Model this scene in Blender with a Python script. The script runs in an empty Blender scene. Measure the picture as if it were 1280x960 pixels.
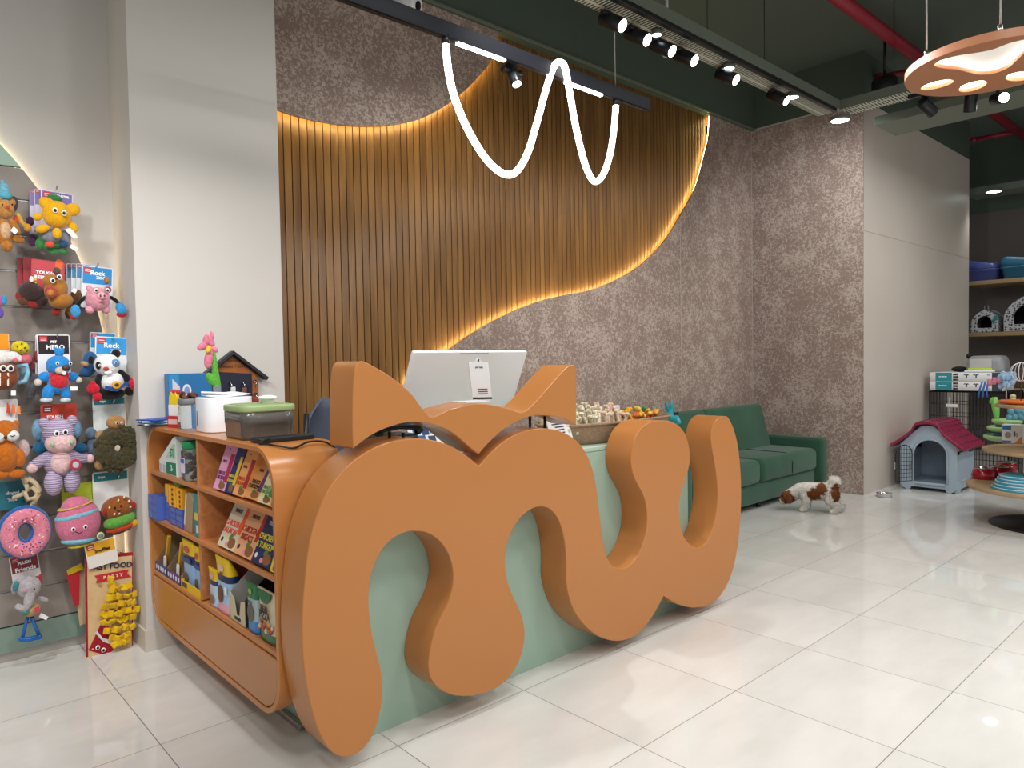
import bpy, bmesh, math, random
from mathutils import Vector, Matrix, Euler
from mathutils.geometry import tessellate_polygon
R = math.radians
PI = math.pi
rnd = random.Random(7)
sc = bpy.context.scene
COL = sc.collection

# ------------------------------------------------------------------ camera
CAM = Vector((-1.33648, -2.68428, 1.33282))
YAW, PIT, ROLL, FPX = 0.737845892, 0.0332457, -0.0166134, 895.219
_fw = Vector((math.sin(YAW) * math.cos(PIT), math.cos(YAW) * math.cos(PIT), -math.sin(PIT)))
_r0 = _fw.cross(Vector((0, 0, 1))).normalized()
_u0 = _r0.cross(_fw)
_r = _r0 * math.cos(ROLL) + _u0 * math.sin(ROLL)
_u = -_r0 * math.sin(ROLL) + _u0 * math.cos(ROLL)
cd = bpy.data.cameras.new('camera')
cam = bpy.data.objects.new('camera', cd)
COL.objects.link(cam)
cd.sensor_width = 36.0
cd.lens = FPX / 1280 * 36
cd.clip_start = 0.05
m3 = Matrix((_r, _u, -_fw)).transposed()
cam.matrix_world = Matrix.Translation(CAM) @ m3.to_4x4()
sc.camera = cam


def P(x, y, ax, val):
    """the point of the photograph (x, y) on the world plane ax = val"""
    d = _fw * FPX + _r * (x - 640) + _u * (480 - y)
    i = 'xyz'.index(ax)
    return CAM + d * ((val - CAM[i]) / d[i])


# ------------------------------------------------------------------ materials
def lin(h):
    h = h.lstrip('#')
    v = [int(h[i:i + 2], 16) / 255 for i in (0, 2, 4)]
    return tuple(c / 12.92 if c <= .04045 else ((c + .055) / 1.055) ** 2.4 for c in v) + (1,)


class NT:
    def __init__(s, m):
        s.t = m.node_tree
        s.n = s.t.nodes
        s.b = s.n['Principled BSDF']

    def node(s, typ, **kw):
        n = s.n.new(typ)
        for k, v in kw.items():
            if hasattr(n, k):
                setattr(n, k, v)
            else:
                n.inputs[k].default_value = v
        return n

    def link(s, a, b):
        s.t.links.new(a, b)

    def math(s, op, a, b=None):
        n = s.n.new('ShaderNodeMath')
        n.operation = op
        for i, v in enumerate((a, b)):
            if v is None:
                continue
            if isinstance(v, (int, float)):
                n.inputs[i].default_value = v
            else:
                s.link(v, n.inputs[i])
        return n.outputs[0]

    def mix(s, f, a, b):
        n = s.n.new('ShaderNodeMix')
        n.data_type = 'RGBA'
        for v, i in ((f, n.inputs[0]), (a, n.inputs[6]), (b, n.inputs[7])):
            if hasattr(v, 'is_linked') or hasattr(v, 'links'):
                s.link(v, i)
            else:
                i.default_value = v
        return n.outputs[2]

    def ramp(s, f, stops):
        n = s.n.new('ShaderNodeValToRGB')
        e = n.color_ramp.elements
        while len(e) < len(stops):
            e.new(0.5)
        for k, (p, c) in enumerate(stops):
            e[k].position = p
            e[k].color = c
        s.link(f, n.inputs[0])
        return n.outputs[0]


MATS = {}


def mat(name, hexc, rough=.5, metal=0.0, spec=.5, var=None, bump=None, sheen=0, emit=0, trans=0, coat=0, alpha=1, ior=1.45):
    """var = (scale, hex, amount[, stretch])   bump = (scale, strength)"""
    if name in MATS:
        return MATS[name]
    m = bpy.data.materials.new(name)
    m.use_nodes = True
    t = NT(m)
    b = t.b
    c = lin(hexc)
    b.inputs['Base Color'].default_value = c
    b.inputs['Roughness'].default_value = rough
    b.inputs['Metallic'].default_value = metal
    b.inputs['Specular IOR Level'].default_value = spec
    b.inputs['IOR'].default_value = ior
    if sheen:
        b.inputs['Sheen Weight'].default_value = sheen
    if coat:
        b.inputs['Coat Weight'].default_value = coat
        b.inputs['Coat Roughness'].default_value = .08
    if trans:
        b.inputs['Transmission Weight'].default_value = trans
    if alpha < 1:
        b.inputs['Alpha'].default_value = alpha
    if emit:
        b.inputs['Emission Color'].default_value = c
        b.inputs['Emission Strength'].default_value = emit
    if var or bump:
        tc = t.node('ShaderNodeTexCoord')
        src = tc.outputs['Object']
    if var:
        v = src
        if len(var) > 3:
            mp = t.node('ShaderNodeMapping')
            mp.inputs['Scale'].default_value = var[3]
            t.link(v, mp.inputs[0])
            v = mp.outputs[0]
        nz = t.node('ShaderNodeTexNoise', Scale=var[0], Detail=4.0)
        t.link(v, nz.inputs['Vector'])
        f = t.ramp(nz.outputs[0], [(.35, (0, 0, 0, 1)), (.65, (var[2],) * 3 + (1,))])
        t.link(t.mix(f, c, lin(var[1])), b.inputs['Base Color'])
    if bump:
        nz = t.node('ShaderNodeTexNoise', Scale=bump[0], Detail=3.0)
        t.link(src, nz.inputs['Vector'])
        bp = t.node('ShaderNodeBump', Strength=bump[1], Distance=.004)
        t.link(nz.outputs[0], bp.inputs['Height'])
        t.link(bp.outputs[0], b.inputs['Normal'])
    MATS[name] = m
    return m


_auto = {}


def C(hexc, rough=.55, **k):
    """plain paint / print of one colour"""
    key = (hexc, rough, tuple(sorted(k.items())))
    if key not in _auto:
        _auto[key] = mat('paint_%s_%d' % (hexc.strip('#'), len(_auto)), hexc, rough, **k)
    return _auto[key]


def plush(hexc, dark=None, sc_=160, st=.8):
    """soft pile fabric"""
    key = ('pl', hexc, dark, sc_)
    if key not in _auto:
        c = hexc.strip('#')
        if dark is None:
            dark = '#' + ''.join('%02x' % int(int(c[i:i + 2], 16) * .72) for i in (0, 2, 4))
        _auto[key] = mat('plush_%s_%d' % (c, len(_auto)), hexc, .95, spec=.15, var=(sc_ * .5, dark, .55), bump=(sc_, st), sheen=.3)
    return _auto[key]


# ------------------------------------------------------------------ mesh builder
WL = {}     # world base of every object that can be a parent


def rot(rx=0, ry=0, rz=0):
    return Euler((R(rx), R(ry), R(rz))).to_matrix().to_4x4()


def frame(o, u, v, w=None):
    u, v = Vector(u).normalized(), Vector(v).normalized()
    w = u.cross(v) if w is None else Vector(w)
    m = Matrix((u, v, w)).transposed().to_4x4()
    m.translation = Vector(o)
    return m


class MB:
    def __init__(s, X=None):
        s.V, s.F, s.MI, s.SM = [], [], [], []
        s.X = X or Matrix.Identity(4)
        s.mi = 0

    def add(s, vs, fs, smooth=True, M=None):
        X = s.X @ M if M is not None else s.X
        k = len(s.V)
        s.V += [X @ Vector(v) for v in vs]
        for i, f in enumerate(fs):
            s.F.append(tuple(j + k for j in f))
            s.MI.append(s.mi)
            s.SM.append(smooth if isinstance(smooth, bool) else smooth[i])

    def ell(s, c, r, M=None, nu=18, nv=11):
        if isinstance(r, (int, float)):
            r = (r, r, r)
        vs = [(0, 0, -1)]
        for j in range(1, nv):
            a = -PI / 2 + PI * j / nv
            for i in range(nu):
                b = 2 * PI * i / nu
                vs.append((math.cos(a) * math.cos(b), math.cos(a) * math.sin(b), math.sin(a)))
        vs.append((0, 0, 1))
        fs = [(0, 1 + (i + 1) % nu, 1 + i) for i in range(nu)]
        for j in range(nv - 2):
            for i in range(nu):
                a, b = 1 + j * nu + i, 1 + j * nu + (i + 1) % nu
                fs.append((a, b, b + nu, a + nu))
        t = len(vs) - 1
        o = 1 + (nv - 2) * nu
        fs += [(o + i, o + (i + 1) % nu, t) for i in range(nu)]
        D = Matrix.Diagonal((r[0], r[1], r[2], 1))
        T = Matrix.Translation(Vector(c))
        s.add(vs, fs, True, T @ (M if M is not None else Matrix.Identity(4)) @ D)

    def rings(s, rings, cap0=True, cap1=True, smooth=True, closed=False, capsmooth=False):
        n = len(rings[0])
        vs = [v for r_ in rings for v in r_]
        fs, sm = [], []
        m = len(rings)
        for j in range(m if closed else m - 1):
            for i in range(n):
                a, b = j * n + i, j * n + (i + 1) % n
                a2, b2 = ((j + 1) % m) * n + i, ((j + 1) % m) * n + (i + 1) % n
                fs.append((a, b, b2, a2))
                sm.append(smooth)
        if not closed:
            if cap0:
                fs.append(tuple(reversed(range(n))))
                sm.append(capsmooth)
            if cap1:
                fs.append(tuple((m - 1) * n + i for i in range(n)))
                sm.append(capsmooth)
        s.add(vs, fs, sm)

    def tube(s, pts, r, n=10, closed=False, caps=True, flat=1.0):
        pts = [Vector(p) for p in pts]
        m = len(pts)
        rr = [r] * m if isinstance(r, (int, float)) else r
        T = []
        for i in range(m):
            if closed:
                t = pts[(i + 1) % m] - pts[i - 1]
            else:
                t = pts[min(i + 1, m - 1)] - pts[max(i - 1, 0)]
            T.append(t.normalized())
        a = Vector((0, 0, 1)) if abs(T[0].z) < .9 else Vector((1, 0, 0))
        N = (a - T[0] * a.dot(T[0])).normalized()
        out = []
        for i in range(m):
            N = (N - T[i] * N.dot(T[i])).normalized()
            B = T[i].cross(N)
            out.append([pts[i] + (N * math.cos(2 * PI * k / n) + B * math.sin(2 * PI * k / n) * flat) * rr[i] for k in range(n)])
        s.rings(out, caps, caps, True, closed)

    def cyl(s, p0, p1, r0, r1=None, n=24, bev=0):
        p0, p1 = Vector(p0), Vector(p1)
        r1 = r0 if r1 is None else r1
        t = (p1 - p0).normalized()
        a = Vector((0, 0, 1)) if abs(t.z) < .9 else Vector((1, 0, 0))
        N = (a - t * a.dot(t)).normalized()
        B = t.cross(N)

        def ring(p, r_):
            return [p + (N * math.cos(2 * PI * k / n) + B * math.sin(2 * PI * k / n)) * r_ for k in range(n)]
        if bev:
            L = [ring(p0, r0 - bev), ring(p0 + t * bev, r0), ring(p1 - t * bev, r1), ring(p1, r1 - bev)]
        else:
            L = [ring(p0, r0), ring(p1, r1)]
        s.rings(L)

    def lathe(s, prof, c=(0, 0, 0), n=32, sx=1, sy=1, M=None, caps=True):
        c = Vector(c)
        L = []
        for r_, z in prof:
            ring = [Vector((r_ * math.cos(2 * PI * k / n) * sx, r_ * math.sin(2 * PI * k / n) * sy, z)) for k in range(n)]
            L.append([c + ((M @ v) if M is not None else v) for v in ring])
        s.rings(L, caps, caps)

    def box(s, c, d, M=None):
        x, y, z = d[0] / 2, d[1] / 2, d[2] / 2
        vs = [(-x, -y, -z), (x, -y, -z), (x, y, -z), (-x, y, -z), (-x, -y, z), (x, -y, z), (x, y, z), (-x, y, z)]
        fs = [(3, 2, 1, 0), (4, 5, 6, 7), (0, 1, 5, 4), (1, 2, 6, 5), (2, 3, 7, 6), (3, 0, 4, 7)]
        T = Matrix.Translation(Vector(c))
        s.add(vs, fs, False, T @ M if M is not None else T)

    def rbox(s, c, d, r, M=None, seg=3, rz=None):
        """rounded box; rz = radius of the vertical corners when larger than r"""
        hx, hy, hz = d[0] / 2, d[1] / 2, d[2] / 2
        r = min(r, hx * .99, hy * .99, hz * .99)
        rz = r if rz is None else min(rz, hx * .99, hy * .99)
        L = []
        lv = []
        for k in range(seg + 1):
            a = PI / 2 * k / seg
            lv.append((r * (1 - math.sin(a)), -hz + r * (1 - math.cos(a))))
        for k in range(seg, -1, -1):
            a = PI / 2 * k / seg
            lv.append((r * (1 - math.sin(a)), hz - r * (1 - math.cos(a))))
        ns = max(seg, 3)
        T = Matrix.Translation(Vector(c))
        if M is not None:
            T = T @ M
        for ins, z in lv:
            q = max(rz - ins, .0004)
            x, y = hx - ins, hy - ins
            ring = []
            for cx, cy, a0 in ((x - q, y - q, 0), (-x + q, y - q, 90), (-x + q, -y + q, 180), (x - q, -y + q, 270)):
                for k in range(ns + 1):
                    a = R(a0 + 90 * k / ns)
                    ring.append(T @ Vector((cx + q * math.cos(a), cy + q * math.sin(a), z)))
            L.append(ring)
        s.rings(L, capsmooth=True)

    def prism(s, pts, depth, M=None, bev=0, smooth=False, holes=()):
        """outline (u, v) extruded along w from 0 to depth"""
        M = M if M is not None else Matrix.Identity(4)
        loops = [list(pts)] + [list(h) for h in holes]

        def area(p):
            return sum(p[i - 1][0] * p[i][1] - p[i][0] * p[i - 1][1] for i in range(len(p)))
        if area(loops[0]) < 0:
            loops[0].reverse()
        for h in loops[1:]:
            if area(h) > 0:
                h.reverse()

        def inset(p, d):
            if not d:
                return p
            o, n = [], len(p)
            for i in range(n):
                a, b, c = Vector(p[i - 1]), Vector(p[i]), Vector(p[(i + 1) % n])
                e0, e1 = (b - a).normalized(), (c - b).normalized()
                n0, n1 = Vector((-e0.y, e0.x)), Vector((-e1.y, e1.x))
                k = n0 + n1
                l = max(k.length_squared / 2, .3)
                o.append(tuple(b + k * (d / l)))
            return o
        lv = [(0, bev), (bev, 0), (depth - bev, 0), (depth, bev)] if bev else [(0, 0), (depth, 0)]
        if bev and smooth and depth > 8 * bev:
            lv = [(0, bev), (bev * .3, bev * .3), (bev, 0), (bev * 1.6, 0), (depth - bev * 1.6, 0), (depth - bev, 0), (depth - bev * .3, bev * .3), (depth, bev)]
        vs, fs, sm = [], [], []
        caps = [[], []]
        for lp in loops:
            n = len(lp)
            k0 = len(vs)
            for w, ins in lv:
                vs += [(p[0], p[1], w) for p in inset(lp, ins)]
            for j in range(len(lv) - 1):
                for i in range(n):
                    a, b = k0 + j * n + i, k0 + j * n + (i + 1) % n
                    fs.append((a, b, b + n, a + n))
                    sm.append(smooth)
            caps[0].append(range(k0, k0 + n))
            caps[1].append(range(k0 + (len(lv) - 1) * n, k0 + len(lv) * n))
        for e in (0, 1):
            idx = [i for l_ in caps[e] for i in l_]
            if len(loops) == 1 and len(idx) < 5:
                fs.append(tuple(idx) if e else tuple(reversed(idx)))
                sm.append(False)
            else:
                tri = tessellate_polygon([[Vector((vs[i][0], vs[i][1], 0)) for i in l_] for l_ in caps[e]])
                for t in tri:
                    q = [idx[i] for i in t]
                    p = [vs[i] for i in q]
                    ar = (p[1][0] - p[0][0]) * (p[2][1] - p[0][1]) - (p[2][0] - p[0][0]) * (p[1][1] - p[0][1])
                    if abs(ar) < 1e-14:
                        continue
                    if (ar > 0) != bool(e):
                        q.reverse()
                    fs.append(tuple(q))
                    sm.append(False)
        s.add(vs, fs, sm, M)

    def build(s, name, mats, parent=None):
        if not isinstance(mats, (list, tuple)):
            mats = [mats]
        lo = Vector([min(v[i] for v in s.V) for i in range(3)])
        hi = Vector([max(v[i] for v in s.V) for i in range(3)])
        c = Vector(((lo.x + hi.x) / 2, (lo.y + hi.y) / 2, lo.z))
        me = bpy.data.meshes.new(name)
        me.from_pydata([v - c for v in s.V], [], s.F)
        for m in mats:
            me.materials.append(m)
        me.polygons.foreach_set('material_index', s.MI)
        me.polygons.foreach_set('use_smooth', s.SM)
        me.update()
        o = bpy.data.objects.new(name, me)
        COL.objects.link(o)
        if parent is not None:
            o.parent = parent
            o.location = c - WL[parent.name]
        else:
            o.location = c
        WL[o.name] = c
        return o


def tag(o, label=None, cat=None, group=None, kind=None):
    for k, v in (('label', label), ('category', cat), ('group', group), ('kind', kind)):
        if v:
            o[k] = v
    return o


def thing(name, loc, label, cat, group=None):
    o = bpy.data.objects.new(name, None)
    o.empty_display_size = .05
    COL.objects.link(o)
    o.location = loc
    WL[o.name] = Vector(loc)
    return tag(o, label, cat, group)


def struct(m, name, mats):
    return tag(m.build(name, mats), kind='structure')


def text(s, size, M, m, parent, name='lettering', align='CENTER', ext=.0006, bold=0, sx=1, shear=0):
    cu = bpy.data.curves.new('t', 'FONT')
    cu.body = s
    cu.size = size
    cu.align_x = align
    cu.align_y = 'CENTER'
    cu.extrude = ext
    cu.offset = bold
    cu.shear = shear
    cu.resolution_u = 3
    to = bpy.data.objects.new('t', cu)
    COL.objects.link(to)
    dg = bpy.context.evaluated_depsgraph_get()
    me = bpy.data.meshes.new_from_object(to.evaluated_get(dg))
    bpy.data.objects.remove(to)
    bpy.data.curves.remove(cu)
    b = MB(M @ Matrix.Diagonal((sx, 1, 1, 1)))
    b.add([tuple(v.co) for v in me.vertices], [tuple(p.vertices) for p in me.polygons], False)
    bpy.data.meshes.remove(me)
    if not b.V:
        return None
    return b.build(name, m, parent)


def spline(pts, step=6, closed=True, corners=()):
    """Catmull-Rom through 2-D/3-D points; corners keep their kink"""
    n = len(pts)
    V = [Vector(p) for p in pts]
    out = []
    for i in range(n if closed else n - 1):
        p1, p2 = V[i], V[(i + 1) % n]
        if closed:
            p0, p3 = V[i - 1], V[(i + 2) % n]
        else:
            p0, p3 = V[max(i - 1, 0)], V[min(i + 2, n - 1)]
        if i in corners:
            p0 = p1
        if (i + 1) % n in corners:
            p3 = p2
        l1 = max((p1 - p0).length, 1e-9)
        for k in range(step):
            t = k / step
            t2, t3 = t * t, t * t * t
            out.append(tuple(.5 * (2 * p1 + (p2 - p0) * t + (2 * p0 - 5 * p1 + 4 * p2 - p3) * t2 + (3 * p1 - p0 - 3 * p2 + p3) * t3)))
    if not closed:
        out.append(tuple(V[-1]))
    return out


def arc(c, r, a0, a1, n=12):
    return [(c[0] + r * math.cos(R(a0 + (a1 - a0) * k / n)), c[1] + r * math.sin(R(a0 + (a1 - a0) * k / n))) for k in range(n + 1)]


def oval(c, a, b, n=28, ang=0):
    ca, sa = math.cos(R(ang)), math.sin(R(ang))
    return [(c[0] + a * math.cos(2 * PI * k / n) * ca - b * math.sin(2 * PI * k / n) * sa,
             c[1] + a * math.cos(2 * PI * k / n) * sa + b * math.sin(2 * PI * k / n) * ca) for k in range(n)]


def rrect(w, h, r, n=4, c=(0, 0)):
    o = []
    for sx, sy, a in ((1, 1, 0), (-1, 1, 90), (-1, -1, 180), (1, -1, 270)):
        o += arc((c[0] + sx * (w / 2 - r), c[1] + sy * (h / 2 - r)), r, a, a + 90, n)
    return o


FRONT = lambda x, y, z: frame((x, y, z), (1, 0, 0), (0, 0, 1))          # faces -Y: u = X, v = Z, w = -Y
# ------------------------------------------------------------------ room materials
def tile_mat():
    m = bpy.data.materials.new('floor_tiles')
    m.use_nodes = True
    t = NT(m)
    g = t.node('ShaderNodeNewGeometry')
    sp = t.node('ShaderNodeSeparateXYZ')
    t.link(g.outputs['Position'], sp.inputs[0])
    line = None
    cell = []
    for k, size in ((0, .6), (1, .5946)):
        q = t.math('DIVIDE', sp.outputs[k], size)
        fr = t.math('FRACT', q)
        d = t.math('ABSOLUTE', t.math('SUBTRACT', fr, .5))
        ln = t.math('GREATER_THAN', d, .5 - .0026)
        cell.append(t.math('FLOOR', q))
        line = ln if line is None else t.math('MAXIMUM', line, ln)
    cv = t.node('ShaderNodeCombineXYZ')
    t.link(cell[0], cv.inputs[0])
    t.link(cell[1], cv.inputs[1])
    wn = t.node('ShaderNodeTexWhiteNoise')
    t.link(cv.outputs[0], wn.inputs[0])
    ad = t.node('ShaderNodeVectorMath')
    ad.operation = 'MULTIPLY_ADD'
    t.link(wn.outputs['Color'], ad.inputs[0])
    ad.inputs[1].default_value = (20, 20, 20)
    t.link(g.outputs['Position'], ad.inputs[2])
    mp = t.node('ShaderNodeMapping')
    mp.inputs['Scale'].default_value = (1, 2.6, 1)
    t.link(ad.outputs[0], mp.inputs[0])
    nz = t.node('ShaderNodeTexNoise', Scale=1.6, Detail=6.0, Roughness=.6)
    t.link(mp.outputs[0], nz.inputs['Vector'])
    base = t.ramp(nz.outputs[0], [(.3, lin('#d8d5cf')), (.5, lin('#e0ded9')), (.72, lin('#e8e6e2'))])
    t.link(t.mix(line, base, lin('#7d7872')), t.b.inputs['Base Color'])
    t.link(t.ramp(line, [(0, (.03, .03, .03, 1)), (1, (.6, .6, .6, 1))]), t.b.inputs['Roughness'])
    t.b.inputs['Specular IOR Level'].default_value = .62
    return m


def paper_mat():
    m = bpy.data.materials.new('mottled_wallpaper')
    m.use_nodes = True
    t = NT(m)
    g = t.node('ShaderNodeNewGeometry')
    nz = t.node('ShaderNodeTexNoise', Scale=44.0, Detail=5.0, Roughness=.62, Distortion=1.2)
    t.link(g.outputs['Position'], nz.inputs['Vector'])
    n2 = t.node('ShaderNodeTexNoise', Scale=5.0, Detail=3.0)
    t.link(g.outputs['Position'], n2.inputs['Vector'])
    s = t.math('ADD', nz.outputs[0], t.math('MULTIPLY', t.math('SUBTRACT', n2.outputs[0], .5), .35))
    f = t.ramp(s, [(.49, (0, 0, 0, 1)), (.55, (.8, .8, .8, 1)), (.66, (1, 1, 1, 1))])
    t.link(t.mix(f, lin('#917b70'), lin('#bfaea2')), t.b.inputs['Base Color'])
    t.link(t.ramp(f, [(0, (.6, .6, .6, 1)), (1, (.38, .38, .38, 1))]), t.b.inputs['Roughness'])
    bp = t.node('ShaderNodeBump', Strength=.35, Distance=.004)
    t.link(f, bp.inputs['Height'])
    t.link(bp.outputs[0], t.b.inputs['Normal'])
    return m


def wood_mat(name, c0, c1, c2, pitch=None, axis='Z', rough=.38):
    m = bpy.data.materials.new(name)
    m.use_nodes = True
    t = NT(m)
    g = t.node('ShaderNodeNewGeometry')
    vec = g.outputs['Position']
    mp = t.node('ShaderNodeMapping')
    mp.inputs['Scale'].default_value = {'Z': (13, 13, 1.0), 'Y': (30, 1.5, 30), 'X': (1.5, 30, 30)}[axis]
    if pitch:
        sp = t.node('ShaderNodeSeparateXYZ')
        t.link(vec, sp.inputs[0])
        k = t.math('FLOOR', t.math('DIVIDE', sp.outputs[0], pitch))
        cv = t.node('ShaderNodeCombineXYZ')
        t.link(k, cv.inputs[0])
        wn = t.node('ShaderNodeTexWhiteNoise')
        t.link(cv.outputs[0], wn.inputs[0])
        ad = t.node('ShaderNodeVectorMath')
        ad.operation = 'MULTIPLY_ADD'
        t.link(wn.outputs['Color'], ad.inputs[0])
        ad.inputs[1].default_value = (9, 9, 9)
        t.link(vec, ad.inputs[2])
        vec = ad.outputs[0]
    t.link(vec, mp.inputs[0])
    nz = t.node('ShaderNodeTexNoise', Scale=1.0, Detail=5.0, Roughness=.6, Distortion=.8)
    t.link(mp.outputs[0], nz.inputs['Vector'])
    c = t.ramp(nz.outputs[0], [(.28, lin(c0)), (.5, lin(c1)), (.74, lin(c2))])
    if pitch:
        f = t.math('MULTIPLY', wn.outputs['Value'], .45)
        c = t.mix(f, c, lin(c0))
    t.link(c, t.b.inputs['Base Color'])
    t.b.inputs['Roughness'].default_value = rough
    return m


M_tile = tile_mat()
M_paper = paper_mat()
M_slat = wood_mat('slat_wood', '#6c4925', '#8e6536', '#a87c45', .05)
M_wood = wood_mat('shelf_wood', '#a8683c', '#bb7846', '#c98754', None, 'Y', .35)
M_beige = mat('beige_stone_panel', '#d0c6bb', .42, var=(1.5, '#c9beb2', .6))
M_plaster = mat('warm_white_paint', '#cfcac4', .6)
M_green = mat('dark_green_paint', '#4b594c', .8)
M_ceil = mat('ceiling_green_paint', '#59645a', .85)
M_black = mat('black_metal', '#17181a', .38)
M_tray = mat('grey_green_steel', '#6d7468', .5)
M_chrome = mat('chrome', '#d0d0d0', .15, metal=1)
M_steel = mat('brushed_steel', '#b5b5b3', .35, metal=1)
M_white = mat('white_plastic', '#e9e9ea', .35)
M_dark = mat('dark_gap', '#1a1512', .9)
M_brown = mat('far_wall_paint', '#665e57', .8)

# ------------------------------------------------------------------ shell
b = MB()
b.box((3.5, -2.5, -.05), (18, 10, .1))
struct(b, 'floor', M_tile)
b = MB()
b.box((3.5, -2.5, 4.2), (18, 10, .1))
struct(b, 'ceiling', M_ceil)

# pillar at the end of the counter, with its plinth
b = MB()
b.box((-.0365, 1.12, 2.075), (.707, .40, 4.15))
struct(b, 'wall_pillar', M_plaster)
b = MB()
b.box((-.0365, 1.12, .05), (.727, .42, .10))
struct(b, 'baseboard_pillar', M_beige)
b = MB()
b.box((-2.7, 1.30, 2.075), (4.62, .10, 4.15))
struct(b, 'wall_left', M_plaster)

# back wall: wallpapered leaf with the wavy opening, wood recessed behind it
YB, YW = 1.2, 1.245
up_px = [(345, 136.5), (384, 149), (427.5, 156.6), (458, 158), (489, 156.6), (524, 149), (550, 136.5), (576, 118), (598, 96), (613, 76.5), (624, 46)]
lo_px = [(888, 146.5), (886, 170), (882, 188), (871.5, 227.5), (863, 247), (850, 270), (830, 302), (800, 332), (770, 350), (740, 362), (700, 370), (670, 378),
         (640, 390), (610, 405), (585, 420), (560, 438), (540, 452), (520, 471), (505, 488)]
up = [(p.x, p.z) for p in (P(x, y, 'y', YB) for x, y in up_px)]
lo = [(p.x, p.z) for p in (P(x, y, 'y', YB) for x, y in lo_px)]
up[-1] = (up[-1][0], 3.68)
lo[0] = (lo[0][0], 3.68)
up = [(.2, up[0][1] + .07)] + up
lo = lo + [(1.06, .8), (.97, .45), (.94, 0)]
upc = [(a, c) for a, c in spline(up, 6, False)]
loc = [(a, c) for a, c in spline(lo, 6, False)]
def interp(c, x):
    c = sorted(c)
    if x <= c[0][0]:
        return c[0][1]
    for (x0, z0), (x1, z1) in zip(c, c[1:]):
        if x <= x1:
            return z0 + (z1 - z0) * (x - x0) / max(x1 - x0, 1e-6)
    return c[-1][1]


FB = FRONT(0, YB + .012, 0)
b = MB()
b.prism(upc + [(.2, 3.68)], .012, FB)
struct(b, 'wall_back_upper', M_paper)
b = MB()
b.prism(loc + [(5.64, 0), (5.64, 3.68)], .012, FB)
struct(b, 'wall_back', M_paper)
b = MB()
b.box((2.6, 1.33, 2.075), (6.2, .10, 4.15))
struct(b, 'wall_back_core', M_dark)
b = MB()
b.box((2.66, 1.23, 3.915), (5.97, .10, .47))
struct(b, 'wall_back_bulkhead', M_green)
b = MB()
b.box((2.66, 1.172, 3.69), (5.97, .016, .016))
struct(b, 'trim_1', M_tray)
for k, x in ((2, 4.335), (3, 5.632)):
    b = MB()
    zt_ = 3.68 if k == 3 else interp(loc, x) - .005
    b.box((x, 1.199, zt_ / 2), (.006, .004, zt_))
    struct(b, 'trim_%d' % k, mat('seam_strip', '#b8ada5', .5))


b = MB()
x = .25
while x < 4.9:
    zt = min(3.68, interp(upc, x + .02) + .08) if x < upc[-1][0] else 3.68
    zb = max(0, interp(loc, x + .02) - .09) if x > .95 else 0
    if x > 4.86:
        zb = 2.9
    b.rbox((x + .0232, YW + .006, (zt + zb) / 2), (.0447, .012, zt - zb), .0016, seg=1)
    x += .05
wp = tag(b.build('slatted_wood_panel', M_slat), 'walnut-brown vertical slat wood panel with wavy outline on the back wall', 'wall panel')

M_led = mat('warm_led', '#ffdf92', emit=22)
for curve, off, nm, lb in ((upc, .016, 'led_strip', 'warm glowing strip light along the hollow upper curve of the wood panel'),
                           (loc[:108], .016, 'led_strip', 'warm glowing strip light along the long lower edge of the wood panel')):
    pts = []
    for i, (a, c) in enumerate(curve):
        p, q = curve[max(i - 1, 0)], curve[min(i + 1, len(curve) - 1)]
        d = Vector((q[0] - p[0], q[1] - p[1])).normalized()
        n = Vector((-d.y, d.x)) if curve is upc else Vector((-d.y, d.x))
        pts.append((a + n.x * off, YB + .022, c + n.y * off))
    b = MB()
    b.tube(pts, .005, 6)
    tag(b.build(nm, M_led), lb, 'strip light', 'strip lights round the wood panel')

# wallpapered return wall and the beige block in front of the shelves
b = MB()
b.box((7.236, .70, 1.85), (3.168, 1.25, 3.70))
struct(b, 'wall_right', M_beige)
b = MB()
b.box((5.646, .6375, 1.84), (.012, 1.125, 3.68))
struct(b, 'wall_return', M_paper)
b = MB()
b.box((7.236, .70, 3.925), (3.168, 1.25, .45))
struct(b, 'wall_right_upper', M_green)
for k, z in ((4, 2.49),):
    b = MB()
    b.box((7.23, .0745, z), (3.18, .003, .003))
    struct(b, 'trim_%d' % k, mat('panel_joint', '#a39d95', .7))
b = MB()
b.box((9.95, -1.5, 1.6), (.1, 7, 3.2))
struct(b, 'wall_far', M_brown)
b = MB()
b.box((9.95, -1.5, 3.675), (.1, 7, .95))
struct(b, 'wall_far_upper', M_green)
# ------------------------------------------------------------------ reception desk
M_or = mat('orange_lacquer', '#bd7c43', .26, spec=.5)
M_teal = mat('sage_green_laminate', '#a3bfae', .45)
YL, YT = -.63, -.475
desk = thing('reception_desk', (.88, -.2, 0), 'sage green reception counter with big orange wavy letters and cat-ear crest', 'reception desk')
b = MB()
b.box((.921, YT + .012, .449), (2.038, .024, .898))
b.box((-.086, -.13, .449), (.024, .666, .898))
b.box((-.14, -.13, .072), (.084, .666, .144))
b.box((1.928, -.13, .449), (.024, .666, .898))
b.build('body', M_teal, desk)
b = MB()
b.rbox((.922, -.137, .910), (2.04, .665, .022), .004)
b.build('worktop', mat('worktop_sage', '#b4cabb', .4), desk)
b = MB()
b.box((.921, .0, .72), (1.98, .36, .025))
b.build('staff_shelf', mat('dark_board', '#3a3431', .6), desk)
b = MB()
b.rbox((-.195, -.03, .012), (.022, .47, .024), .004)
b.build('floor_rail', M_steel, desk)

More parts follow.
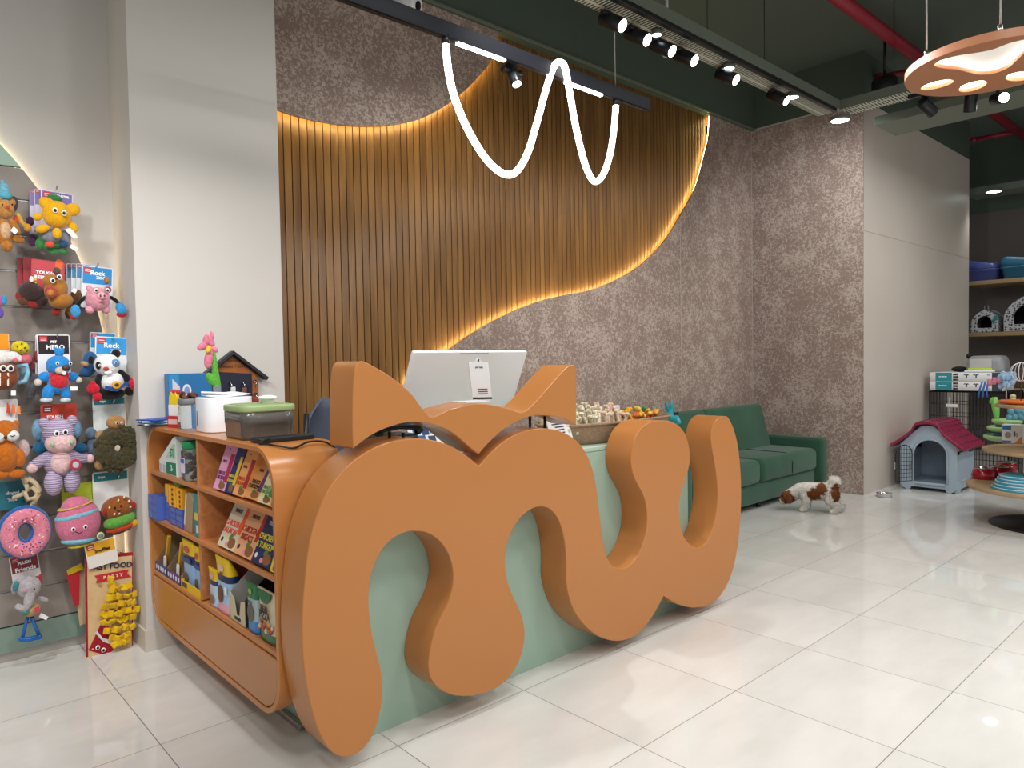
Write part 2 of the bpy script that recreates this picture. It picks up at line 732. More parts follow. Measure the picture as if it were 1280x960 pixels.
Z7 = lambda q: [(350 + x * .5415, 440 + y * .5415) for x, y in q]
left = Z7([(460, 263), (428, 237), (392, 216), (350, 203), (305, 200), (250, 209), (200, 231), (152, 268), (112, 318), (86, 375), (68, 440), (58, 520), (52, 600),
           (52, 680), (60, 760), (76, 835), (98, 893), (122, 925), (150, 935), (180, 926), (205, 900), (224, 860), (235, 810), (237, 770), (232, 730), (222, 690),
           (212, 645), (206, 600), (205, 560), (210, 520), (222, 482), (241, 450), (266, 427), (295, 415), (321, 414), (346, 420), (370, 438), (388, 464), (398, 495),
           (400, 522), (396, 552), (385, 585), (370, 615), (357, 645), (348, 680), (343, 715), (345, 743), (356, 765), (375, 782), (400, 792), (428, 795), (460, 790),
           (495, 778), (525, 755), (547, 725), (560, 690), (565, 655), (562, 625), (553, 595), (540, 568), (528, 538), (521, 505), (519, 475), (525, 440), (540, 405),
           (560, 378), (584, 361), (605, 357), (625, 364), (642, 385), (653, 415), (659, 450), (661, 490), (661, 530), (668, 567), (682, 602), (705, 632), (735, 656),
           (770, 667), (800, 664), (830, 648), (855, 618), (873, 588), (886, 563), (901, 573), (920, 583), (950, 590), (985, 586), (1010, 570), (1030, 542),
           (1045, 505), (1055, 460), (1062, 400), (1065, 330), (1063, 270), (1057, 215), (1047, 176)])
ZB = lambda q: [(740 + x * .20833, 500 + y * .20833) for x, y in q]
u_px = ZB([(818, 106), (798, 97), (775, 99), (750, 115), (728, 150), (715, 205), (717, 260), (726, 315), (736, 370), (745, 430), (752, 500), (755, 570), (750, 650),
           (736, 730), (715, 800), (690, 850), (662, 875), (632, 884), (595, 870), (563, 838), (544, 798), (530, 740), (524, 670), (526, 605), (540, 540), (561, 480), (580, 412),
           (589, 345), (582, 275), (562, 207), (525, 158), (475, 130), (420, 123), (362, 130), (312, 155), (272, 202), (246, 272), (235, 350), (240, 412), (256, 468), (281, 518),
           (304, 560), (321, 610), (330, 670), (331, 735), (323, 800), (304, 865)])
v_px = Z7([(832, 458), (818, 482), (800, 497), (784, 499), (768, 493), (757, 478), (749, 452), (743, 415), (737, 365), (731, 318), (722, 272), (707, 234), (685, 205), (655, 186), (620, 177), (585, 178),
           (545, 190), (510, 212), (482, 238)])
pxs = left + u_px + v_px
i1 = left.index(Z7([(886, 563)])[0])
pts = [(p.x, p.z) for p in (P(x, y, 'y', YL) for x, y in pxs)]
outl = spline(pts, 4, True, (0, i1))
b = MB()
b.prism(outl, -YL + YT - .001, frame((0, YT - .001, 0), (1, 0, 0), (0, 0, 1), (0, -1, 0)), bev=.003, smooth=True)
b.build('letter_sign', M_or, desk)

ea = [(380 + x / 6, 420 + y / 6) for x, y in [(371, 845), (367, 760), (365, 680), (364, 600), (365, 500), (368, 400), (377, 280), (388, 228), (408, 199), (434, 188), (462, 195),
      (520, 226), (600, 272), (700, 340), (770, 398), (820, 450), (870, 520), (910, 572), (940, 599), (965, 606), (992, 600), (1040, 577), (1100, 549), (1200, 525)]]
eb = [(560 + x / 6, 420 + y / 6) for x, y in [(180, 510), (240, 507), (310, 512), (380, 525), (450, 545), (510, 565), (548, 573), (583, 562), (620, 533), (680, 470), (740, 400), (800, 333),
      (850, 278), (890, 238), (915, 219), (940, 215), (957, 229), (962, 300), (963, 420), (963, 560), (962, 668), (920, 645), (870, 622), (810, 606), (760, 598), (700, 594), (650, 597), (600, 608),
      (540, 632), (480, 662), (420, 700), (360, 750), (300, 808), (262, 850), (233, 884), (205, 868), (165, 835), (120, 797), (60, 745), (0, 705)]]
ec = [(380 + x / 6, 420 + y / 6) for x, y in [(1020, 680), (960, 661), (900, 649), (845, 645), (800, 646), (750, 652), (700, 663), (640, 682), (580, 706), (520, 736), (460, 775), (410, 813)]]
px = ea + eb + ec
pts = [(p.x, p.z) for p in (P(x, y, 'y', YL) for x, y in px)]
c1 = len(ea) + 20
c2 = len(ea) + 34
b = MB()
b.prism(spline(pts, 4, True, (0, c1, c2)), .155, frame((0, YT, 0), (1, 0, 0), (0, 0, 1), (0, -1, 0)), bev=.003, smooth=True)
ears = b.build('cat_ear_crest', M_or, desk)
for x, y in ((424 + 80, 553), (487, 552), (662.5, 530), (681, 530)):
    p = P(x, y, 'y', -.55)
    b = MB()
    b.cyl((p.x, -.55, p.z - .06), (p.x, -.55, p.z + .035), .006, n=10)
    b.build('post', M_black, desk)

# monitor (seen from behind), leaning
mon = thing('computer_monitor', (.68, -.12, .922), 'white back of a computer monitor above the orange cat-ear crest', 'monitor')
tz, ty, bz, by = 1.372, -.245, 1.05, -.10
up_v = Vector((0, ty - by, tz - bz)).normalized()
out_v = Vector((1, 0, 0)).cross(up_v)      # towards the customers
xm0, xm1 = .343, .985
cm = Vector(((xm0 + xm1) / 2, (ty + by) / 2, (tz + bz) / 2))
H = (Vector((0, ty, tz)) - Vector((0, by, bz))).length
Mm = frame(cm, (1, 0, 0), up_v)
b = MB(Mm)
b.prism(rrect(xm1 - xm0, H, .008), .022, Matrix.Translation((0, 0, -.022)), bev=.003, smooth=True)
b.build('housing', mat('silver_white', '#f4f5f7', .35), mon)
b = MB(Mm)
b.prism(rrect(xm1 - xm0 - .02, H - .03, .004), .002, Matrix.Translation((0, .005, -.024)))
b.build('screen', mat('screen_glass', '#15171b', .1), mon)
b = MB(Mm)
b.box((0, H / 2 - .006, .001), (.16, .006, .002))
b.build('top_vent', mat('vent_grey', '#b9bbc0', .5), mon)
b = MB()
b.tube([(.66, -.13, 1.15), (.66, -.07, 1.08), (.66, -.03, .98), (.66, -.02, .93)], .02, 12, flat=2.2)
b.rbox((.66, -.06, .928), (.2, .16, .012), .004, rz=.03)
b.build('stand', mat('silver_white', '#f4f5f7'), mon)

# tent card with its payment code left blank
qr = thing('counter_card', P(593, 500, 'y', -.52), 'white counter card on an L-shaped stand on top of the orange crest', 'card stand')
p0, p1, p2 = P(590.5, 499, 'y', -.545), P(614.5, 498.5, 'y', -.545), P(585, 452, 'y', -.575)
uu, vv = (p1 - p0), (p2 - p0)
w_, h_ = uu.length, vv.length
Mq = frame(p0, uu, vv)
b = MB(Mq)
b.prism([(0, 0), (w_, 0), (w_, h_)] + arc((w_ * .5, h_), w_ * .16, 0, 180, 8) + [(0, h_)], .003)
b.build('card', M_white, qr)
b = MB(Mq)
b.box((w_ / 2, .004, .0037), (w_, .008, .001))
b.build('black_band', M_black, qr)
text('plxl labs', .012, Mq @ Matrix.Translation((w_ / 2, h_ * .86, .0035)), M_black, qr)
b = MB(Mq)
b.ell((w_ / 2, h_ * 1.03, .003), (.0045, .005, .001), nu=10, nv=6)
b.ell((w_ / 2 + .003, h_ * 1.06, .003), (.003, .003, .001), nu=8, nv=6)
b.build('bird_logo', M_black, qr)
for k, (yy, col) in enumerate(((.15, '#3b5c9c'), (.21, '#555555'), (.27, '#555555'))):
    b = MB(Mq)
    b.box((w_ * .56, h_ * yy, .0035), (w_ * .5, .0045, .0006))
    b.build('print_line', C(col), qr)
q = P(585, 500, 'y', -.535)
b = MB()
b.rbox((q.x + .03, -.515, q.z - .008), (.12, .09, .005), .001)
b.build('foot', M_white, qr)

# things lying on the worktop behind the letters
ZT = .922
pq = P(492, 548, 'y', -.22)
px_ = pq.x
hs = thing('desk_phone', (px_, -.2, ZT), 'black desk phone seen under the cat-ear crest', 'phone')
b = MB()
b.rbox((px_, -.20, ZT + .06), (.19, .16, .12), .02, rz=.03)
b.build('phone_body', M_black, hs)
b = MB()
b.tube([(px_ - .10, -.26, ZT + .125), (px_ - .08, -.26, ZT + .15), (px_, -.26, ZT + .156), (px_ + .08, -.26, ZT + .15), (px_ + .10, -.26, ZT + .125)], [.022, .018, .014, .018, .022], 12)
b.build('handset', mat('handset_black', '#0f1012', .25), hs)
b = MB()
b.tube(spline([(px_ - .08, -.22, ZT + .1), (px_ - .13, -.2, ZT + .12), (px_ - .16, -.16, ZT + .06), (px_ - .17, -.1, ZT + .012)], 5, False), .006, 8)
b.build('phone_cord', M_black, hs)
lq = P(521, 549, 'y', -.16)
lf = thing('leaflet', (lq.x + .07, -.12, ZT), 'white leaflet with blue pictures propped up beside the black desk phone', 'leaflet')
Ml = frame((lq.x, -.16, ZT + .004), (1, -.05, 0), (0, .5, 1))
b = MB(Ml)
b.prism(rrect(.19, .14, .003, c=(.085, .07)), .003)
b.build('sheet', M_white, lf)
for x, y, c in ((.03, .118, '#3a74b8'), (.075, .113, '#20406e'), (.115, .118, '#4c8fd0'), (.05, .078, '#2d5f9e'), (.1, .073, '#32465c')):
    b = MB(Ml)
    b.box((x, y, .0035), (.036, .034, .001))
    b.build('picture', C(c), lf)
qc = thing('price_card', P(712, 545, 'y', -.4), 'white printed card leaning beside the wicker basket on the counter', 'card')
Mc = frame(P(690, 556, 'y', -.42), (1, .15, 0), (0, .35, 1))
b = MB(Mc)
b.prism(rrect(.17, .11, .003, c=(.085, .055)), .003)
b.build('card', M_white, qc)
for k in range(4):
    b = MB(Mc)
    b.box((.075 + .01 * (k % 2), .09 - k * .014, .0035), (.09 - .02 * (k % 2), .006, .0006))
    b.build('print_line', C('#26303f'), qc)

# basket of chew bones
def wicker():
    m = bpy.data.materials.new('wicker')
    m.use_nodes = True
    t = NT(m)
    tc = t.node('ShaderNodeTexCoord')
    ck = t.node('ShaderNodeTexBrick', Scale=60.0)
    for k, v in (('Color1', lin('#b79a7c')), ('Color2', lin('#9a7f63')), ('Mortar', lin('#6b553f'))):
        ck.inputs[k].default_value = v
    mp = t.node('ShaderNodeMapping')
    mp.inputs['Rotation'].default_value = (R(90), 0, 0)
    t.link(tc.outputs['Object'], mp.inputs[0])
    t.link(mp.outputs[0], ck.inputs[0])
    t.link(ck.outputs[0], t.b.inputs['Base Color'])
    bp = t.node('ShaderNodeBump', Strength=.8, Distance=.003)
    t.link(ck.outputs['Fac'], bp.inputs['Height'])
    t.link(bp.outputs[0], t.b.inputs['Normal'])
    t.b.inputs['Roughness'].default_value = .8
    return m


M_wick = wicker()
bc = Vector((1.52, -.27, ZT))
bk = thing('wicker_basket', bc, 'long oval wicker basket of chew bones and toys on the counter', 'basket')
n = 48
hx, hy, hh = .46, .165, .095
prof = [(.90, 0), (.94, .02), (.97, .05), (1.0, hh - .006), (1.0, hh), (.97, hh), (.96, hh - .006), (.92, .03), (.88, .014)]


def oring(k, z, ex=2.6):
    o = []
    for i in range(n):
        a = 2 * PI * i / n
        ca, sa = math.cos(a), math.sin(a)
        o.append(bc + Vector((hx * k * math.copysign(abs(ca) ** (2 / ex), ca), hy * k * math.copysign(abs(sa) ** (2 / ex), sa), z)))
    return o


b = MB()
b.rings([oring(k, z) for k, z in prof])
b.build('basket_body', M_wick, bk)
b = MB()
b.tube(oring(1.0, hh), .008, 8, True)
b.build('rim', M_wick, bk)
bone_cols = [('#efe4c8', 'cream'), ('#e6dcc0', 'pale beige'), ('#d9d6b4', 'greenish cream'), ('#f0ccb4', 'pink'), ('#ecdabb', 'sand')]


def bone(c, d, L, hexc, r=.011):
    d = Vector(d).normalized()
    s_ = d.cross(Vector((0, 0, 1)))
    if s_.length < .1:
        s_ = Vector((1, 0, 0))
    s_.normalize()
    q = MB()
    e = Vector(c)
    q.tube([e + d * (L * (t - .5)) for t in (0, .25, .5, .75, 1)], [r, r * .85, r * .8, r * .85, r], 8)
    for t in (-.5, .5):
        for g in (-1, 1):
            q.ell(e + d * (L * t) + s_ * (g * r * .75), r * 1.15, nu=8, nv=6)
    return q


lab = {'cream': 'cream chew bone at the near end of the wicker basket', 'pale beige': 'pale beige chew bone at the near end of the wicker basket',
       'greenish cream': 'greenish speckled chew bone at the near end of the wicker basket', 'pink': 'pinkish chew bone in the middle of the wicker basket', 'sand': 'sandy chew bone in the middle of the wicker basket'}
for k in range(90):
    x = bc.x - .41 + .46 * (k % 30) / 29 + rnd.uniform(-.012, .012)
    y = bc.y + (-.085 + .08 * (k // 30)) + rnd.uniform(-.02, .02)
    z = ZT + .098 + rnd.uniform(-.012, .03) + .012 * (k // 30)
    if x > bc.x - .14:
        cx = rnd.choice(bone_cols[3:])
    else:
        cx = rnd.choice(bone_cols[:3])
    o = bone((x, y, z), (rnd.uniform(-.5, .5), rnd.uniform(-.4, .4), rnd.choice((-1, 1)) * rnd.uniform(.6, 1.4)), .07, cx[0], .0088).build('chew_bone', plush(cx[0], None, 120, .5))
    tag(o, lab[cx[1]], 'dog chew', '%s chew bones in the basket' % cx[1])
ys = [('#e9a92c', 'orange-yellow'), ('#3f8a55', 'green'), ('#e7c85a', 'pale yellow'), ('#dd6a34', 'red-orange')]
lab2 = {c: '%s chew stick at the far end of the wicker basket' % c for _, c in ys}
for k in range(44):
    x = bc.x + .06 + .34 * (k % 30) / 29 + rnd.uniform(-.01, .01)
    y = bc.y + (-.075 if k < 22 else .03) + rnd.uniform(-.02, .02)
    z = ZT + .098 + rnd.uniform(-.005, .03)
    cx = ys[(k * 7) % 4 if k % 3 else 0]
    o = bone((x, y, z), (rnd.uniform(-1, 1), rnd.uniform(-.6, .6), rnd.uniform(-.5, .9)), .05, cx[0], .009).build('chew_stick', C(cx[0], .5))
    tag(o, lab2[cx[1]], 'dog chew', '%s chew sticks in the basket' % cx[1])
# white tray lid behind the sticks and the turquoise bag holder on the basket's end
b = MB()
b.rbox((1.6, -.115, ZT + .125), (.42, .02, .05), .008)
tag(b.build('white_tray', M_white), 'white plastic tray standing behind the yellow chew sticks', 'tray')
bs = thing('scoop_toy', P(832, 530, 'y', -.24), 'turquoise scoop toy with little ears on the far end of the basket', 'pet toy')
M_tq = mat('turquoise_plastic', '#1f9aa6', .35)
c0 = P(838, 524, 'y', -.24)
b = MB(Matrix.Translation(c0) @ rot(60, 0, 25))
b.lathe([(.028, -.05), (.04, -.03), (.046, .0), (.05, .04), (.046, .04), (.04, .0), (.03, -.04)], n=24)
b.build('cup', M_tq, bs)
for dx, ang in ((-.035, -28), (.012, 8)):
    b = MB()
    b.ell(c0 + Vector((dx, .0, .075)), (.011, .008, .032), rot(0, ang, 0), 12, 8)
    b.build('ear', M_tq, bs)
for dx in (-.022, .004):
    b = MB()
    b.ell(c0 + Vector((dx, -.045, .035)), (.011, .006, .012), None, 10, 7)
    b.build('eye', M_black, bs)

# office chair behind the desk
ch = thing('office_chair', (.22, .45, 0), 'grey mesh office chair behind the counter by the slatted wood', 'office chair')
M_mesh = mat('blue_grey_mesh', '#565d70', .85, bump=(400, .6))
Mc = Matrix.Translation((.36, .5, 0)) @ rot(0, 0, 20)
b = MB(Mc)
g = []
for j in range(9):
    z = .72 + .44 * j / 8
    w = .2 * (.9, .95, 1, 1, .98, .94, .86, .70, .40)[j]
    g.append((z, w))
f_, bk_ = [], []
rings_ = []
for z, w in g:
    o = []
    for i in range(13):
        a = -1 + 2 * i / 12
        o.append(Vector((a * w, .03 - .05 * (1 - a * a) * .0 + .06 * (-(a * a)) + .02 * math.sin((z - .5) * 4), z)))
    o2 = [v + Vector((0, .014, 0)) for v in reversed(o)]
    rings_.append([Mc.inverted() @ (Mc @ v) for v in o + o2])
b.rings(rings_)
b.build('backrest', M_mesh, ch)
b = MB(Mc)
b.tube([(-.19, -.015, .72), (-.195, -.012, .9), (-.18, -.01, 1.1)], .012, 8)
b.tube([(.19, -.015, .72), (.195, -.012, .9), (.18, -.01, 1.1)], .012, 8)
b.tube([(0, .06, .5), (0, .07, .62), (0, .05, .8)], .025, 10)
b.build('back_frame', M_black, ch)
b = MB(Mc)
b.rbox((0, -.22, .47), (.46, .44, .08), .03, rz=.08)
b.build('seat', M_mesh, ch)
for g_ in (-1, 1):
    b = MB(Mc)
    b.tube([(g_ * .2, -.1, .47), (g_ * .26, -.1, .5), (g_ * .26, -.12, .66)], .014, 8)
    b.rbox((g_ * .26, -.16, .675), (.07, .26, .03), .012)
    b.build('armrest', M_black, ch)
b = MB(Mc)
b.cyl((0, -.2, .09), (0, -.2, .44), .028)
for k in range(5):
    a = 2 * PI * k / 5
    b.tube([(0, -.2, .1), (.28 * math.cos(a), -.2 + .28 * math.sin(a), .07)], [.025, .016], 8)
b.build('base', M_black, ch)
for k in range(5):
    a = 2 * PI * k / 5
    b = MB(Mc)
    p = Vector((.28 * math.cos(a), -.2 + .28 * math.sin(a), .027))
    b.cyl(p - Vector((.02, 0, 0)), p + Vector((.02, 0, 0)), .027, n=16)
    b.build('caster', M_black, ch)
# ------------------------------------------------------------------ open display shelf at the end of the counter
XF, XB = -.365, -.105
Y0, Y1, Z0, Z1 = -.468, .917, .155, 1.06
FX = lambda x, y=0, z=0: frame((x, y, z), (0, -1, 0), (0, 0, 1))      # faces -X: u = -Y, v = Z, w = -X
cyz = (-(Y0 + Y1) / 2, (Z0 + Z1) / 2)
sh = thing('display_shelf', (-.23, .22, Z0), 'orange rounded display shelf unit full of pet treats at the end of the counter', 'shelf unit')
b = MB()
b.prism(rrect(Y1 - Y0, Z1 - Z0, .14, 10, cyz), XB - XF, FX(XB), bev=.002, smooth=True, holes=[rrect(Y1 - Y0 - .036, Z1 - Z0 - .036, .122, 10, cyz)])
b.build('shell', M_or, sh)
b = MB()
b.prism(rrect(Y1 - Y0 - .03, Z1 - Z0 - .03, .125, 10, cyz), .008, FX(XB))
b.build('back_panel', M_wood, sh)
ZS = (.852, .635, .385)
for z in ZS:
    b = MB()
    b.rbox(((XF + XB) / 2 + .002, (Y0 + Y1) / 2, z - .009), (XB - XF - .012, Y1 - Y0 - .03, .018), .002, seg=2)
    b.build('shelf_board', M_wood, sh)
b = MB()
b.rbox(((XF + XB) / 2 + .003, .272, (Z1 + .385) / 2 - .008), (XB - XF - .014, .018, Z1 - .385 - .026), .002, seg=2)
b.build('divider', M_wood, sh)
q = [p for p in rrect(Y1 - Y0 - .044, Z1 - Z0 - .044, .118, 10, cyz) if p[1] < .3]
q = [(-Y1 + .022, .362)] + q[: len(q)] + [(-Y0 - .022, .362)]
b = MB()
b.prism(q, .02, FX(XF + .023), bev=.002)
b.build('flap_door', M_or, sh)

TREAT = 'treat packs on the counter shelf'


def pbox(name, label, cat, group, bl, br, tl, depth, front, floor, X=-.352, rough=.45, h=None):
    """a pack whose front stands on three points of the photograph on the plane X, let down on its shelf"""
    A, B = P(*bl, 'x', X), P(*br, 'x', X)
    v = P(*tl, 'y', A.y) - A        # it leans back into the shelf
    B.z = A.z
    if h:
        v = v.normalized() * h
    u = B - A
    un = (u - v * (u.dot(v) / v.length_squared))
    w, hh = un.length, v.length
    Mb = frame(A, un, v)
    low = min((Mb @ Vector((a, c_, d))).z for a in (0, w) for c_ in (0, hh) for d in (0, -depth))
    Mb.translation.z += floor - low + .0005
    c_ = Mb @ Vector((w / 2, 0, -depth / 2))
    t = thing(name, c_, label, cat, group)
    b = MB(Mb)
    b.prism(rrect(w, hh, .002, 2, (w / 2, hh / 2)), depth, Matrix.Translation((0, 0, -depth)), bev=.0008)
    b.build('carton', front if not isinstance(front, str) else C(front, rough), t)
    return t, Mb, w, hh


def patch(t, Mb, x0, y0, x1, y1, col, name='print_patch', z=.0006):
    b = MB(Mb)
    b.prism([(x0, y0), (x1, y0), (x1, y1), (x0, y1)], .0008, Matrix.Translation((0, 0, z - .0006)))
    return b.build(name, C(col, .45), t)


def blob(t, Mb, c, a, b_, col, name='print_picture', ang=0, th=.0009):
    b = MB(Mb)
    b.prism(oval(c, a, b_, 14, ang), th)
    return b.build(name, C(col, .5), t)


row1 = [((266, 607), (280, 612), (281, 560), '#e2a0c6', '#b3264e', '#7a2a5c', 'pink treat box with a magenta edge, first of the tilted row on the top shelf'),
        ((280, 612), (290, 617), (296, 563), '#1f2f66', '#e6c61f', '#e6d84a', 'navy treat box with yellow print in the tilted row on the top shelf'),
        ((290, 616), (304, 621), (308, 566), '#efa65f', '#a8281e', '#d2452a', 'light orange treat box with a red edge in the tilted row on the top shelf'),
        ((304, 620), (321, 626), (330, 571), '#e09a58', '#6b2a63', '#3a2a26', 'brownish orange treat box with a purple edge in the tilted row on the top shelf'),
        ((321, 626), (336, 630), (341, 578), '#e2d5a6', '#3f8a4a', '#5b9a48', 'cream treat box with a green edge near the end of the top shelf row'),
        ((336, 630), (342, 632.5), (349, 588), '#e59a55', '#c9732f', '#a54a2a', 'orange treat box at the very end of the top shelf row')]
for i, (bl, br, tl, f, s_, tx, lb) in enumerate(row1):
    t, Mb, w, h = pbox('treat_box', lb, 'treat box', TREAT, bl, br, tl, .03, f, ZS[0], h=(.175, .172, .17, .168, .15, .12)[i])
    patch(t, Mb, w * .68, h * .18, w * .985, h * (.80 if i < 4 else .7), s_, 'coloured_edge')
    for g_ in range(2):
        text('CHICKEN' if g_ else 'TREATS', w * .17, Mb @ Matrix.Translation((w * .34, h * (.36 - .1 * g_), .0012)), C(tx, .5), t, bold=.0002)
    text('DOG TREATS'[:3], w * .14, Mb @ Matrix.Translation((w * .34, h * .62, .0012)), C('#3b3030', .5), t)
    blob(t, Mb, (w * .66, h * .10), w * .26, h * .075, '#8a5a30')
    blob(t, Mb, (w * .52, h * .17), w * .12, h * .04, '#5d8a34')
    blob(t, Mb, (w * .42, h * .9), w * .05, h * .02, '#3b3030', 'emblem')
row2 = [((271, 676), (291, 685), (290, 633), '#d8ccb0', '#e05a20', '#e0594d', 'cream treat box with an orange edge, first of the big boxes on the middle shelf'),
        ((291, 685), (313, 697), (310, 641), '#e3a778', '#b02a25', '#b3342a', 'salmon treat box with a red edge in the middle of the middle shelf'),
        ((313, 697), (336, 710), (332, 648), '#1c2956', '#d9b81f', '#e6d23a', 'navy treat box with yellow print near the end of the middle shelf'),
        ((336.5, 709), (342.5, 712.5), (352, 655), '#e3c52a', '#c9982a', '#7a4a1f', 'yellow treat box at the very end of the middle shelf')]
for i, (bl, br, tl, f, s_, tx, lb) in enumerate(row2):
    t, Mb, w, h = pbox('treat_box', lb, 'treat box', TREAT, bl, br, tl, .03, f, ZS[1], h=.178 if i < 3 else .15)
    patch(t, Mb, w * .8, h * .35, w * .99, h * .98, s_, 'coloured_edge')
    if i < 3:
        text('CHICKEN', w * .19, Mb @ Matrix.Translation((w * .4, h * .52, .0012)), C(tx, .5), t, bold=.0005)
        text(('SALMON', 'BREAST', '& TURKEY')[i], w * .19, Mb @ Matrix.Translation((w * .4, h * .36, .0012)), C(tx, .5), t, bold=.0005)
        text('TREATS', w * .12, Mb @ Matrix.Translation((w * .42, h * .8, .0012)), C('#4a3a36' if i < 2 else '#d8dbe6', .5), t, bold=.0003)
        blob(t, Mb, (w * .16, h * .15), w * .06, h * .05, '#3b3030' if i < 2 else '#e8e8e8', 'pet_emblem')
    blob(t, Mb, (w * .74, h * .14), w * .2, h * .11, '#8a5a30')
    blob(t, Mb, (w * .6, h * .27), w * .13, h * .05, '#55862f', ang=35)
    blob(t, Mb, (w * .5, h * .09), w * .09, h * .05, '#df8f9a')


def pouch(name, label, group, bl, br, top, thick, floor, bands, X=-.345):
    """stand-up pouch: bands = (from, to, colour) up its height, its body bulging and pinched at the top seal"""
    A, B = P(*bl, 'x', X), P(*br, 'x', X)
    w = abs(A.y - B.y)
    h = P(bl[0], top, 'x', X).z - A.z
    yc = (A.y + B.y) / 2
    t = thing(name, (X, yc, floor), label, 'treat pouch', group)
    NZ = 16
    ring = []
    for j in range(NZ + 1):
        z = h * j / NZ
        f = (1 - (j / NZ) ** 3) * .9 + .1
        d = thick * f * (1 if j else .85)
        ww = w * (1 - .05 * math.sin(PI * j / NZ))
        o = []
        for i in range(24):
            a = 2 * PI * i / 24
            ca, sa = math.cos(a), math.sin(a)
            o.append(Vector((X + d / 2 - d / 2 * math.copysign(abs(ca) ** .55, ca), yc + ww / 2 * math.copysign(abs(sa) ** .6, sa), floor + .0005 + z)))
        ring.append(o)
    for k, (a, c_, col) in enumerate(bands):
        j0, j1 = round(a * NZ), round(c_ * NZ)
        b = MB()
        b.rings(ring[j0:j1 + 1], cap0=(j0 == 0), cap1=(j1 == NZ))
        b.build('pouch_front' if k == 0 else 'printed_band', C(col, .3), t)
    return t, frame((X - .002, yc, floor), (0, -1, 0), (0, 0, 1)), w, h


G3 = 'treat pouches on the bottom shelf'
t, Mb, w, h = pouch('treat_pouch', 'narrow yellow and pale blue treat pouch standing against the shelf divider', G3, (261, 754), (271, 760), 707, .06, ZS[2],
                    [(0, .55, '#b9cbe0'), (.55, .68, '#2b3566'), (.68, 1, '#e8c11c')])
blob(t, Mb, (0, h * .8), w * .24, h * .07, '#d9a7a0')
blob(t, Mb, (0, h * .2), w * .28, h * .12, '#8d6a52')
t, Mb, w, h = pouch('treat_pouch', 'yellow topped treat pouch with a dog picture in a pink cornered carton', G3, (270, 768), (287, 776), 700, .07, ZS[2],
                    [(0, .2, '#e8a9b9'), (.2, .55, '#a9c4e4'), (.55, .66, '#20325e'), (.66, 1, '#ecc620')])
blob(t, Mb, (-.01, h * .34), w * .2, h * .16, '#6a4a38')
blob(t, Mb, (0, h * .8), w * .2, h * .07, '#e2c0a8')
blob(t, Mb, (.004, h * .72), w * .1, h * .03, '#9a4a4a', th=.0016)
patch(t, Mb, w * .22, h * .36, w * .4, h * .5, '#f2f2f4')
# grey cardboard dispenser with a cut-out front
A, B = P(288, 775, 'x', -.345), P(307, 783, 'x', -.345)
Wd = abs(A.y - B.y)
dp = thing('cardboard_dispenser', (-.27, (A.y + B.y) / 2, ZS[2]), 'empty grey cardboard dispenser with a cut-out front on the bottom shelf', 'carton')
Md = frame((-.345, A.y, ZS[2] + .0005), (0, -1, 0), (0, 0, 1))
b = MB(Md)
f = [(0, 0), (Wd, 0), (Wd, .095), (Wd * .72, .085), (Wd * .62, .03), (Wd * .42, .03), (Wd * .3, .085), (0, .105)]
b.prism(f, .002, Matrix.Translation((0, 0, -.002)))
b.build('front_panel', C('#cdbf9f', .7), dp)
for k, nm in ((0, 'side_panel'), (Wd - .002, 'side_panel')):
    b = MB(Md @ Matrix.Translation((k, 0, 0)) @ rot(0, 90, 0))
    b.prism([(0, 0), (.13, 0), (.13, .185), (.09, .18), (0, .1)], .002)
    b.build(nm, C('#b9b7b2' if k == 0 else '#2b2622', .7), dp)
b = MB(Md)
b.box((Wd / 2, .09, -.13), (Wd, .18, .002))
b.build('rear_panel', C('#7d6a52', .8), dp)
b = MB(Md)
b.box((Wd / 2, .001, -.065), (Wd, .002, .13))
b.build('bottom_panel', C('#7d6a52', .8), dp)
b = MB(Md)
b.prism(rrect(Wd * .4, .012, .002, 3, (Wd * .5, .017)), .0008)
b.build('dark_label', C('#2d3a30', .6), dp)
t, Mb, w, h = pouch('treat_pouch', 'slim green topped treat pouch with a dog photo and blue foot', G3, (308, 783), (321, 790), 722, .05, ZS[2],
                    [(0, .27, '#2d7fbe'), (.27, .68, '#a8b6b6'), (.68, 1, '#23724a')])
blob(t, Mb, (0, h * .4), w * .3, h * .17, '#6c6259')
blob(t, Mb, (0, h * .83), w * .16, h * .05, '#9bb84a')
text('ADULT', .014, Mb @ Matrix.Translation((0, h * .62, .003)), C('#38484a'), t)
t, Mb, w, h = pouch('treat_pouch', 'cream bag with green crown and pizza bites picture at the end of the bottom shelf', G3, (322, 790), (345, 806), 727, .07, ZS[2],
                    [(0, .2, '#3d6b45'), (.2, 1, '#d8c7a2')])
b = MB(Mb)
b.prism([(-w * .34, h * .99), (-w * .3, h * .86), (-w * .12, h * .77), (w * .12, h * .77), (w * .3, h * .86), (w * .4, h * .99)], .004)
b.build('green_crown', C('#27663f', .4), t)
for k, s_ in enumerate(('REAL', 'PIZZA')):
    text(s_, .034 + .004 * k, Mb @ Matrix.Translation((0, h * (.64 - .12 * k), .004)), C('#3a2c22'), t, bold=.0006, sx=.8)
for k in range(14):
    b = MB(Mb)
    b.ell((-w * .36 + w * .74 * ((k * 5) % 14) / 13, h * (.22 + .16 * ((k * 3) % 7) / 6), .002), (.009, .008, .004), None, 8, 5)
    b.build('pizza_bite', C(('#c06a3a', '#a8452e', '#d8a878', '#e0cdb0')[k % 4], .5), t)
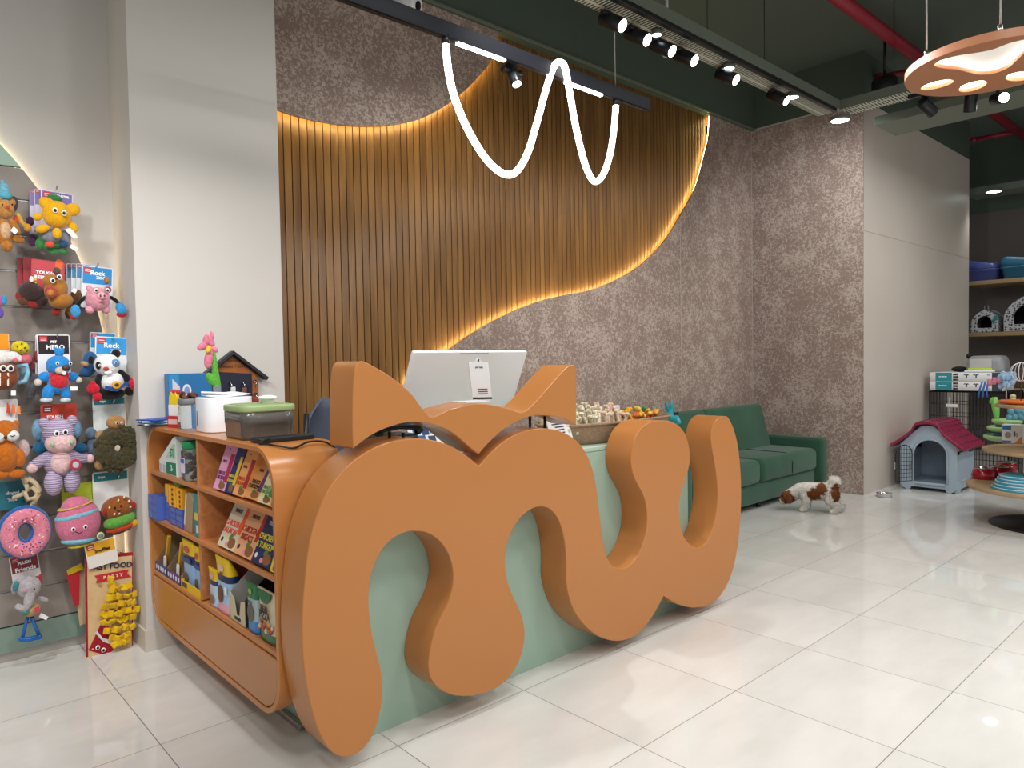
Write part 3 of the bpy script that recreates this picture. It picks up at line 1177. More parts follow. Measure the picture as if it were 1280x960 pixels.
# bottom shelf, far bay: two brown display cartons with sticks and two pouches in a yellow tray
for k, (a, c_, lb) in enumerate((((193, 712), (209, 722), 'brown display carton with a blue-white front strip at the far end of the bottom shelf'),
                                 ((209, 722), (226, 733), 'brown display carton with a purple front strip beside the yellow tray of pouches'))):
    A, B = P(*a, 'x', -.35), P(*c_, 'x', -.35)
    if k == 0:
        A.y = .893
    Wd = abs(A.y - B.y) - .004
    t = thing('display_carton', (-.25, (A.y + B.y) / 2, ZS[2]), lb, 'display carton', 'display cartons on the bottom shelf')
    Md = frame((-.35, A.y, ZS[2] + .0005), (0, -1, 0), (0, 0, 1))
    b = MB(Md)
    b.box((Wd / 2, .02, -.001), (Wd, .04, .002))
    b.build('front_strip', C(('#31487f', '#5a3f7d')[k], .5), t)
    for g_ in range(5):
        b = MB(Md)
        b.prism(oval((Wd * (.12 + .19 * g_), .02), Wd * .05, .011, 10), .001)
        b.build('print_mark', C('#d8d6e6', .5), t)
    for e in (0, Wd - .002):
        b = MB(Md @ Matrix.Translation((e, 0, 0)) @ rot(0, 90, 0))
        b.prism([(0, 0), (.15, 0), (.15, .19), (.1, .185), (.02, .06), (0, .04)], .002)
        b.build('side_panel', C('#8a7356', .8), t)
    b = MB(Md)
    b.box((Wd / 2, .09, -.15), (Wd, .18, .002))
    b.build('rear_panel', C('#8a7356', .8), t)
    b = MB(Md @ Matrix.Translation((Wd * .45, .02, -.03)) @ rot(0, 0, -22))
    b.prism(rrect(.02, .17, .004, 3, (0, .085)), .012)
    b.build('chew_stick_pack', C('#d6a52c', .4), t)
    b = MB(Md @ Matrix.Translation((Wd * .62, .012, -.012)) @ rot(0, 0, -10))
    b.prism(rrect(.03, .07, .008, 4, (0, .035)), .004)
    b.build('white_flap', C('#e4dfe0', .5), t)
A, B = P(227, 734, 'x', -.35), P(252, 749, 'x', -.35)
Wd = abs(A.y - B.y)
t = thing('yellow_tray', (-.3, (A.y + B.y) / 2, ZS[2]), 'yellow cardboard tray holding two treat pouches on the bottom shelf', 'tray')
Md = frame((-.35, A.y, ZS[2] + .0005), (0, -1, 0), (0, 0, 1))
b = MB(Md)
b.box((Wd / 2, .018, 0), (Wd, .036, .002))
b.box((Wd / 2, .018, -.11), (Wd, .036, .002))
b.box((.001, .018, -.055), (.002, .036, .11))
b.box((Wd - .001, .018, -.055), (.002, .036, .11))
b.box((Wd / 2, .001, -.055), (Wd, .002, .11))
b.build('tray_walls', C('#e8b818', .45), t)
patch(t, Md, Wd * .06, .008, Wd * .3, .028, '#4a4a42', 'dark_label', .0018)
for a, c_, top, lb in (((228, 731), (242, 740), 674, 'treat pouch with a yellow head and blue body in the yellow tray, nearer the wall'),
                       ((243, 741), (252, 746), 684, 'narrow treat pouch with a dark blue band in the yellow tray, beside the divider')):
    t, Mb, w, h = pouch('treat_pouch', lb, G3, a, c_, top, .06, ZS[2] + .004, [(0, .5, '#8fb4dc'), (.5, .66, '#223a63'), (.66, 1, '#e8c11c')], X=-.335)
    blob(t, Mb, (0, h * .8), w * .24, h * .07, '#c05a50')
    blob(t, Mb, (-w * .1, h * .2), w * .22, h * .1, '#6a5a44')
    patch(t, Mb, -w * .36, h * .53, w * .36, h * .62, '#39598c', 'brand_bar')

# middle shelf, far bay
blue, yel = '#4a63b4', '#e8a41f'
for k, (bl, br, tl, col, fl, X, lb) in enumerate((
        ((181, 653), (195, 653), (181, 626), blue, ZS[1], -.372, 'blue printed box sticking out at the far end of the middle shelf'),
        ((197, 650), (207, 654), (197, 629), blue, ZS[1], -.335, 'blue printed box behind the protruding one on the middle shelf'),
        ((208, 652), (228, 656), (208, 634), '#3f55a0', ZS[1], -.345, 'blue printed box under the amber boxes beside the brown paper bag'))):
    A, B = P(*bl, 'x', X), P(*br, 'x', X)
    if k == 0:
        A = Vector((X, .895, 0))
        B = Vector((X, .765, 0))
    if k == 1:
        A, B = Vector((X, .76, 0)), Vector((X, .68, 0))
    if k == 2:
        A, B = Vector((X, .675, 0)), Vector((X, .5, 0))
    w = A.y - B.y
    h = (.105, .085, .082)[k]
    t = thing('printed_box', (X, (A.y + B.y) / 2, fl), lb, 'box', 'small boxes on the middle shelf')
    Mb = frame((X, A.y, fl + .0006), (0, -1, 0), (0, 0, 1))
    b = MB(Mb)
    b.prism(rrect(w, h, .002, 2, (w / 2, h / 2)), .12, Matrix.Translation((0, 0, -.12)), bev=.001)
    b.build('carton', C(col, .5), t)
    for i in range(2):
        for j in range(3):
            patch(t, Mb, w * (.06 + .48 * i), h * (.06 + .32 * j), w * (.46 + .48 * i), h * (.3 + .32 * j), ('#6377bd', '#5a70bb')[(i + j) % 2], 'print_panel')
for k, (y0, y1, z, h, X, lb) in enumerate(((.80, .73, .7205, .075, -.325, 'amber box with a plain face at the wall end of the amber stack'),
                                           (.725, .67, .7205, .085, -.34, 'amber box with dots, second from the wall in the amber stack'),
                                           (.665, .58, .7175, .09, -.35, 'amber box with two dotted faces in front of the amber stack'),
                                           (.575, .505, .7175, .088, -.345, 'amber box with dots beside the brown paper bag'))):
    t = thing('treat_carton', (X, (y0 + y1) / 2, z), lb, 'box', 'amber boxes on the middle shelf')
    Mb = frame((X, y0, z + .0006), (0, -1, 0), (0, 0, 1))
    w = y0 - y1
    b = MB(Mb)
    b.prism(rrect(w, h, .002, 2, (w / 2, h / 2)), .1, Matrix.Translation((0, 0, -.1)), bev=.001)
    b.build('carton', C(yel, .5), t)
    if k:
        for j in range(4):
            blob(t, Mb, (w * .62, h * (.15 + .23 * j)), w * .13, h * .07, '#5a3a1a', 'dot')
    patch(t, Mb, w * .06, h * .04, w * .3, h * .96, '#f0b83a', 'light_edge')
for c_, y0, z, lb in (('#6fa23a', .60, .8085, 'small green box on top of the amber boxes'),):
    t = thing('treat_carton', (-.33, y0, z), lb, 'box', 'amber boxes on the middle shelf')
    b = MB()
    b.rbox((-.29, y0, z + .013), (.09, .09, .025), .001)
    b.build('carton', C(c_, .5), t)
    b = MB()
    b.box((-.3355, y0 - .02, z + .013), (.001, .02, .012))
    b.build('dark_mark', C('#3c5a24'), t)
# brown paper bag and teal pack by the divider
t = thing('paper_bag', (-.32, .42, ZS[1]), 'tilted brown paper bag with a white top edge on the middle shelf', 'paper bag')
Mb = frame((-.345, .492, ZS[1] + .0006), (0, -1, 0), (0, 0, 1)) @ rot(0, 0, -14)
Mb.translation.z += .0
b = MB(Mb)
b.prism([(0, 0), (.085, .022), (.085, .165), (.045, .185), (0, .17)], .09, Matrix.Translation((0, 0, -.09)), bev=.003)
b.build('bag', C('#a48a68', .8), t)
patch(t, Mb, .004, .002, .03, .03, '#c0606a', 'pink_label')
patch(t, Mb, .0, .03, .014, .165, '#d8d2ca', 'pale_edge')
t = thing('teal_pack', (-.34, .305, ZS[1]), 'narrow teal treat pack squeezed against the divider on the middle shelf', 'treat pack')
Mb = frame((-.35, .338, ZS[1] + .0006), (0, -1, 0), (0, 0, 1))
b = MB(Mb)
b.prism(rrect(.05, .175, .004, 3, (.025, .0875)), .1, Matrix.Translation((0, 0, -.1)), bev=.002)
b.build('carton', C('#1f8f93', .4), t)
patch(t, Mb, .004, .07, .046, .1, '#d8c46a', 'yellow_band')
patch(t, Mb, .02, .02, .04, .05, '#cfe6e6', 'pale_mark')

# top shelf, far bay
t = thing('pink_pack', (-.3, .80, ZS[0]), 'translucent pink pack leaning behind the white and green carton', 'treat pack')
b = MB(Matrix.Translation((-.27, .80, ZS[0] + .06)) @ rot(24, 0, 0))
b.rbox((0, 0, 0), (.07, .03, .13), .006)
b.build('bag', C('#d79ab0', .35), t)
b = MB(Matrix.Translation((-.27, .80, ZS[0] + .06)) @ rot(24, 0, 0))
b.box((-.0355, 0, .01), (.001, .02, .05))
b.build('label_strip', C('#b05a78'), t)
t = thing('slant_carton', (-.28, .66, ZS[0]), 'white and green carton with a slanted open top beside the treat jars', 'carton')
Mb = frame((-.345, .80, ZS[0] + .0006), (0, -1, 0), (0, 0, 1))
b = MB(Mb)
b.prism([(0, 0), (.24, 0), (.24, .175), (.215, .175), (.0, .055)], .11, Matrix.Translation((0, 0, -.11)), bev=.0015)
b.build('carton', C('#dfe3df', .5), t)
b = MB(Mb)
b.prism([(.10, .005), (.235, .005), (.235, .06), (.10, .055)], .001)
b.build('green_panel', C('#1f7d5c', .5), t)
b = MB(Mb)
b.prism([(.10, .075), (.235, .078), (.235, .145), (.2, .14)], .001)
b.build('pale_panel', C('#b5d3bd', .5), t)
text('ST', .05, Mb @ Matrix.Translation((.19, .1, .0015)), C('#2d7f55'), t, bold=.001)
text('2-', .036, Mb @ Matrix.Translation((.18, .033, .0015)), C('#e8eee8'), t, bold=.0008)
for j in range(2):
    patch(t, Mb, .008 + .045 * j, .008, .042 + .045 * j, .04, '#b4b9c4', 'grey_print')
M_jar = mat('clear_plastic', '#e6ecea', .06, trans=.92, ior=1.2)
for X, y, lb in ((-.315, .435, 'clear jar of dark treats with a green lid in front on the top shelf'), (-.2, .36, 'clear jar of dark treats with a green lid behind the first jar')):
    t = thing('treat_jar', (X, y, ZS[0]), lb, 'jar', 'green lidded treat jars')
    o = Vector((X, y, ZS[0] + .0006))
    b = MB()
    b.rbox(o + Vector((0, 0, .066)), (.085, .085, .132), .012, rz=.02)
    b.build('jar_body', M_jar, t)
    b = MB()
    for i in range(30):
        b.ell(o + Vector((rnd.uniform(-.026, .026), rnd.uniform(-.026, .026), .014 + .095 * i / 30)), (.013, .01, .009), rot(0, 0, rnd.uniform(0, 90)), 7, 5)
    s_ = b.build('treats', C('#4a2f20', .7), t)
    s_['kind'] = 'stuff'
    b = MB()
    b.cyl(o + Vector((0, 0, .1325)), o + Vector((0, 0, .165)), .043, bev=.003)
    b.build('lid', C('#1f8a55', .35), t)
    b = MB()
    b.prism(rrect(.05, .062, .004, 3), .001, frame(o + Vector((-.043, 0, .066)), (0, -1, 0), (0, 0, 1)))
    b.build('label_sticker', C('#d6d0dc', .5), t)
    b = MB()
    b.prism(rrect(.04, .018, .004, 3, (0, .018)), .001, frame(o + Vector((-.044, 0, .066)), (0, -1, 0), (0, 0, 1)))
    b.build('blue_mark', C('#4a55b0', .5), t)

# ------------------------------------------------------------------ things on top of the shelf
ZU = Z1 + .0005
t = None
for k in range(5):
    b = MB(Matrix.Translation((-.30 - .006 * k, .84, ZU + .004 + .006 * k)) @ rot(0, 0, (12, -5, 8, -14, 20)[k]))
    b.rbox((0, 0, 0), (.20 - .012 * k, .13, .0055), .001, seg=1)
    o = b.build('brochure', C(('#23324f', '#d8dde2', '#3d6f8c', '#c9d2d8', '#2a4aa8')[k], .35))
    tag(o, ('dark blue brochure at the bottom of the loose stack by the pillar', 'white brochure second from the bottom of the loose stack', 'teal brochure in the middle of the loose stack',
            'pale grey brochure second from the top of the loose stack', 'bright blue brochure on top of the loose stack')[k], 'brochure', 'brochure stack by the pillar')
t = thing('treat_sachet', (-.3, .66, ZU), 'yellow and red upright sachet pack beside the glass jar', 'sachet')
Mb = frame(Vector((-.335, .70, ZU)), (.35, -1, 0), (0, 0, 1))
b = MB(Mb)
b.prism(rrect(.075, .05, .002, 2, (.0375, .025)), .03, Matrix.Translation((0, 0, -.03)), bev=.001)
b.build('red_tray', C('#b8282c', .4), t)
b = MB(Mb)
b.prism(rrect(.068, .05, .003, 2, (.0375, .075)), .02, Matrix.Translation((0, 0, -.025)), bev=.001)
b.build('white_panel', C('#e6e2de', .4), t)
b = MB(Mb)
b.prism([(.004, .1), (.072, .1), (.07, .145), (.06, .135), (.05, .155), (.035, .14), (.02, .158), (.008, .14)], .018, Matrix.Translation((0, 0, -.025)), bev=.001)
b.build('yellow_top', C('#e6c31c', .4), t)
for k in range(3):
    b = MB(Mb)
    b.ell((.016 + .022 * k, .157, -.016), (.012, .012, .008), None, 8, 6)
    b.build('red_tip', C('#c03a4a', .5), t)
patch(t, Mb, .008, .014, .068, .036, '#d8b8b4', 'print_patch')
t = thing('glass_jar', (-.27, .555, ZU), 'clear glass jar with a grey lid and brown treats beside the white holder', 'jar')
o = Vector((-.29, .555, ZU))
b = MB()
b.lathe([(.036, 0), (.04, .004), (.04, .095), (.034, .105)], o, 28)
b.build('jar_glass', M_jar, t)
b = MB()
b.lathe([(.041, .105), (.042, .108), (.042, .128), (.04, .13)], o, 28)
b.build('lid', C('#6c6f72', .4), t)
b = MB()
b.prism(rrect(.03, .03, .003, 3), .001, frame(o + Vector((-.041, -.005, .045)), (0, -1, 0), (0, 0, 1)))
b.build('label_sticker', C('#d8dcd8', .4), t)
for k in range(6):
    b = MB(Matrix.Translation(o + Vector((rnd.uniform(-.03, .03), rnd.uniform(-.03, .03), .134 + .01 * (k // 3)))) @ rot(20 * k, 30 - 12 * k, 55 * k))
    b.rbox((0, 0, 0), (.04, .02, .014), .005)
    tag(b.build('dog_biscuit', C(('#5a2f22', '#6b3a2a', '#4a2620')[k % 3], .7)), 'dark brown dog biscuit lying on the grey jar lid', 'biscuit', 'biscuits on the jar lid')

t = thing('blue_carton', (.0, .87, ZU), 'wide blue carton with a white emblem standing against the pillar', 'carton')
A, B, D = P(211, 517, 'y', .85), P(266, 517, 'y', .85), P(209, 467.5, 'y', .85)
w, h = B.x - A.x, D.z - ZU
Mb = frame((A.x, .85, ZU), (1, 0, 0), (0, 0, 1))
b = MB(Mb)
b.prism(rrect(w, h, .002, 2, (w / 2, h / 2)), .05, Matrix.Translation((0, 0, -.05)), bev=.001)
b.build('carton', C('#2a6ea8', .4), t)
patch(t, Mb, w * .02, h * .02, w * .25, h * .98, '#2f86b8', 'light_band')
patch(t, Mb, w * .35, h * .02, w * .98, h * .25, '#dfe3e8', 'white_strip')
b = MB(Mb)
b.prism([(w * .1, h * .9), (w * .26, h * .74), (w * .27, h * .62), (w * .1, h * .6)], .0012)
b.build('white_cone_print', C('#c9c2cf'), t)
blob(t, Mb, (w * .42, h * .66), w * .1, h * .13, '#dfe3ec', 'white_emblem')
blob(t, Mb, (w * .42, h * .66), w * .065, h * .08, '#7d93c4', 'emblem_core', th=.0016)

t = thing('white_holder', (-.2, .28, ZU), 'glossy white desk holder with papers between the glass jar and the fountain', 'desk organizer')
b = MB()
b.rbox((-.222, .325, ZU + .0705), (.195, .185, .14), .004, rz=.05, seg=4)
b.build('holder_body', mat('glossy_white', '#eceef4', .18), t)
b = MB()
b.box((-.3197, .36, ZU + .055), (.001, .006, .06))
b.build('slot', C('#33343a'), t)
b = MB(Matrix.Translation((-.21, .33, ZU + .149)) @ rot(4, -3, 14))
b.rbox((0, 0, 0), (.15, .12, .004), .001)
tag(b.build('paper_sheet', C('#f1f1f4', .5)), 'white paper sheet lying on top of the white holder', 'paper')
b = MB(Matrix.Translation((-.255, .34, ZU + .157)) @ rot(-6, 4, -20))
b.rbox((0, 0, 0), (.1, .05, .006), .002)
tag(b.build('paper_fold', C('#e8e9f0', .5)), 'folded white paper on the sheet on the white holder', 'paper')

# pink flower plush
pf = lambda x, y: P(x, y, 'y', .5)
t = thing('flower_plush', (pf(268, 495).x, .5, ZU), 'pink plush flower on a green stem rising behind the white holder', 'plush flower')
pk, gr = plush('#e8829c'), plush('#5fb33f')
b = MB()
b.tube([(pf(271, 495).x, .5, ZU), pf(271, 480), pf(269, 465), pf(268, 450), pf(266, 436)], [.018, .017, .014, .01, .008], 12)
b.build('stem', gr, t)
b = MB()
b.ell(pf(265, 475), (.02, .013, .036), rot(0, -35, 0))
b.build('leaf', gr, t)
b = MB()
for x, y, a, rx, rz_ in ((253, 433, 60, .016, .024), (258, 425, 10, .015, .026), (263, 427, -30, .016, .026), (267, 437, -70, .014, .02), (262, 440, 160, .014, .02)):
    b.ell(pf(x, y), (rx, .011, rz_), rot(0, a, 0))
b.ell(pf(265, 419), (.008, .007, .018), rot(0, -15, 0))
b.build('petals', pk, t)
b = MB()
b.ell(pf(259, 437) + Vector((0, -.014, 0)), (.012, .012, .018), rot(0, 20, 0))
b.build('flower_heart', plush('#f0c53a'), t)
b = MB()
b.ell(pf(260.5, 450), (.018, .014, .038), rot(0, 8, 0))
b.build('bud', pk, t)
b = MB()
p = pf(270, 488)
b.box((p.x, .483, p.z), (.03, .002, .036))
b.build('grey_tag', C('#7a7f86'), t)

# house-shaped key rack on the pillar
ph = lambda x, y: P(x, y, 'y', .918)
t = thing('key_rack', ph(300, 500), 'house-shaped wooden key rack with a dark front on the white pillar', 'key rack')
A, B, Ap = ph(268, 500), ph(328, 500), ph(288, 441)
zt = ph(264, 463).z
zR = ph(324, 466).z
z0 = ph(300, 500).z
xl, xr = ph(255, 480).x, ph(321, 480).x
xa = ph(288.5, 446).x
xa = (xl + xr) / 2
za = ph(288, 446).z
ze = ph(328, 470).z
wallw = [(xl, z0 - .03), (xr, z0 - .03), (xr, ze), (xa, za), (xl, ze)]
b = MB()
b.prism(wallw, .02, FRONT(0, .918, 0), bev=.001)
b.build('wood_board', mat('rack_wood', '#a5632f', .5, var=(30, '#8a4c22', .6)), t)
dz = ph(300, 466).z
b = MB()
b.prism([(xl + .02, z0 - .03), (xr - .035, z0 - .03), (xr - .035, dz - .006), (xl + .06, dz + .008), (xl + .02, dz - .004)], .004, FRONT(0, .897, 0))
b.build('dark_front', C('#1f2436', .5), t)
for s_ in (-1, 1):
    e = Vector((xr + .035 if s_ > 0 else xl - .035, 0, ze - .02 - .0))
    a_ = Vector((xa, 0, za + .012))
    d = (e - a_).normalized()
    n_ = Vector((-d.z, 0, d.x)) * (s_)
    b = MB()
    pts_ = [a_, e, e + n_ * .016, a_ + Vector((0, 0, .018))]
    b.prism([(p.x, p.z) for p in pts_], .05, FRONT(0, .919, 0), bev=.001)
    b.build('roof_board', C('#2b2c2f', .5), t)
text('Home', .022, FRONT(xa, .897, dz + .062), C('#3a2416'), t, shear=.3)
text('Sweet Home', .026, FRONT(xa + .008, .897, dz + .034), C('#3a2416'), t, shear=.3)
for i, (x, y) in enumerate(((285, 478), (301, 478), (315, 476), (283, 494), (316, 492))):
    p = ph(x, y)
    b = MB()
    b.cyl((p.x, .892, p.z), (p.x, .875, p.z), .006, n=10)
    b.tube([(p.x, .876, p.z), (p.x, .868, p.z - .02), (p.x, .876, p.z - .03)], .003, 6)
    b.build('hook', M_chrome, t)
for (x, y), c_, lb in (((301, 486), '#7a4a3a', 'brown key fob hanging from the middle hook of the house rack'), ((316, 498), '#a02a3a', 'red key fob hanging low on the house rack'),
                       ((287, 485), '#d8d8d8', 'white key fob hanging on the house rack')):
    p = ph(x, y)
    b = MB()
    b.rbox((p.x, .872, p.z - .01), (.024, .01, .034), .005)
    tag(b.build('key_fob', C(c_, .4)), lb, 'key fob', 'key fobs on the house rack')

# pet fountain
t = thing('pet_fountain', (-.23, -.09, ZU), 'green-lidded drinking fountain with a smoky ribbed tank on the shelf top', 'pet fountain')
cx, cy = -.235, -.06
M_smoke = mat('smoky_plastic', '#6f6b66', .15, trans=.35)
b = MB()
n = 72
L = []
for z, k in ((0, .94), (.012, .97), (.055, .985), (.056, .995), (.1, 1.0)):
    o = []
    base = rrect(.2 * k, .225 * k, .045 * k, 17)
    for i, (x, y) in enumerate(base):
        g = 1 + .012 * (i % 2)
        o.append(Vector((cx + x * g, cy + y * g, ZU + z)))
    L.append(o)
b.rings(L)
b.build('tank', M_smoke, t)
b = MB()
b.rbox((cx, cy, ZU + .112), (.21, .235, .024), .006, rz=.05)
b.build('lid', C('#9bb07a', .35), t)
b = MB()
b.rbox((cx, cy + .02, ZU + .1245), (.17, .16, .003), .001, rz=.04)
b.build('drip_tray', C('#8ba26b', .4), t)
b = MB()
b.lathe([(.026, 0), (.022, .012), (.024, .014), (.036, .018), (.033, .025), (.018, .03), (.004, .031)], (cx + .03, cy - .01, ZU + .126), 24)
b.build('flower_spout', C('#eef0ea', .25), t)

t = thing('tablet', (-.2, -.25, ZU), 'thin black tablet with a cable lying beside the fountain', 'tablet')
b = MB(Matrix.Translation((-.232, -.255, ZU + .009)) @ rot(0, 0, 2))
b.rbox((0, 0, 0), (.21, .075, .017), .004)
b.build('case', mat('tablet_black', '#23262b', .4), t)
cb = [(-.295, -.29, ZU + .008), (-.325, -.305, ZU + .004), (-.345, -.32, ZU - .004), (-.335, -.345, ZU - .004), (-.3, -.385, ZU - .012), (-.26, -.4, ZU - .02), (-.2, -.385, ZU - .006), (-.14, -.39, ZU - .012), (-.1, -.41, ZU - .05), (-.085, -.4, ZU - .12)]
b = MB()
b.tube([Vector(p) + Vector((0, 0, .008)) for p in spline(cb, 6, False)], .0035, 8)
tag(b.build('charging_cable', M_black), 'thin black cable trailing over the rounded orange shelf end', 'cable')
t = thing('small_plant', (-.09, .02, ZU), 'tiny leafy plant in a pot behind the fountain', 'plant')
o = Vector((-.125, .06, ZU))
b = MB()
b.lathe([(.018, 0), (.024, .03), (.024, .034), (.02, .03)], o, 16)
b.build('pot', C('#3a3a38'), t)
b = MB()
for k in range(22):
    a, e = rnd.uniform(0, 6.28), rnd.uniform(.2, 1.4)
    d = Vector((math.cos(a) * math.cos(e), math.sin(a) * math.cos(e), math.sin(e)))
    b.ell(o + Vector((0, 0, .035)) + d * rnd.uniform(.015, .04), (.004, .008, .012), rot(rnd.uniform(0, 90), rnd.uniform(0, 90), 0), 8, 5)
b.build('foliage', C('#8aa83c', .5), t)
# ------------------------------------------------------------------ arched slatwall with hanging toys
YS = 1.205
M_slatw = mat('grey_stone_laminate', '#8f867e', .35, var=(6, '#7f766f', .7))
sw = thing('slatwall_display', (-1.6, YS, 0), 'arched grey slatwall display panel with a sage green top on the wall', 'display panel')
ac, ar = (-2.05, 1.28), 1.6


def arch(z0, z1, xl=-3.2):
    o = [(xl, z0)]
    n = 14
    for k in range(n + 1):
        z = z0 + (z1 - z0) * k / n
        x = ac[0] + ar if z <= ac[1] else ac[0] + math.sqrt(max(ar * ar - (z - ac[1]) ** 2, 0))
        o.append((x, z))
    o.append((xl, z1))
    return o


zs = [.17 + .16 * k for k in range(13)] + [2.236]
for k in range(len(zs) - 1):
    b = MB()
    b.prism(arch(zs[k] + .004, zs[k + 1] - .004), .02, FRONT(0, YS + .02, 0), bev=.002)
    b.build('slat_board', M_slatw, sw)
b = MB()
b.prism(arch(.06, 2.236), .008, FRONT(0, YS + .03, 0))
b.build('backing', C('#9c9a96', .4), sw)
b = MB()
b.prism(arch(2.238, 2.86), .028, FRONT(0, YS + .03, 0), bev=.002)
b.build('green_head', mat('sage_green_laminate', '#a3bfae'), sw)
b = MB()
b.prism(arch(.055, .168), .028, FRONT(0, YS + .03, 0), bev=.002)
b.build('green_foot', C('#7f9488', .25), sw)
for z in zs[1:-1]:
    b = MB()
    e = ac[0] + ar if z <= ac[1] else ac[0] + math.sqrt(ar * ar - (z - ac[1]) ** 2)
    b.box(((-3.2 + e) / 2, YS + .009, z), (e + 3.2, .006, .004))
    b.build('groove_insert', M_steel, sw)
pts = [(x - .014, YS + .036, z) for x, z in arch(.1, 2.8)[1:-1]]
b = MB()
b.tube(pts, .004, 6)
tag(b.build('led_strip', mat('neutral_led', '#ffe6bd', emit=20)), 'bright strip light behind the edge of the arched display panel', 'strip light')
YC, YT_ = 1.13, 1.06     # cards hang here, toys in front of them


ONE = {'feet': 'foot', 'paws': 'paw', 'gloves': 'glove', 'cuffs': 'cuff', 'ears': 'ear', 'legs': 'leg', 'arms': 'arm', 'soles': 'sole', 'dark_limbs': 'dark_limb', 'trims': 'yellow_trim', 'bands': 'blue_band', 'stalks': 'hair_tuft'}


class Toy:
    """a plush toy described in steps of one photograph pixel on its hanging plane"""

    def __init__(s, name, label, cat, x, y, Y=YT_, group=None):
        s.o = P(x, y, 'y', Y)
        s.ex = (P(x + 20, y, 'y', Y).x - P(x - 20, y, 'y', Y).x) / 40
        s.ez = (P(x, y - 20, 'y', Y).z - P(x, y + 20, 'y', Y).z) / 40
        s.px, s.py, s.Y = x, y, Y
        s.t = thing(name, s.o, label, cat, group)
        s.m = None

    def at(s, x, y, d=0):
        p = P(x, y, 'y', s.Y)
        return Vector((p.x, s.Y - d, p.z))

    def new(s):
        s.m = MB()
        s.g = []
        return s

    def e(s, x, y, rx, ry, d=0, rd=None, a=0):
        """ellipsoid at pixel x, y with radii in pixels, d metres in front, turned by a degrees"""
        s.g.append((len(s.m.V), len(s.m.F)))
        rd = rd if rd is not None else min(rx * s.ex, ry * s.ez) * .8
        s.m.ell(s.at(x, y, d), (rx * s.ex, rd, ry * s.ez), rot(0, a, 0), 16, 10)
        return s

    def limb(s, pts, r, d=0):
        s.g.append((len(s.m.V), len(s.m.F)))
        rr = r if isinstance(r, (list, tuple)) else [r] * len(pts)
        q = [s.at(x, y, d) for x, y in pts]
        s.m.tube(q, [k * s.ex for k in rr], 10)
        for p, k in ((q[0], rr[0]), (q[-1], rr[-1])):
            s.m.ell(p, k * s.ex, None, 10, 7)
        return s

    def done(s, name, m):
        if name in ONE:
            g = s.g + [(len(s.m.V), len(s.m.F))]
            for (v0, f0), (v1, f1) in zip(g, g[1:]):
                b = MB()
                b.add(s.m.V[v0:v1], [tuple(i - v0 for i in f) for f in s.m.F[f0:f1]], True)
                b.build(ONE[name], m, s.t)
            return
        return s.m.build(name, m, s.t)

    def flat(s, name, pts, m, d=0, th=.002):
        q = [s.at(x, y) for x, y in pts]
        b = MB()
        b.prism([(p.x, p.z) for p in q], th, FRONT(0, s.Y - d + th, 0))
        return b.build(name, m, s.t)

    def eyes(s, l, r=2.6, d=.03, white=True, look=0):
        for x, y in l:
            if white:
                s.new().e(x, y, r, r * 1.05, d, .003).done('eye', C('#f4f2ee', .3))
            s.new().e(x + look, y + .3, r * .62, r * .66, d + (.002 if white else 0), .003).done('pupil', C('#141214', .2))


def hook(x, y, Y=YC, lab='chrome hook through the top of a hanging card', L=.12):
    p = P(x, y, 'y', Y)
    b = MB()
    b.tube([(p.x, YS - .001, p.z), (p.x, Y - .03, p.z), (p.x, Y - .045, p.z + .012)], .003, 8)
    tag(b.build('wall_hook', M_chrome), lab, 'hook')


def card(x0, y0, x1, y1, base, head, label, words=(), Y=YC, lean=0, hfrac=.35, group='toy header cards', tcol='#ffffff', logo='#c8303a', lsize=9, cat='header card'):
    """header card: pale card, coloured head, logo square, lettering"""
    A = P(x0, y1, 'y', Y)
    ex = (P(x1, y1, 'y', Y).x - A.x)
    ez = P(x0, y0, 'y', Y).z - A.z
    t = thing('hanging_card', (A.x + ex / 2, Y, A.z), label, cat)
    Mb = frame(A, (1, 0, math.sin(R(lean))), (-math.sin(R(lean)), 0, 1))
    r = min(ex, ez) * .06
    b = MB(Mb)
    b.prism(rrect(ex, ez, r, 4, (ex / 2, ez / 2)), .004, Matrix.Translation((0, 0, -.004)))
    b.build('card', C(base, .35), t)
    b = MB(Mb)
    m_ = ex * .035
    b.prism([(m_, ez * (1 - hfrac)), (ex - m_, ez * (1 - hfrac)), (ex - m_, ez - m_), (m_, ez - m_)], .001)
    b.build('head_print', C(head, .35), t)
    if logo:
        b = MB(Mb)
        b.box((ex * .19, ez - ex * .16, .0015), (ex * .24, ex * .2, .001))
        b.build('logo_patch', C(logo, .4), t)
        b = MB(Mb)
        for k in range(2):
            b.box((ex * .19, ez - ex * (.13 + .07 * k), .0022), (ex * .17, ex * .025, .001))
        b.build('logo_lines', C('#f0e6e2', .4), t)
    for s_, u, v, size in words:
        text(s_, size * ez, Mb @ Matrix.Translation((u * ex, v * ez, .002)), C(tcol, .4), t, bold=.0008)
    return t, Mb, ex, ez


FUZ = lambda c, d=None: plush(c, d, 220, 1.0)

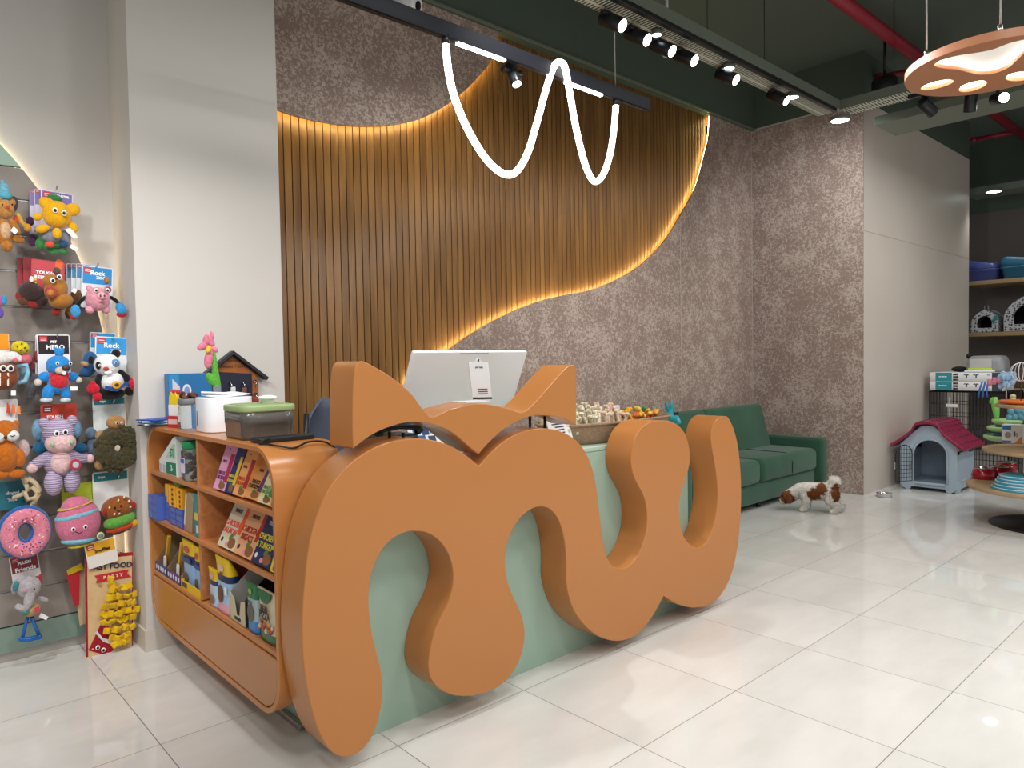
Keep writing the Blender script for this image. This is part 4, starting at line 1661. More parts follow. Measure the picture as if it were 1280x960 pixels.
# --- row 1
T = Toy('plush_lion', 'tan plush lion with a blue party hat at the edge of the top row', 'plush toy', 8, 275)
T.new().e(6, 262, 12, 12, .01).e(-2, 252, 5, 5).e(15, 253, 5, 5).done('head', plush('#c98f4a'))
T.new().e(4, 290, 12, 17).e(18, 284, 5, 11, .01, a=-25).e(8, 308, 8, 7, .01).e(22, 299, 9, 5, a=10).done('body', plush('#b9782f'))
T.new().e(6, 289, 8, 11, .016).done('belly', plush('#dcb38a'))
T.new().e(16, 256, 7, 12, -.012, a=15).done('mane', plush('#4a3b52'))
T.new().e(6, 245, 9, 5, .012).done('hat_brim', C('#4fa3b8'))
T.new().e(5, 238, 7, 9, .01).e(3, 229, 3, 4, .01).done('hat', plush('#79b9d0'))
T.eyes([(1, 258), (13, 258)], 1.8, .05, False)
T.new().e(8, 262, 2.5, 2, .05, .004).done('nose', C('#a03a30'))
T.flat('white_tag', [(15, 285), (21, 290), (17, 295), (11, 290)], C('#eeeae6'), .045)
T = Toy('plush_squeaker', 'small orange and yellow squeaker toy hanging beside the tan plush lion', 'plush toy', 24, 276)
T.new().e(20, 275, 4, 6).done('body', plush('#c8502a'))
T.limb([(22, 268), (27, 278), (33, 284)], [3, 3, 4], .004) if T.new() else 0
T.done('strap', plush('#d7a63a'))
T.new().e(34, 285, 5, 5, .01).done('ball', plush('#d2932a'))
card(37, 237, 54, 292, '#d9d4e4', '#8d80b8', 'pale purple header card farthest back behind the yellow star plush', (), Y=1.17, lean=-2)
card(43, 236, 62, 290, '#d9d4e4', '#8577b2', 'pale purple header card second behind the yellow star plush', (), Y=1.15, lean=-2)
card(50, 236, 90, 290, '#e4e0ec', '#7f6fb0', 'purple header card directly behind the yellow star plush', (('MONSTER', .62, .9, .07),), Y=1.12, lean=-3)
hook(69, 238, 1.12, 'chrome hook holding the purple card above the yellow star plush')
T = Toy('plush_monster', 'green and grey plush toy half hidden beneath the yellow star plush', 'plush toy', 65, 300, 1.09)
T.new().e(68, 248, 10, 5).done('stalks', plush('#3f8a4a'))
T.new().e(66, 300, 18, 12).e(60, 308, 6, 6, .01).e(67, 315, 6, 4, .012).e(79, 315, 6, 4, .012).e(50, 305, 6, 7).done('body', plush('#3f8a4a'))
T.new().e(62, 297, 12, 8, .03).done('tummy', plush('#8a8a98'))
T.new().e(60, 307, 6, 4, .04).done('tongue', plush('#e8553a'))
T.new().e(80, 298, 8, 9, .02).done('patch', plush('#8b8f9c'))
T.new().e(78, 306, 6, 5, .03).done('blue_spot', plush('#33507e'))
T.new().e(41, 300, 6, 8, -.01).e(38, 276, 5, 6, -.01).done('arms', plush('#4a2a4e'))
T.flat('white_tag', [(86, 307), (95, 312), (92, 316), (84, 311)], C('#eeeae6'), .05)
T = Toy('plush_star', 'fluffy yellow star-shaped plush with big eyes in the top row', 'plush toy', 72, 270, 1.04)
T.new().e(71, 268, 19, 17, 0, .045).e(59, 255, 11, 8, 0, .02, a=35).e(91, 262, 10, 8, 0, .02, a=-30).e(53, 286, 9, 5, .004, a=-25).e(71, 292, 6, 7, .006).e(91, 284, 6, 7, a=-30).e(47, 271, 6, 4.5, a=-45).done('body', FUZ('#f2b80f', '#d98e08'))
T.eyes([(66, 265), (77, 268.5)], 3.4, .05)
T.new().e(79, 273, 3, .6, .045, .004, a=20).done('mouth', C('#b87a10'))
T.flat('white_tag', [(80, 287), (88, 285), (97, 297), (92, 299)], C('#e8e6e4'), .01)

# --- row 2
card(23, 322, 34, 366, '#a03038', '#8c2830', 'dark red header card farthest back in the second row', (), Y=1.17, logo=None)
card(30, 321, 46, 366, '#a53238', '#93292f', 'dark red header card second in the second row', (), Y=1.15, logo=None)
tc_ = card(38, 323, 80, 366, '#b5404a', '#c24850', 'red tough-resistant header card behind the knitted beaver', (('TOUGH', .42, .62, .13), ('RESISTANT', .48, .48, .13)), Y=1.12, lean=-3, logo=None, hfrac=.9)
t, Mb, ex, ez = tc_
blob(t, Mb, (ex * .18, ez * .8), ex * .09, ex * .09, '#ece2e0', 'round_badge')
b = MB(Mb)
b.prism([(ex * .7, ez * .78), (ex * .92, ez * .78), (ex * .94, ez * 1.0), (ex * .8, ez * 1.08), (ex * .72, ez)], .002)
b.build('orange_flash', C('#e8682a'), t)
for k in range(3):
    patch(t, Mb, ex * .1, ez * (.16 + .11 * k), ex * .17, ez * (.22 + .11 * k), '#e6c34a', 'rating_mark', .002)
T = Toy('plush_beaver', 'dark brown knitted plush hanging behind the tan knitted beaver', 'plush toy', 38, 368, 1.1)
T.new().e(38, 365, 16, 13, 0, .04, a=20).e(50, 377, 9, 8).done('body', plush('#43302c', '#2c1f1d', 300, 1))
T.new().e(40, 380, 9, 5, .004, a=25).e(24, 370, 5, 6).done('feet', plush('#9a2f2a'))
T.new().e(28, 377, 6, 5, .01).done('paw', plush('#6a3f2a'))
T.new().e(38, 350, 3, 4, .03).done('teeth', C('#e8e2dc'))
T = Toy('plush_beaver', 'tan knitted plush beaver with a round red patch in the second row', 'plush toy', 72, 365, 1.05)
T.new().e(70, 362, 15, 16, 0, .045, a=15).e(76, 376, 16, 10, .004, .045, a=-12).e(63, 352, 10, 9, .008).done('body', plush('#b8792c', '#8f5a1c', 330, 1))
T.new().e(61, 366, 8, 7.5, .05, .01).done('red_patch', plush('#b04a40'))
T.new().e(60, 367, 4.5, 4, .058, .006).done('patch_core', plush('#c8803a'))
T.new().e(71, 339, 5, 5, .0).done('tuft', plush('#5f5248'))
T.new().e(71, 390, 6, 5, -.01).done('foot', plush('#8f2420'))
T.eyes([(63, 352), (71, 347.5)], 3.2, .055)
T.new().e(67, 350, 1.8, 1.5, .062, .004).done('nose', C('#3a2218'))
T.flat('white_tag', [(89, 361), (94, 363), (91, 368), (86, 365)], C('#ece8e4'), .05)
for k, (x, lb) in enumerate(((83, 'blue-white header card farthest back behind the pink pig'), (89, 'blue-white header card third back behind the pink pig'), (95, 'blue-white header card just behind the front one of the pink pig'))):
    card(x, 329, x + 24, 380, '#dfe2e6', '#4d8fb8', lb, (), Y=1.18 - .02 * k, lean=-2)
card(101, 331, 140, 384, '#e4e8ee', '#2f8fd0', 'front blue-white rock header card above the pink pig', (('Rock', .5, .84, .15), ('ZOO', .62, .73, .09)), Y=1.11, lean=-3, hfrac=.42)
hook(120, 334, 1.11, 'chrome hook holding the blue card above the pink pig')
T = Toy('plush_bear', 'small brown plush peeking out behind the pink pig', 'plush toy', 96, 378, 1.12)
T.new().e(96, 372, 8, 11).e(86, 392, 5, 7).done('body', plush('#6b4a30'))
T.new().e(86, 388, 4, 8, .02).done('sleeve', plush('#b8761f'))
T = Toy('plush_pig', 'pink plush pig with blue boxing gloves in front of the blue card', 'plush toy', 123, 375, 1.03)
T.new().e(122, 374, 16, 15, 0, .05).e(112, 387, 6, 5, .006).e(132, 387, 6, 5, .006).e(112, 361, 4, 5, a=-25).e(134, 361, 4, 5, a=25).done('body', plush('#eaa0ae'))
T.new().e(124, 371, 6, 4.5, .05, .012).done('snout', plush('#f2b9bd'))
for x in (121.5, 126.5):
    T.new().e(x, 371, 1.2, 1.6, .062, .003).done('nostril', C('#6a3a3a'))
T.new().limb([(106, 372), (101, 376), (96, 382)], 2.6).limb([(139, 372), (144, 375), (149, 380)], 2.6).done('arms', plush('#1d1a1c'))
T.new().e(94, 389, 6, 8, .006).e(151, 386, 7, 8, .006, a=-25).done('gloves', plush('#3fa0de'))
T.new().e(92, 396, 4, 3.5, 0).e(152, 393, 7, 4, 0).done('cuffs', plush('#b8243a'))
T.new().e(133, 363, 4, 4, .035, .006).done('eye_patch', plush('#a0405a'))
T.eyes([(117, 364), (131, 364)], 2.6, .05)
T.new().e(125, 378, 5, .8, .052, .003).done('mouth', C('#a05a5a'))
T.new().e(135, 350, 4, 4.5, -.02).done('tail', plush('#b07a4a'))
T = Toy('plush_parrot', 'pink and blue plush cut off at the picture edge in the second row', 'plush toy', 0, 385)
T.new().e(-3, 376, 6, 9).done('pink_body', plush('#d85aa0'))
T.new().e(5, 375, 4, 6).done('blue_wing', plush('#2f9ad0'))
T.new().e(0, 391, 5, 7).done('purple_foot', plush('#6a52a8'))

# --- row 3
card(-8, 417, 12, 442, '#e8dcc8', '#e8941f', 'orange header card above the brown mug plush', (), logo='#c06a28', hfrac=.8)
T = Toy('plush_mug', 'brown plush mug of root beer with white foam and round glasses', 'plush toy', 8, 470)
T.new().e(4, 472, 20, 16, 0, .05).e(4, 462, 19, 9, 0, .05).done('mug_body', plush('#8a4522'))
T.new().e(0, 447, 15, 9, .01).e(14, 446, 11, 7, .01).e(-6, 444, 8, 6).e(22, 448, 6, 5, .008).done('foam', FUZ('#eceae6', '#cfcac4'))
T.new().limb([(23, 458), (33, 456), (35, 466), (32, 476), (24, 478)], 3.2).done('handle', plush('#8fc4dc'))
for x in (-2, 8):
    T.flat('stripe', [(x - 1, 482), (x - 1, 466), (x + 1, 466), (x + 1, 482)], C('#e0d6cc'), .047)
for x in (2, 11):
    T.new().e(x, 460.5, 4.6, 4.4, .05, .004).done('eye', C('#e8e4e0', .3))
    T.new().e(x, 460.5, 2.6, 2.6, .054, .004).done('pupil', C('#1a1616', .2))
T.new().e(18, 451, 4, 3, .03).done('candy_tie', C('#c85a64'))
T.flat('white_tag', [(12, 488), (18, 488), (18, 494), (12, 494)], C('#f0eeec'), .04)
T = Toy('plush_ice_cream', 'yellow and pink plush ice cream above the mug handle', 'plush toy', 27, 445, 1.12)
T.new().e(25, 435, 12, 9, .01, .035, a=15).done('yellow_scoop', plush('#e6cf1e'))
T.new().e(31, 449, 9, 8, 0, .03).done('pink_scoop', plush('#df6f80'))
T.new().e(31, 468, 6, 13, -.01).done('cone', plush('#8dbbd2'))
for x, y in ((20, 433), (25, 430), (29, 435), (32, 439), (24, 438)):
    T.new().e(x, y, .9, 1.4, .045, .003, a=30).done('sprinkle', C('#4a3a20'))
card(44, 418, 86, 478, '#e6e6e8', '#3a2a30', 'white header card behind the front dark one of the blue beaver', (), Y=1.15, lean=-2)
card(48, 418, 89, 476, '#eceef0', '#2d2228', 'dark hero header card above the blue beaver', (('HERO', .55, .72, .13), ('PET', .5, .84, .07)), Y=1.125, lean=0, hfrac=.42)
hook(70, 421, 1.125, 'chrome hook holding the dark hero card')
T = Toy('plush_club', 'grey plush stick dangling beside the blue beaver', 'plush toy', 40, 485, 1.13)
T.new().limb([(44, 470), (41, 482), (38, 494)], [4, 5, 6]).done('stick', plush('#6a6e78'))
T.new().e(40, 455, 4, 9, -.01).e(47, 445, 5, 7, -.01).done('tuft', plush('#8f3c3a'))
T = Toy('plush_beaver', 'bright blue plush beaver in a red vest with buck teeth', 'plush toy', 72, 470, 1.04)
B_ = plush('#2a92e0')
T.new().e(73, 457, 16, 13, 0, .05).e(74, 441, 6, 6).e(70, 438, 2.5, 4).e(78, 438, 2.5, 4).done('head', B_)
T.new().e(73, 479, 14, 14, 0, .045).e(55, 471, 8, 6, .004, a=-35).e(91, 471, 8, 6, .004, a=35).e(60, 490, 8, 10, .01, a=20).e(81, 490, 7, 10, .01, a=-15).done('body', B_)
T.new().e(73, 477, 12.5, 11, .014, .04).e(65, 470, 5, 5, .014).e(81, 470, 5, 5, .014).done('red_vest', plush('#d42f38'))
T.new().e(74, 463, 8, 5, .042, .016).done('muzzle', plush('#e2cdb8'))
T.new().e(79, 460, 5, 3.8, .056, .012).done('nose', C('#4a3024', .5))
T.new().e(77, 466.5, 2.6, 2.4, .058, .004).done('teeth', C('#f4f2ee'))
T.new().e(47, 478, 5, 4.5, .008).e(98, 475, 4.5, 4, .008).done('paws', plush('#e0d2c0'))
T.new().e(57, 500, 8, 3, .014).e(81, 500, 7, 3, .014).done('soles', plush('#cfd6dc'))
T.eyes([(69, 454.5), (85, 454.5)], 2.3, .05)
T.flat('white_tag', [(86, 483), (95, 483), (95, 488), (86, 488)], C('#eeecea'), .03)
card(112, 415, 144, 470, '#dfe4ea', '#3a90c8', 'blue header card behind the front card of the panda', (), Y=1.13, lean=-2)
card(118, 420, 158, 470, '#eef0f4', '#3a9fe0', 'front blue-white rock header card above the panda', (('Rock', .5, .78, .17), ('ZOO', .64, .64, .1)), Y=1.1, lean=-3, hfrac=.45)
hook(140, 423, 1.1, 'chrome hook holding the blue card above the panda')
T = Toy('plush_rhino', 'dark blue plush rhino with a tan horn half hidden behind the panda', 'plush toy', 112, 460, 1.09)
T.new().e(113, 453, 10, 14).e(108, 465, 9, 6).done('body', plush('#2f5f92'))
T.new().e(105, 455, 6, 3, .02, a=25).done('horn', plush('#c89a70'))
T.new().e(113, 486, 6, 6).done('glove', plush('#b8202c'))
T = Toy('plush_panda', 'white and black plush panda boxer with red gloves and a champion belt', 'plush toy', 135, 470, 1.02)
T.new().e(134, 456, 17, 14, 0, .05).done('head', plush('#f0f0f0', '#d0d0d4'))
K_ = plush('#1c1a1c')
T.new().e(145, 442, 6, 5.5, .0).e(114, 450, 4, 5).done('ears', K_)
T.new().e(140, 477, 15, 13, 0, .045).done('torso', plush('#f0f0f0', '#d0d0d4'))
T.new().limb([(150, 466), (158, 472), (162, 478)], 5).limb([(124, 472), (122, 480), (121, 488)], 5).e(139, 492, 18, 8, 0).e(162, 489, 7, 6).done('dark_limbs', K_)
T.new().e(169, 482, 8, 8, .01).e(165, 478, 6, 5, .01).e(175, 486, 5, 5, .01).done('glove', plush('#d8203a'))
T.new().e(116, 486, 8, 7, .01).e(121, 496, 6, 6, .012).e(115, 480, 4, 4, .012).done('glove', plush('#cf1f34'))
T.new().e(141, 454, 6, 5, .04, .012).done('blue_eye_patch', plush('#5a9ad0'))
T.new().e(120.5, 457, 3.5, 5, .035, .012).done('black_eye_patch', K_)
T.new().e(129, 461, 3.6, 2.6, .052, .01).done('nose', plush('#c0453a'))
T.new().e(132, 465.5, 5, 2.4, .047, .006).done('teeth', C('#f6f6f4'))
T.eyes([(141, 453.5), (121, 457)], 1.6, .054)
T.flat('belt', [(128, 482), (142, 484), (158, 476), (158, 480), (143, 489), (128, 486)], plush('#2a4f9a'), .05, .004)
T.new().e(142, 481, 6, 5, .052, .006).done('belt_buckle', C('#d89a2e', .4))
T.new().e(142, 481, 3, 2.4, .056, .004).done('buckle_core', C('#3a2a1a', .5))

# --- row 4
card(-10, 500, 23, 532, '#e8e8e6', '#d8d4d0', 'white header card with orange shapes above the orange fox', (), hfrac=.3, logo='#d8542a')
T = Toy('felt_tag', 'orange felt zigzag tags beside the white card of the fox', 'toy tag', 18, 512, 1.115)
for k in range(3):
    T.flat('felt_strip', [(8 + 6 * k, 516), (9 + 6 * k, 503 + 2 * k), (12 + 6 * k, 507), (13 + 6 * k, 518)], C(('#d84a30', '#e8702a', '#f08a3a')[k]), .01 * k)
T = Toy('plush_fox', 'orange plush fox with a white sleeping face', 'plush toy', 8, 562, 1.04)
O_ = plush('#bf6a1c', '#9a5012')
T.new().e(6, 540, 18, 15, 0, .05).e(20, 530, 5, 5).done('head', O_)
T.new().e(6, 570, 19, 22, 0, .05).e(24, 572, 7, 12, .02).e(20, 592, 12, 6, .01).e(0, 593, 14, 6, .01).done('body', O_)
T.new().e(14, 544, 9, 7, .036, .018).e(-3, 546, 8, 7, .036, .018).done('white_face', plush('#f0efec'))
T.new().e(4.5, 546, 2.6, 1.8, .056, .006).done('nose', C('#1a1616'))
T.new().limb([(11, 543.5), (13, 544.5), (16, 543)], .7, .057).done('sleeping_eye', C('#2a1f1a'))
T.new().e(31, 562, 8, 12, -.03).done('tail_tip', plush('#e6ccc8'))
card(52, 506, 97, 548, '#d8503c', '#d8452f', 'orange-red tough-resistant header card above the hippo', (('TOUGH', .38, .62, .12), ('RESISTANT', .46, .46, .12)), Y=1.14, hfrac=.9, logo='#7a2a30')
T = Toy('plush_elephant', 'blue plush elephant hidden behind the lilac hippo', 'plush toy', 72, 550, 1.13)
T.new().e(48, 538, 8, 14).e(96, 536, 6, 12).e(72, 545, 22, 20).done('body', plush('#7aa6c4'))
T.new().e(50, 560, 10, 8, .01, a=-30).e(100, 560, 10, 7, .01, a=20).done('legs', plush('#2a6f9a'))
T = Toy('plush_hippo', 'big lilac corduroy plush hippo with a pale pink muzzle and belly', 'plush toy', 74, 570, 1.03)
M_hip = bpy.data.materials.new('lilac_corduroy')
M_hip.use_nodes = True
_t = NT(M_hip)
_tc = _t.node('ShaderNodeTexCoord')
_wv = _t.node('ShaderNodeTexWave', Scale=34.0, Distortion=2.2)
_wv.bands_direction = 'Z'
_t.link(_tc.outputs['Object'], _wv.inputs[0])
_t.link(_t.mix(_wv.outputs['Fac'], lin('#9a86a8'), lin('#c9bad2')), _t.b.inputs['Base Color'])
_t.b.inputs['Roughness'].default_value = .95
_bp = _t.node('ShaderNodeBump', Strength=.8, Distance=.004)
_t.link(_wv.outputs['Fac'], _bp.inputs['Height'])
_t.link(_bp.outputs[0], _t.b.inputs['Normal'])
T.new().e(73, 540, 21, 17, 0, .065).e(55, 529, 7, 7, .0).e(90, 526, 7, 7, .0).e(75, 577, 21, 20, -.005, .06).limb([(60, 571), (50, 577), (42, 582)], [8, 8, 7]).limb([(90, 570), (100, 573), (108, 573)], [8, 7, 7]).done('body', M_hip)
T.new().e(66, 603, 12, 16, .012, .045).e(89, 600, 11, 16, .012, .045).done('legs', M_hip)
Pk = plush('#ecc4c4')
T.new().e(74, 553, 20, 13, .03, .05).done('muzzle', Pk)
T.new().e(74, 577, 13, 14, .04, .024).done('belly', Pk)
T.new().e(40, 585, 7, 6, .01).e(112, 573, 6, 5.5, .01).done('paws', Pk)
for x, y in ((61, 554), (85, 551)):
    T.new().e(x, y, 2.6, 2.8, .076, .006).done('nostril', plush('#9fc29a'))
T.new().limb([(58, 564), (68, 567), (80, 566), (90, 561)], .5, .076).done('mouth', C('#8a5a60'))
T.eyes([(67.5, 540.5), (78, 539)], 3.6, .063)
T.flat('red_tag', oval((90, 579), 7, 7.5, 8), C('#b8303f'), .075, .003)
T.new().e(90, 579, 4.2, 4.2, .078, .002).done('tag_core', C('#b5bcc8'))
card(117, 497, 158, 540, '#dfe6e2', '#2a8088', 'teal and white header card in front of the back one above the furry ring', (('toys', .3, .88, .09),), Y=1.12, logo=None, hfrac=.22)
card(117, 591, 162, 640, '#eef0ee', '#2a8890', 'teal topped white header card above the plush burger', (('toys', .25, .87, .09),), Y=1.1, logo=None, hfrac=.24)
hook(146, 596, 1.1, 'chrome hook holding the teal card above the burger')
hook(140, 503, 1.12, 'chrome hook holding the teal card above the furry ring')
T = Toy('plush_koala', 'grey-blue plush behind the furry lion ring', 'plush toy', 113, 556, 1.13)
T.new().e(114, 542, 8, 8).e(116, 560, 8, 12).done('body', plush('#6a7f96'))
T = Toy('plush_ring_lion', 'furry dark green ring-shaped plush with a tan monkey face on top', 'plush toy', 147, 558, 1.03)
L = []
c0 = T.at(147, 560)
for k in range(24):
    a = 2 * PI * k / 24
    L.append(c0 + Vector((17 * T.ex * math.cos(a), 0, 16 * T.ez * math.sin(a))))
T.new().m.tube(L, 13.5 * T.ex, 14, True)
for k in range(150):
    a, r_ = rnd.uniform(0, 6.28), rnd.uniform(8, 31)
    p = c0 + Vector((r_ * T.ex * math.cos(a), -math.sqrt(max(0, 1 - ((r_ - 18) / 14) ** 2)) * .04, r_ * T.ez * math.sin(a) * .96))
    T.m.ell(p, (.012, .009, .016), rot(rnd.uniform(-40, 40), rnd.uniform(0, 180), 0), 7, 5)
M_fur = plush('#4a4426', '#2c2815', 260, 1)
s_ = T.done('furry_ring', M_fur)
T.new().e(144, 528, 12, 9, .01, .035).done('head', plush('#b5854e'))
T.new().e(125, 545, 6, 7).e(172, 542, 6, 6).e(124, 581, 6, 7, a=-20).done('paws', plush('#b58a58'))
T.eyes([(143, 528), (149, 528)], 1.8, .047)
T.new().e(146, 531, 2, 1.4, .048, .005).done('nose', C('#5a3a22'))
# rope toy and its card
card(-12, 604, 34, 640, '#2a6f7c', '#23626f', 'dark teal header card behind the knotted rope toy', (('dogwi', .62, .58, .16), ('Toys', .6, .34, .14)), Y=1.13, logo=None, hfrac=.4, tcol='#d6dede')
T = Toy('rope_toy', 'knotted beige rope toy hanging below the orange fox', 'rope toy', 40, 610, 1.06)
R_ = plush('#cdb893', '#9c8560', 150, 1)
T.new().limb([(27, 592), (31, 602), (35, 612), (28, 618), (18, 622)], 3.2).limb([(36, 598), (44, 604), (49, 612), (44, 622), (34, 624), (30, 614), (40, 608), (48, 618), (42, 628)], 3.4, .01).done('rope', R_)
T.new().limb([(42, 628), (40, 634), (37, 640)], [3.4, 4, 4.6]).e(32, 600, 4, 4, .01).done('knot_tail', R_)

# --- row 5
T = Toy('plush_donut', 'big plush donut with pink icing, sprinkles and a blue base', 'plush toy', 31, 665, 1.05)
L = []
c0 = T.at(31, 665)
for k in range(28):
    a = 2 * PI * k / 28
    L.append(c0 + Vector((21 * T.ex * math.cos(a), 0, 21.5 * T.ez * math.sin(a))))
T.new().m.tube(L, .042, 14, True, flat=1)
T.done('blue_base', plush('#1f62b4'))
T.new().m.tube([p + Vector((0, -.02, 0)) for p in L], .033, 14, True)
T.done('pink_icing', plush('#e08a9c', '#c86a80'))
for k in range(90):
    a, r_ = rnd.uniform(0, 6.28), rnd.uniform(13.5, 28.5)
    dd = math.sqrt(max(0, 1 - ((r_ - 21) / 9.5) ** 2)) * .031 + .021
    p = c0 + Vector((r_ * T.ex * math.cos(a), -dd, r_ * T.ez * math.sin(a)))
    b = MB()
    b.ell(p, (.0022, .0022, .006), rot(rnd.uniform(-20, 20), rnd.uniform(0, 180), 0), 6, 5)
    b.build('sprinkle', C(rnd.choice(('#f4eef0', '#f4eef0', '#c8303a', '#23304a', '#6a3a8a', '#e86a3a'))), T.t)
card(78, 606, 122, 640, '#d3de4e', '#c4d63a', 'lime green header card above the pink fuzzy cupcake', (), Y=1.13, logo='#8a7f78', hfrac=.5)
T = Toy('plush_cupcake', 'pink and blue fuzzy plush with a smiling face', 'plush toy', 98, 655, 1.03)
T.new().e(98, 652, 29, 30, 0, .06).e(95, 634, 19, 14, 0, .05).done('pink_body', FUZ('#dd7f9a', '#c05a80'))
T.new().e(96, 643, 28.6, 6.5, 0, .0615, a=-9).e(98, 675, 22.5, 5, 0, .049, a=3).done('bands', FUZ('#86c6d8', '#6aa8c0'))
T.new().e(94, 632, 23.5, 2, 0, .052, a=-11).e(99, 681.5, 15, 3, 0, .034, a=-3).done('trims', FUZ('#e6cc4a'))
T.eyes([(88, 659), (103, 656)], 2.8, .06)
T.new().limb([(91, 662), (95, 664), (99, 662)], .7, .063).done('smile', C('#3a1f2a'))
T.new().e(123, 668, 5, 5, .04, .006).done('gold_badge', C('#d8cc7a', .4))
T.new().e(123, 668, 3.2, 3.2, .045, .004).done('badge_core', C('#6a8a96', .4))
T = Toy('plush_burger', 'plush hamburger with a smiling bun, lettuce and tomato', 'plush toy', 149, 642, 1.04)
T.new().e(147, 635, 21, 15, 0, .05, a=-10).done('bun_top', plush('#9c5a28', '#7f451c'))
T.new().e(149, 650, 21, 9, .006, .05, a=-14).done('lettuce', FUZ('#6fb04a', '#4f8f34'))
T.new().e(152, 658, 20, 5.5, .0, .045, a=-14).done('tomato', plush('#d8481f'))
T.new().e(150, 662, 18, 5, -.01, .04, a=-12).done('patty', plush('#4a2b1c'))
T.new().e(165, 653, 6, 5, .02, a=-20).done('cheese', plush('#e8b31f'))
for x, y in ((134, 633), (145, 624), (158, 625), (140, 641), (146, 640), (160, 632), (152, 620)):
    T.new().e(x, y, 1.2, 1.8, .043, .006, a=20).done('sesame_seed', C('#f0e2c0'))
for x, y in ((140, 633), (148, 631)):
    T.new().e(x, y, 1.3, 1.7, .048, .004).done('eye', C('#1f1410'))
T.new().limb([(142, 636), (145, 637.5), (148, 635)], .6, .05).done('smile', C('#2a1a12'))
for x, y in ((129, 639), (165, 630)):
    T.new().e(x, y, 3, 4, .03).done('red_cheek', plush('#b8241f'))

# --- row 6
card(16, 697, 52, 728, '#ece6e4', '#8a2a30', 'dark red friends header card above the grey elephant', (('Friends', .5, .42, .24), ('PLUSH', .5, .68, .16)), Y=1.12, lean=6, hfrac=.68)
hook(36, 699, 1.12, 'chrome hook holding the dark red friends card')
T = Toy('plush_elephant', 'pale grey plush elephant with a blue teether ring at the bottom', 'plush toy', 35, 745, 1.06)
G_ = plush('#b9b2b4')
T.new().e(36, 734, 16, 14, 0, .045).limb([(36, 742), (34, 754), (29, 760), (22, 757)], [7, 6.5, 6, 5], .025).e(54, 749, 8, 3, 0, a=35).done('head', G_)
T.new().e(20, 733, 6, 9, .0, a=15).done('ear', G_)
T.new().e(19, 732, 4, 6.5, .014, .012, a=15).done('ear_lining', plush('#3a8a92'))
T.new().e(38, 762, 13, 9, -.005, .04).done('body', plush('#c2a577'))
T.new().e(30, 763, 6, 4, .03).done('green_bib', plush('#4a8a7a'))
T.flat('red_patch', [(40, 757), (46, 754), (48, 760), (42, 763)], C('#c8404a'), .05)
T.eyes([(41, 733)], 1.4, .048, False)
T.new().e(29, 736, 1.8, 1.6, .045, .004).done('pink_cheek', C('#d87a8a'))
T.flat('white_tag', [(50, 764), (59, 769), (56, 773), (47, 769)], C('#efedeb'), .03)
T.new().e(51, 726, 3, 8, -.01).done('red_fin', plush('#c0303a'))
T.new().limb([(35, 770), (31, 785), (28, 797)], 2.4).limb([(39, 770), (44, 783), (49, 794)], 2.4).limb([(27, 799), (37, 799), (49, 796)], 4).done('teether', C('#1f62ae', .35))
# snuffle mats
T = Toy('snuffle_mat', 'red and cream folded mat hanging behind the fries mat', 'snuffle mat', 95, 745, 1.14)
T.flat('mat', [(96, 715), (112, 706), (116, 776), (100, 782), (97, 760)], C('#c8b088'), 0, .012)
T.flat('red_print', [(82, 716), (99, 712), (98, 755), (92, 757)], C('#b3202c'), .014, .006)
T.flat('yellow_fringe', [(83, 712), (101, 703), (104, 710), (84, 718)], plush('#d8b62a'), .02, .01)
sm = Toy('snuffle_mat', 'cream fast food party mat with red border and yellow felt fries', 'snuffle mat', 135, 760, 1.05)
cnr = [(106, 696), (166, 690), (166, 824), (108, 829)]
sm.flat('red_border', cnr, plush('#b3242c', None, 300), 0, .008)
inn = [(108.5, 700), (164.5, 694), (164, 821), (110, 826)]
sm.flat('mat_cloth', inn, plush('#dcbc8c', '#d0ac7a', 60, .3), .008, .002)
A, Bx, Dv = sm.at(111, 714, .0125), sm.at(164, 709, .0125), sm.at(111, 704, .0125)
Mt = frame((A + Bx) / 2, Bx - A, Dv - A)
wt = (Bx - A).length
text('FAST FOOD', wt * .19, Mt @ Matrix.Translation((0, wt * .09, 0)), C('#1f2f4a'), sm.t, bold=.001)
sm.flat('red_ribbon', [(117, 719), (160, 711), (158, 716), (163, 720), (119, 728), (121, 723)], C('#c22a32'), .0125, .0015)
A, Bx = sm.at(122, 722.5, .0145), sm.at(158, 716.5, .0145)
text('P A R T Y', wt * .11, frame((A + Bx) / 2, Bx - A, (0, 0, 1)), C('#f0dfc8'), sm.t, bold=.0006)
sm.flat('red_cup', [(127, 776), (154, 796), (134, 819), (110, 812)], plush('#b31f30'), .011, .006)
sm.flat('white_band', [(117.5, 790), (120, 787), (127, 796), (152, 803), (148, 808), (128, 801)], plush('#ece6e4'), .0175, .002)
sm.eyes([(121, 808), (128, 811)], 2.8, .019)
for x, y in ((115, 810), (129, 817)):
    sm.new().e(x, y, 1.6, 1, .018, .002).done('cheek', C('#e8a0a8'))
for x, y in ((124, 730), (152, 817)):
    st = []
    for k in range(10):
        a = PI / 2 + 2 * PI * k / 10
        r_ = 4 if k % 2 == 0 else 2
        st.append((x + r_ * math.cos(a), y - r_ * math.sin(a)))
    sm.flat('star_print', st, C('#b8915e'), .0125, .0008)
fy = [plush('#e8c015', '#cfa00c', 80, .4), plush('#dcb010', '#c4950a', 80, .4)]
rows = [(138, 722, 3, 0), (136, 734, 5, -2), (134, 746, 7, 0), (128, 757, 8, 0), (126, 766, 9, 3), (127, 775, 8, 4), (131, 785, 7, 4), (137, 794, 5, 5), (141, 800, 4, 5)]
n = 0
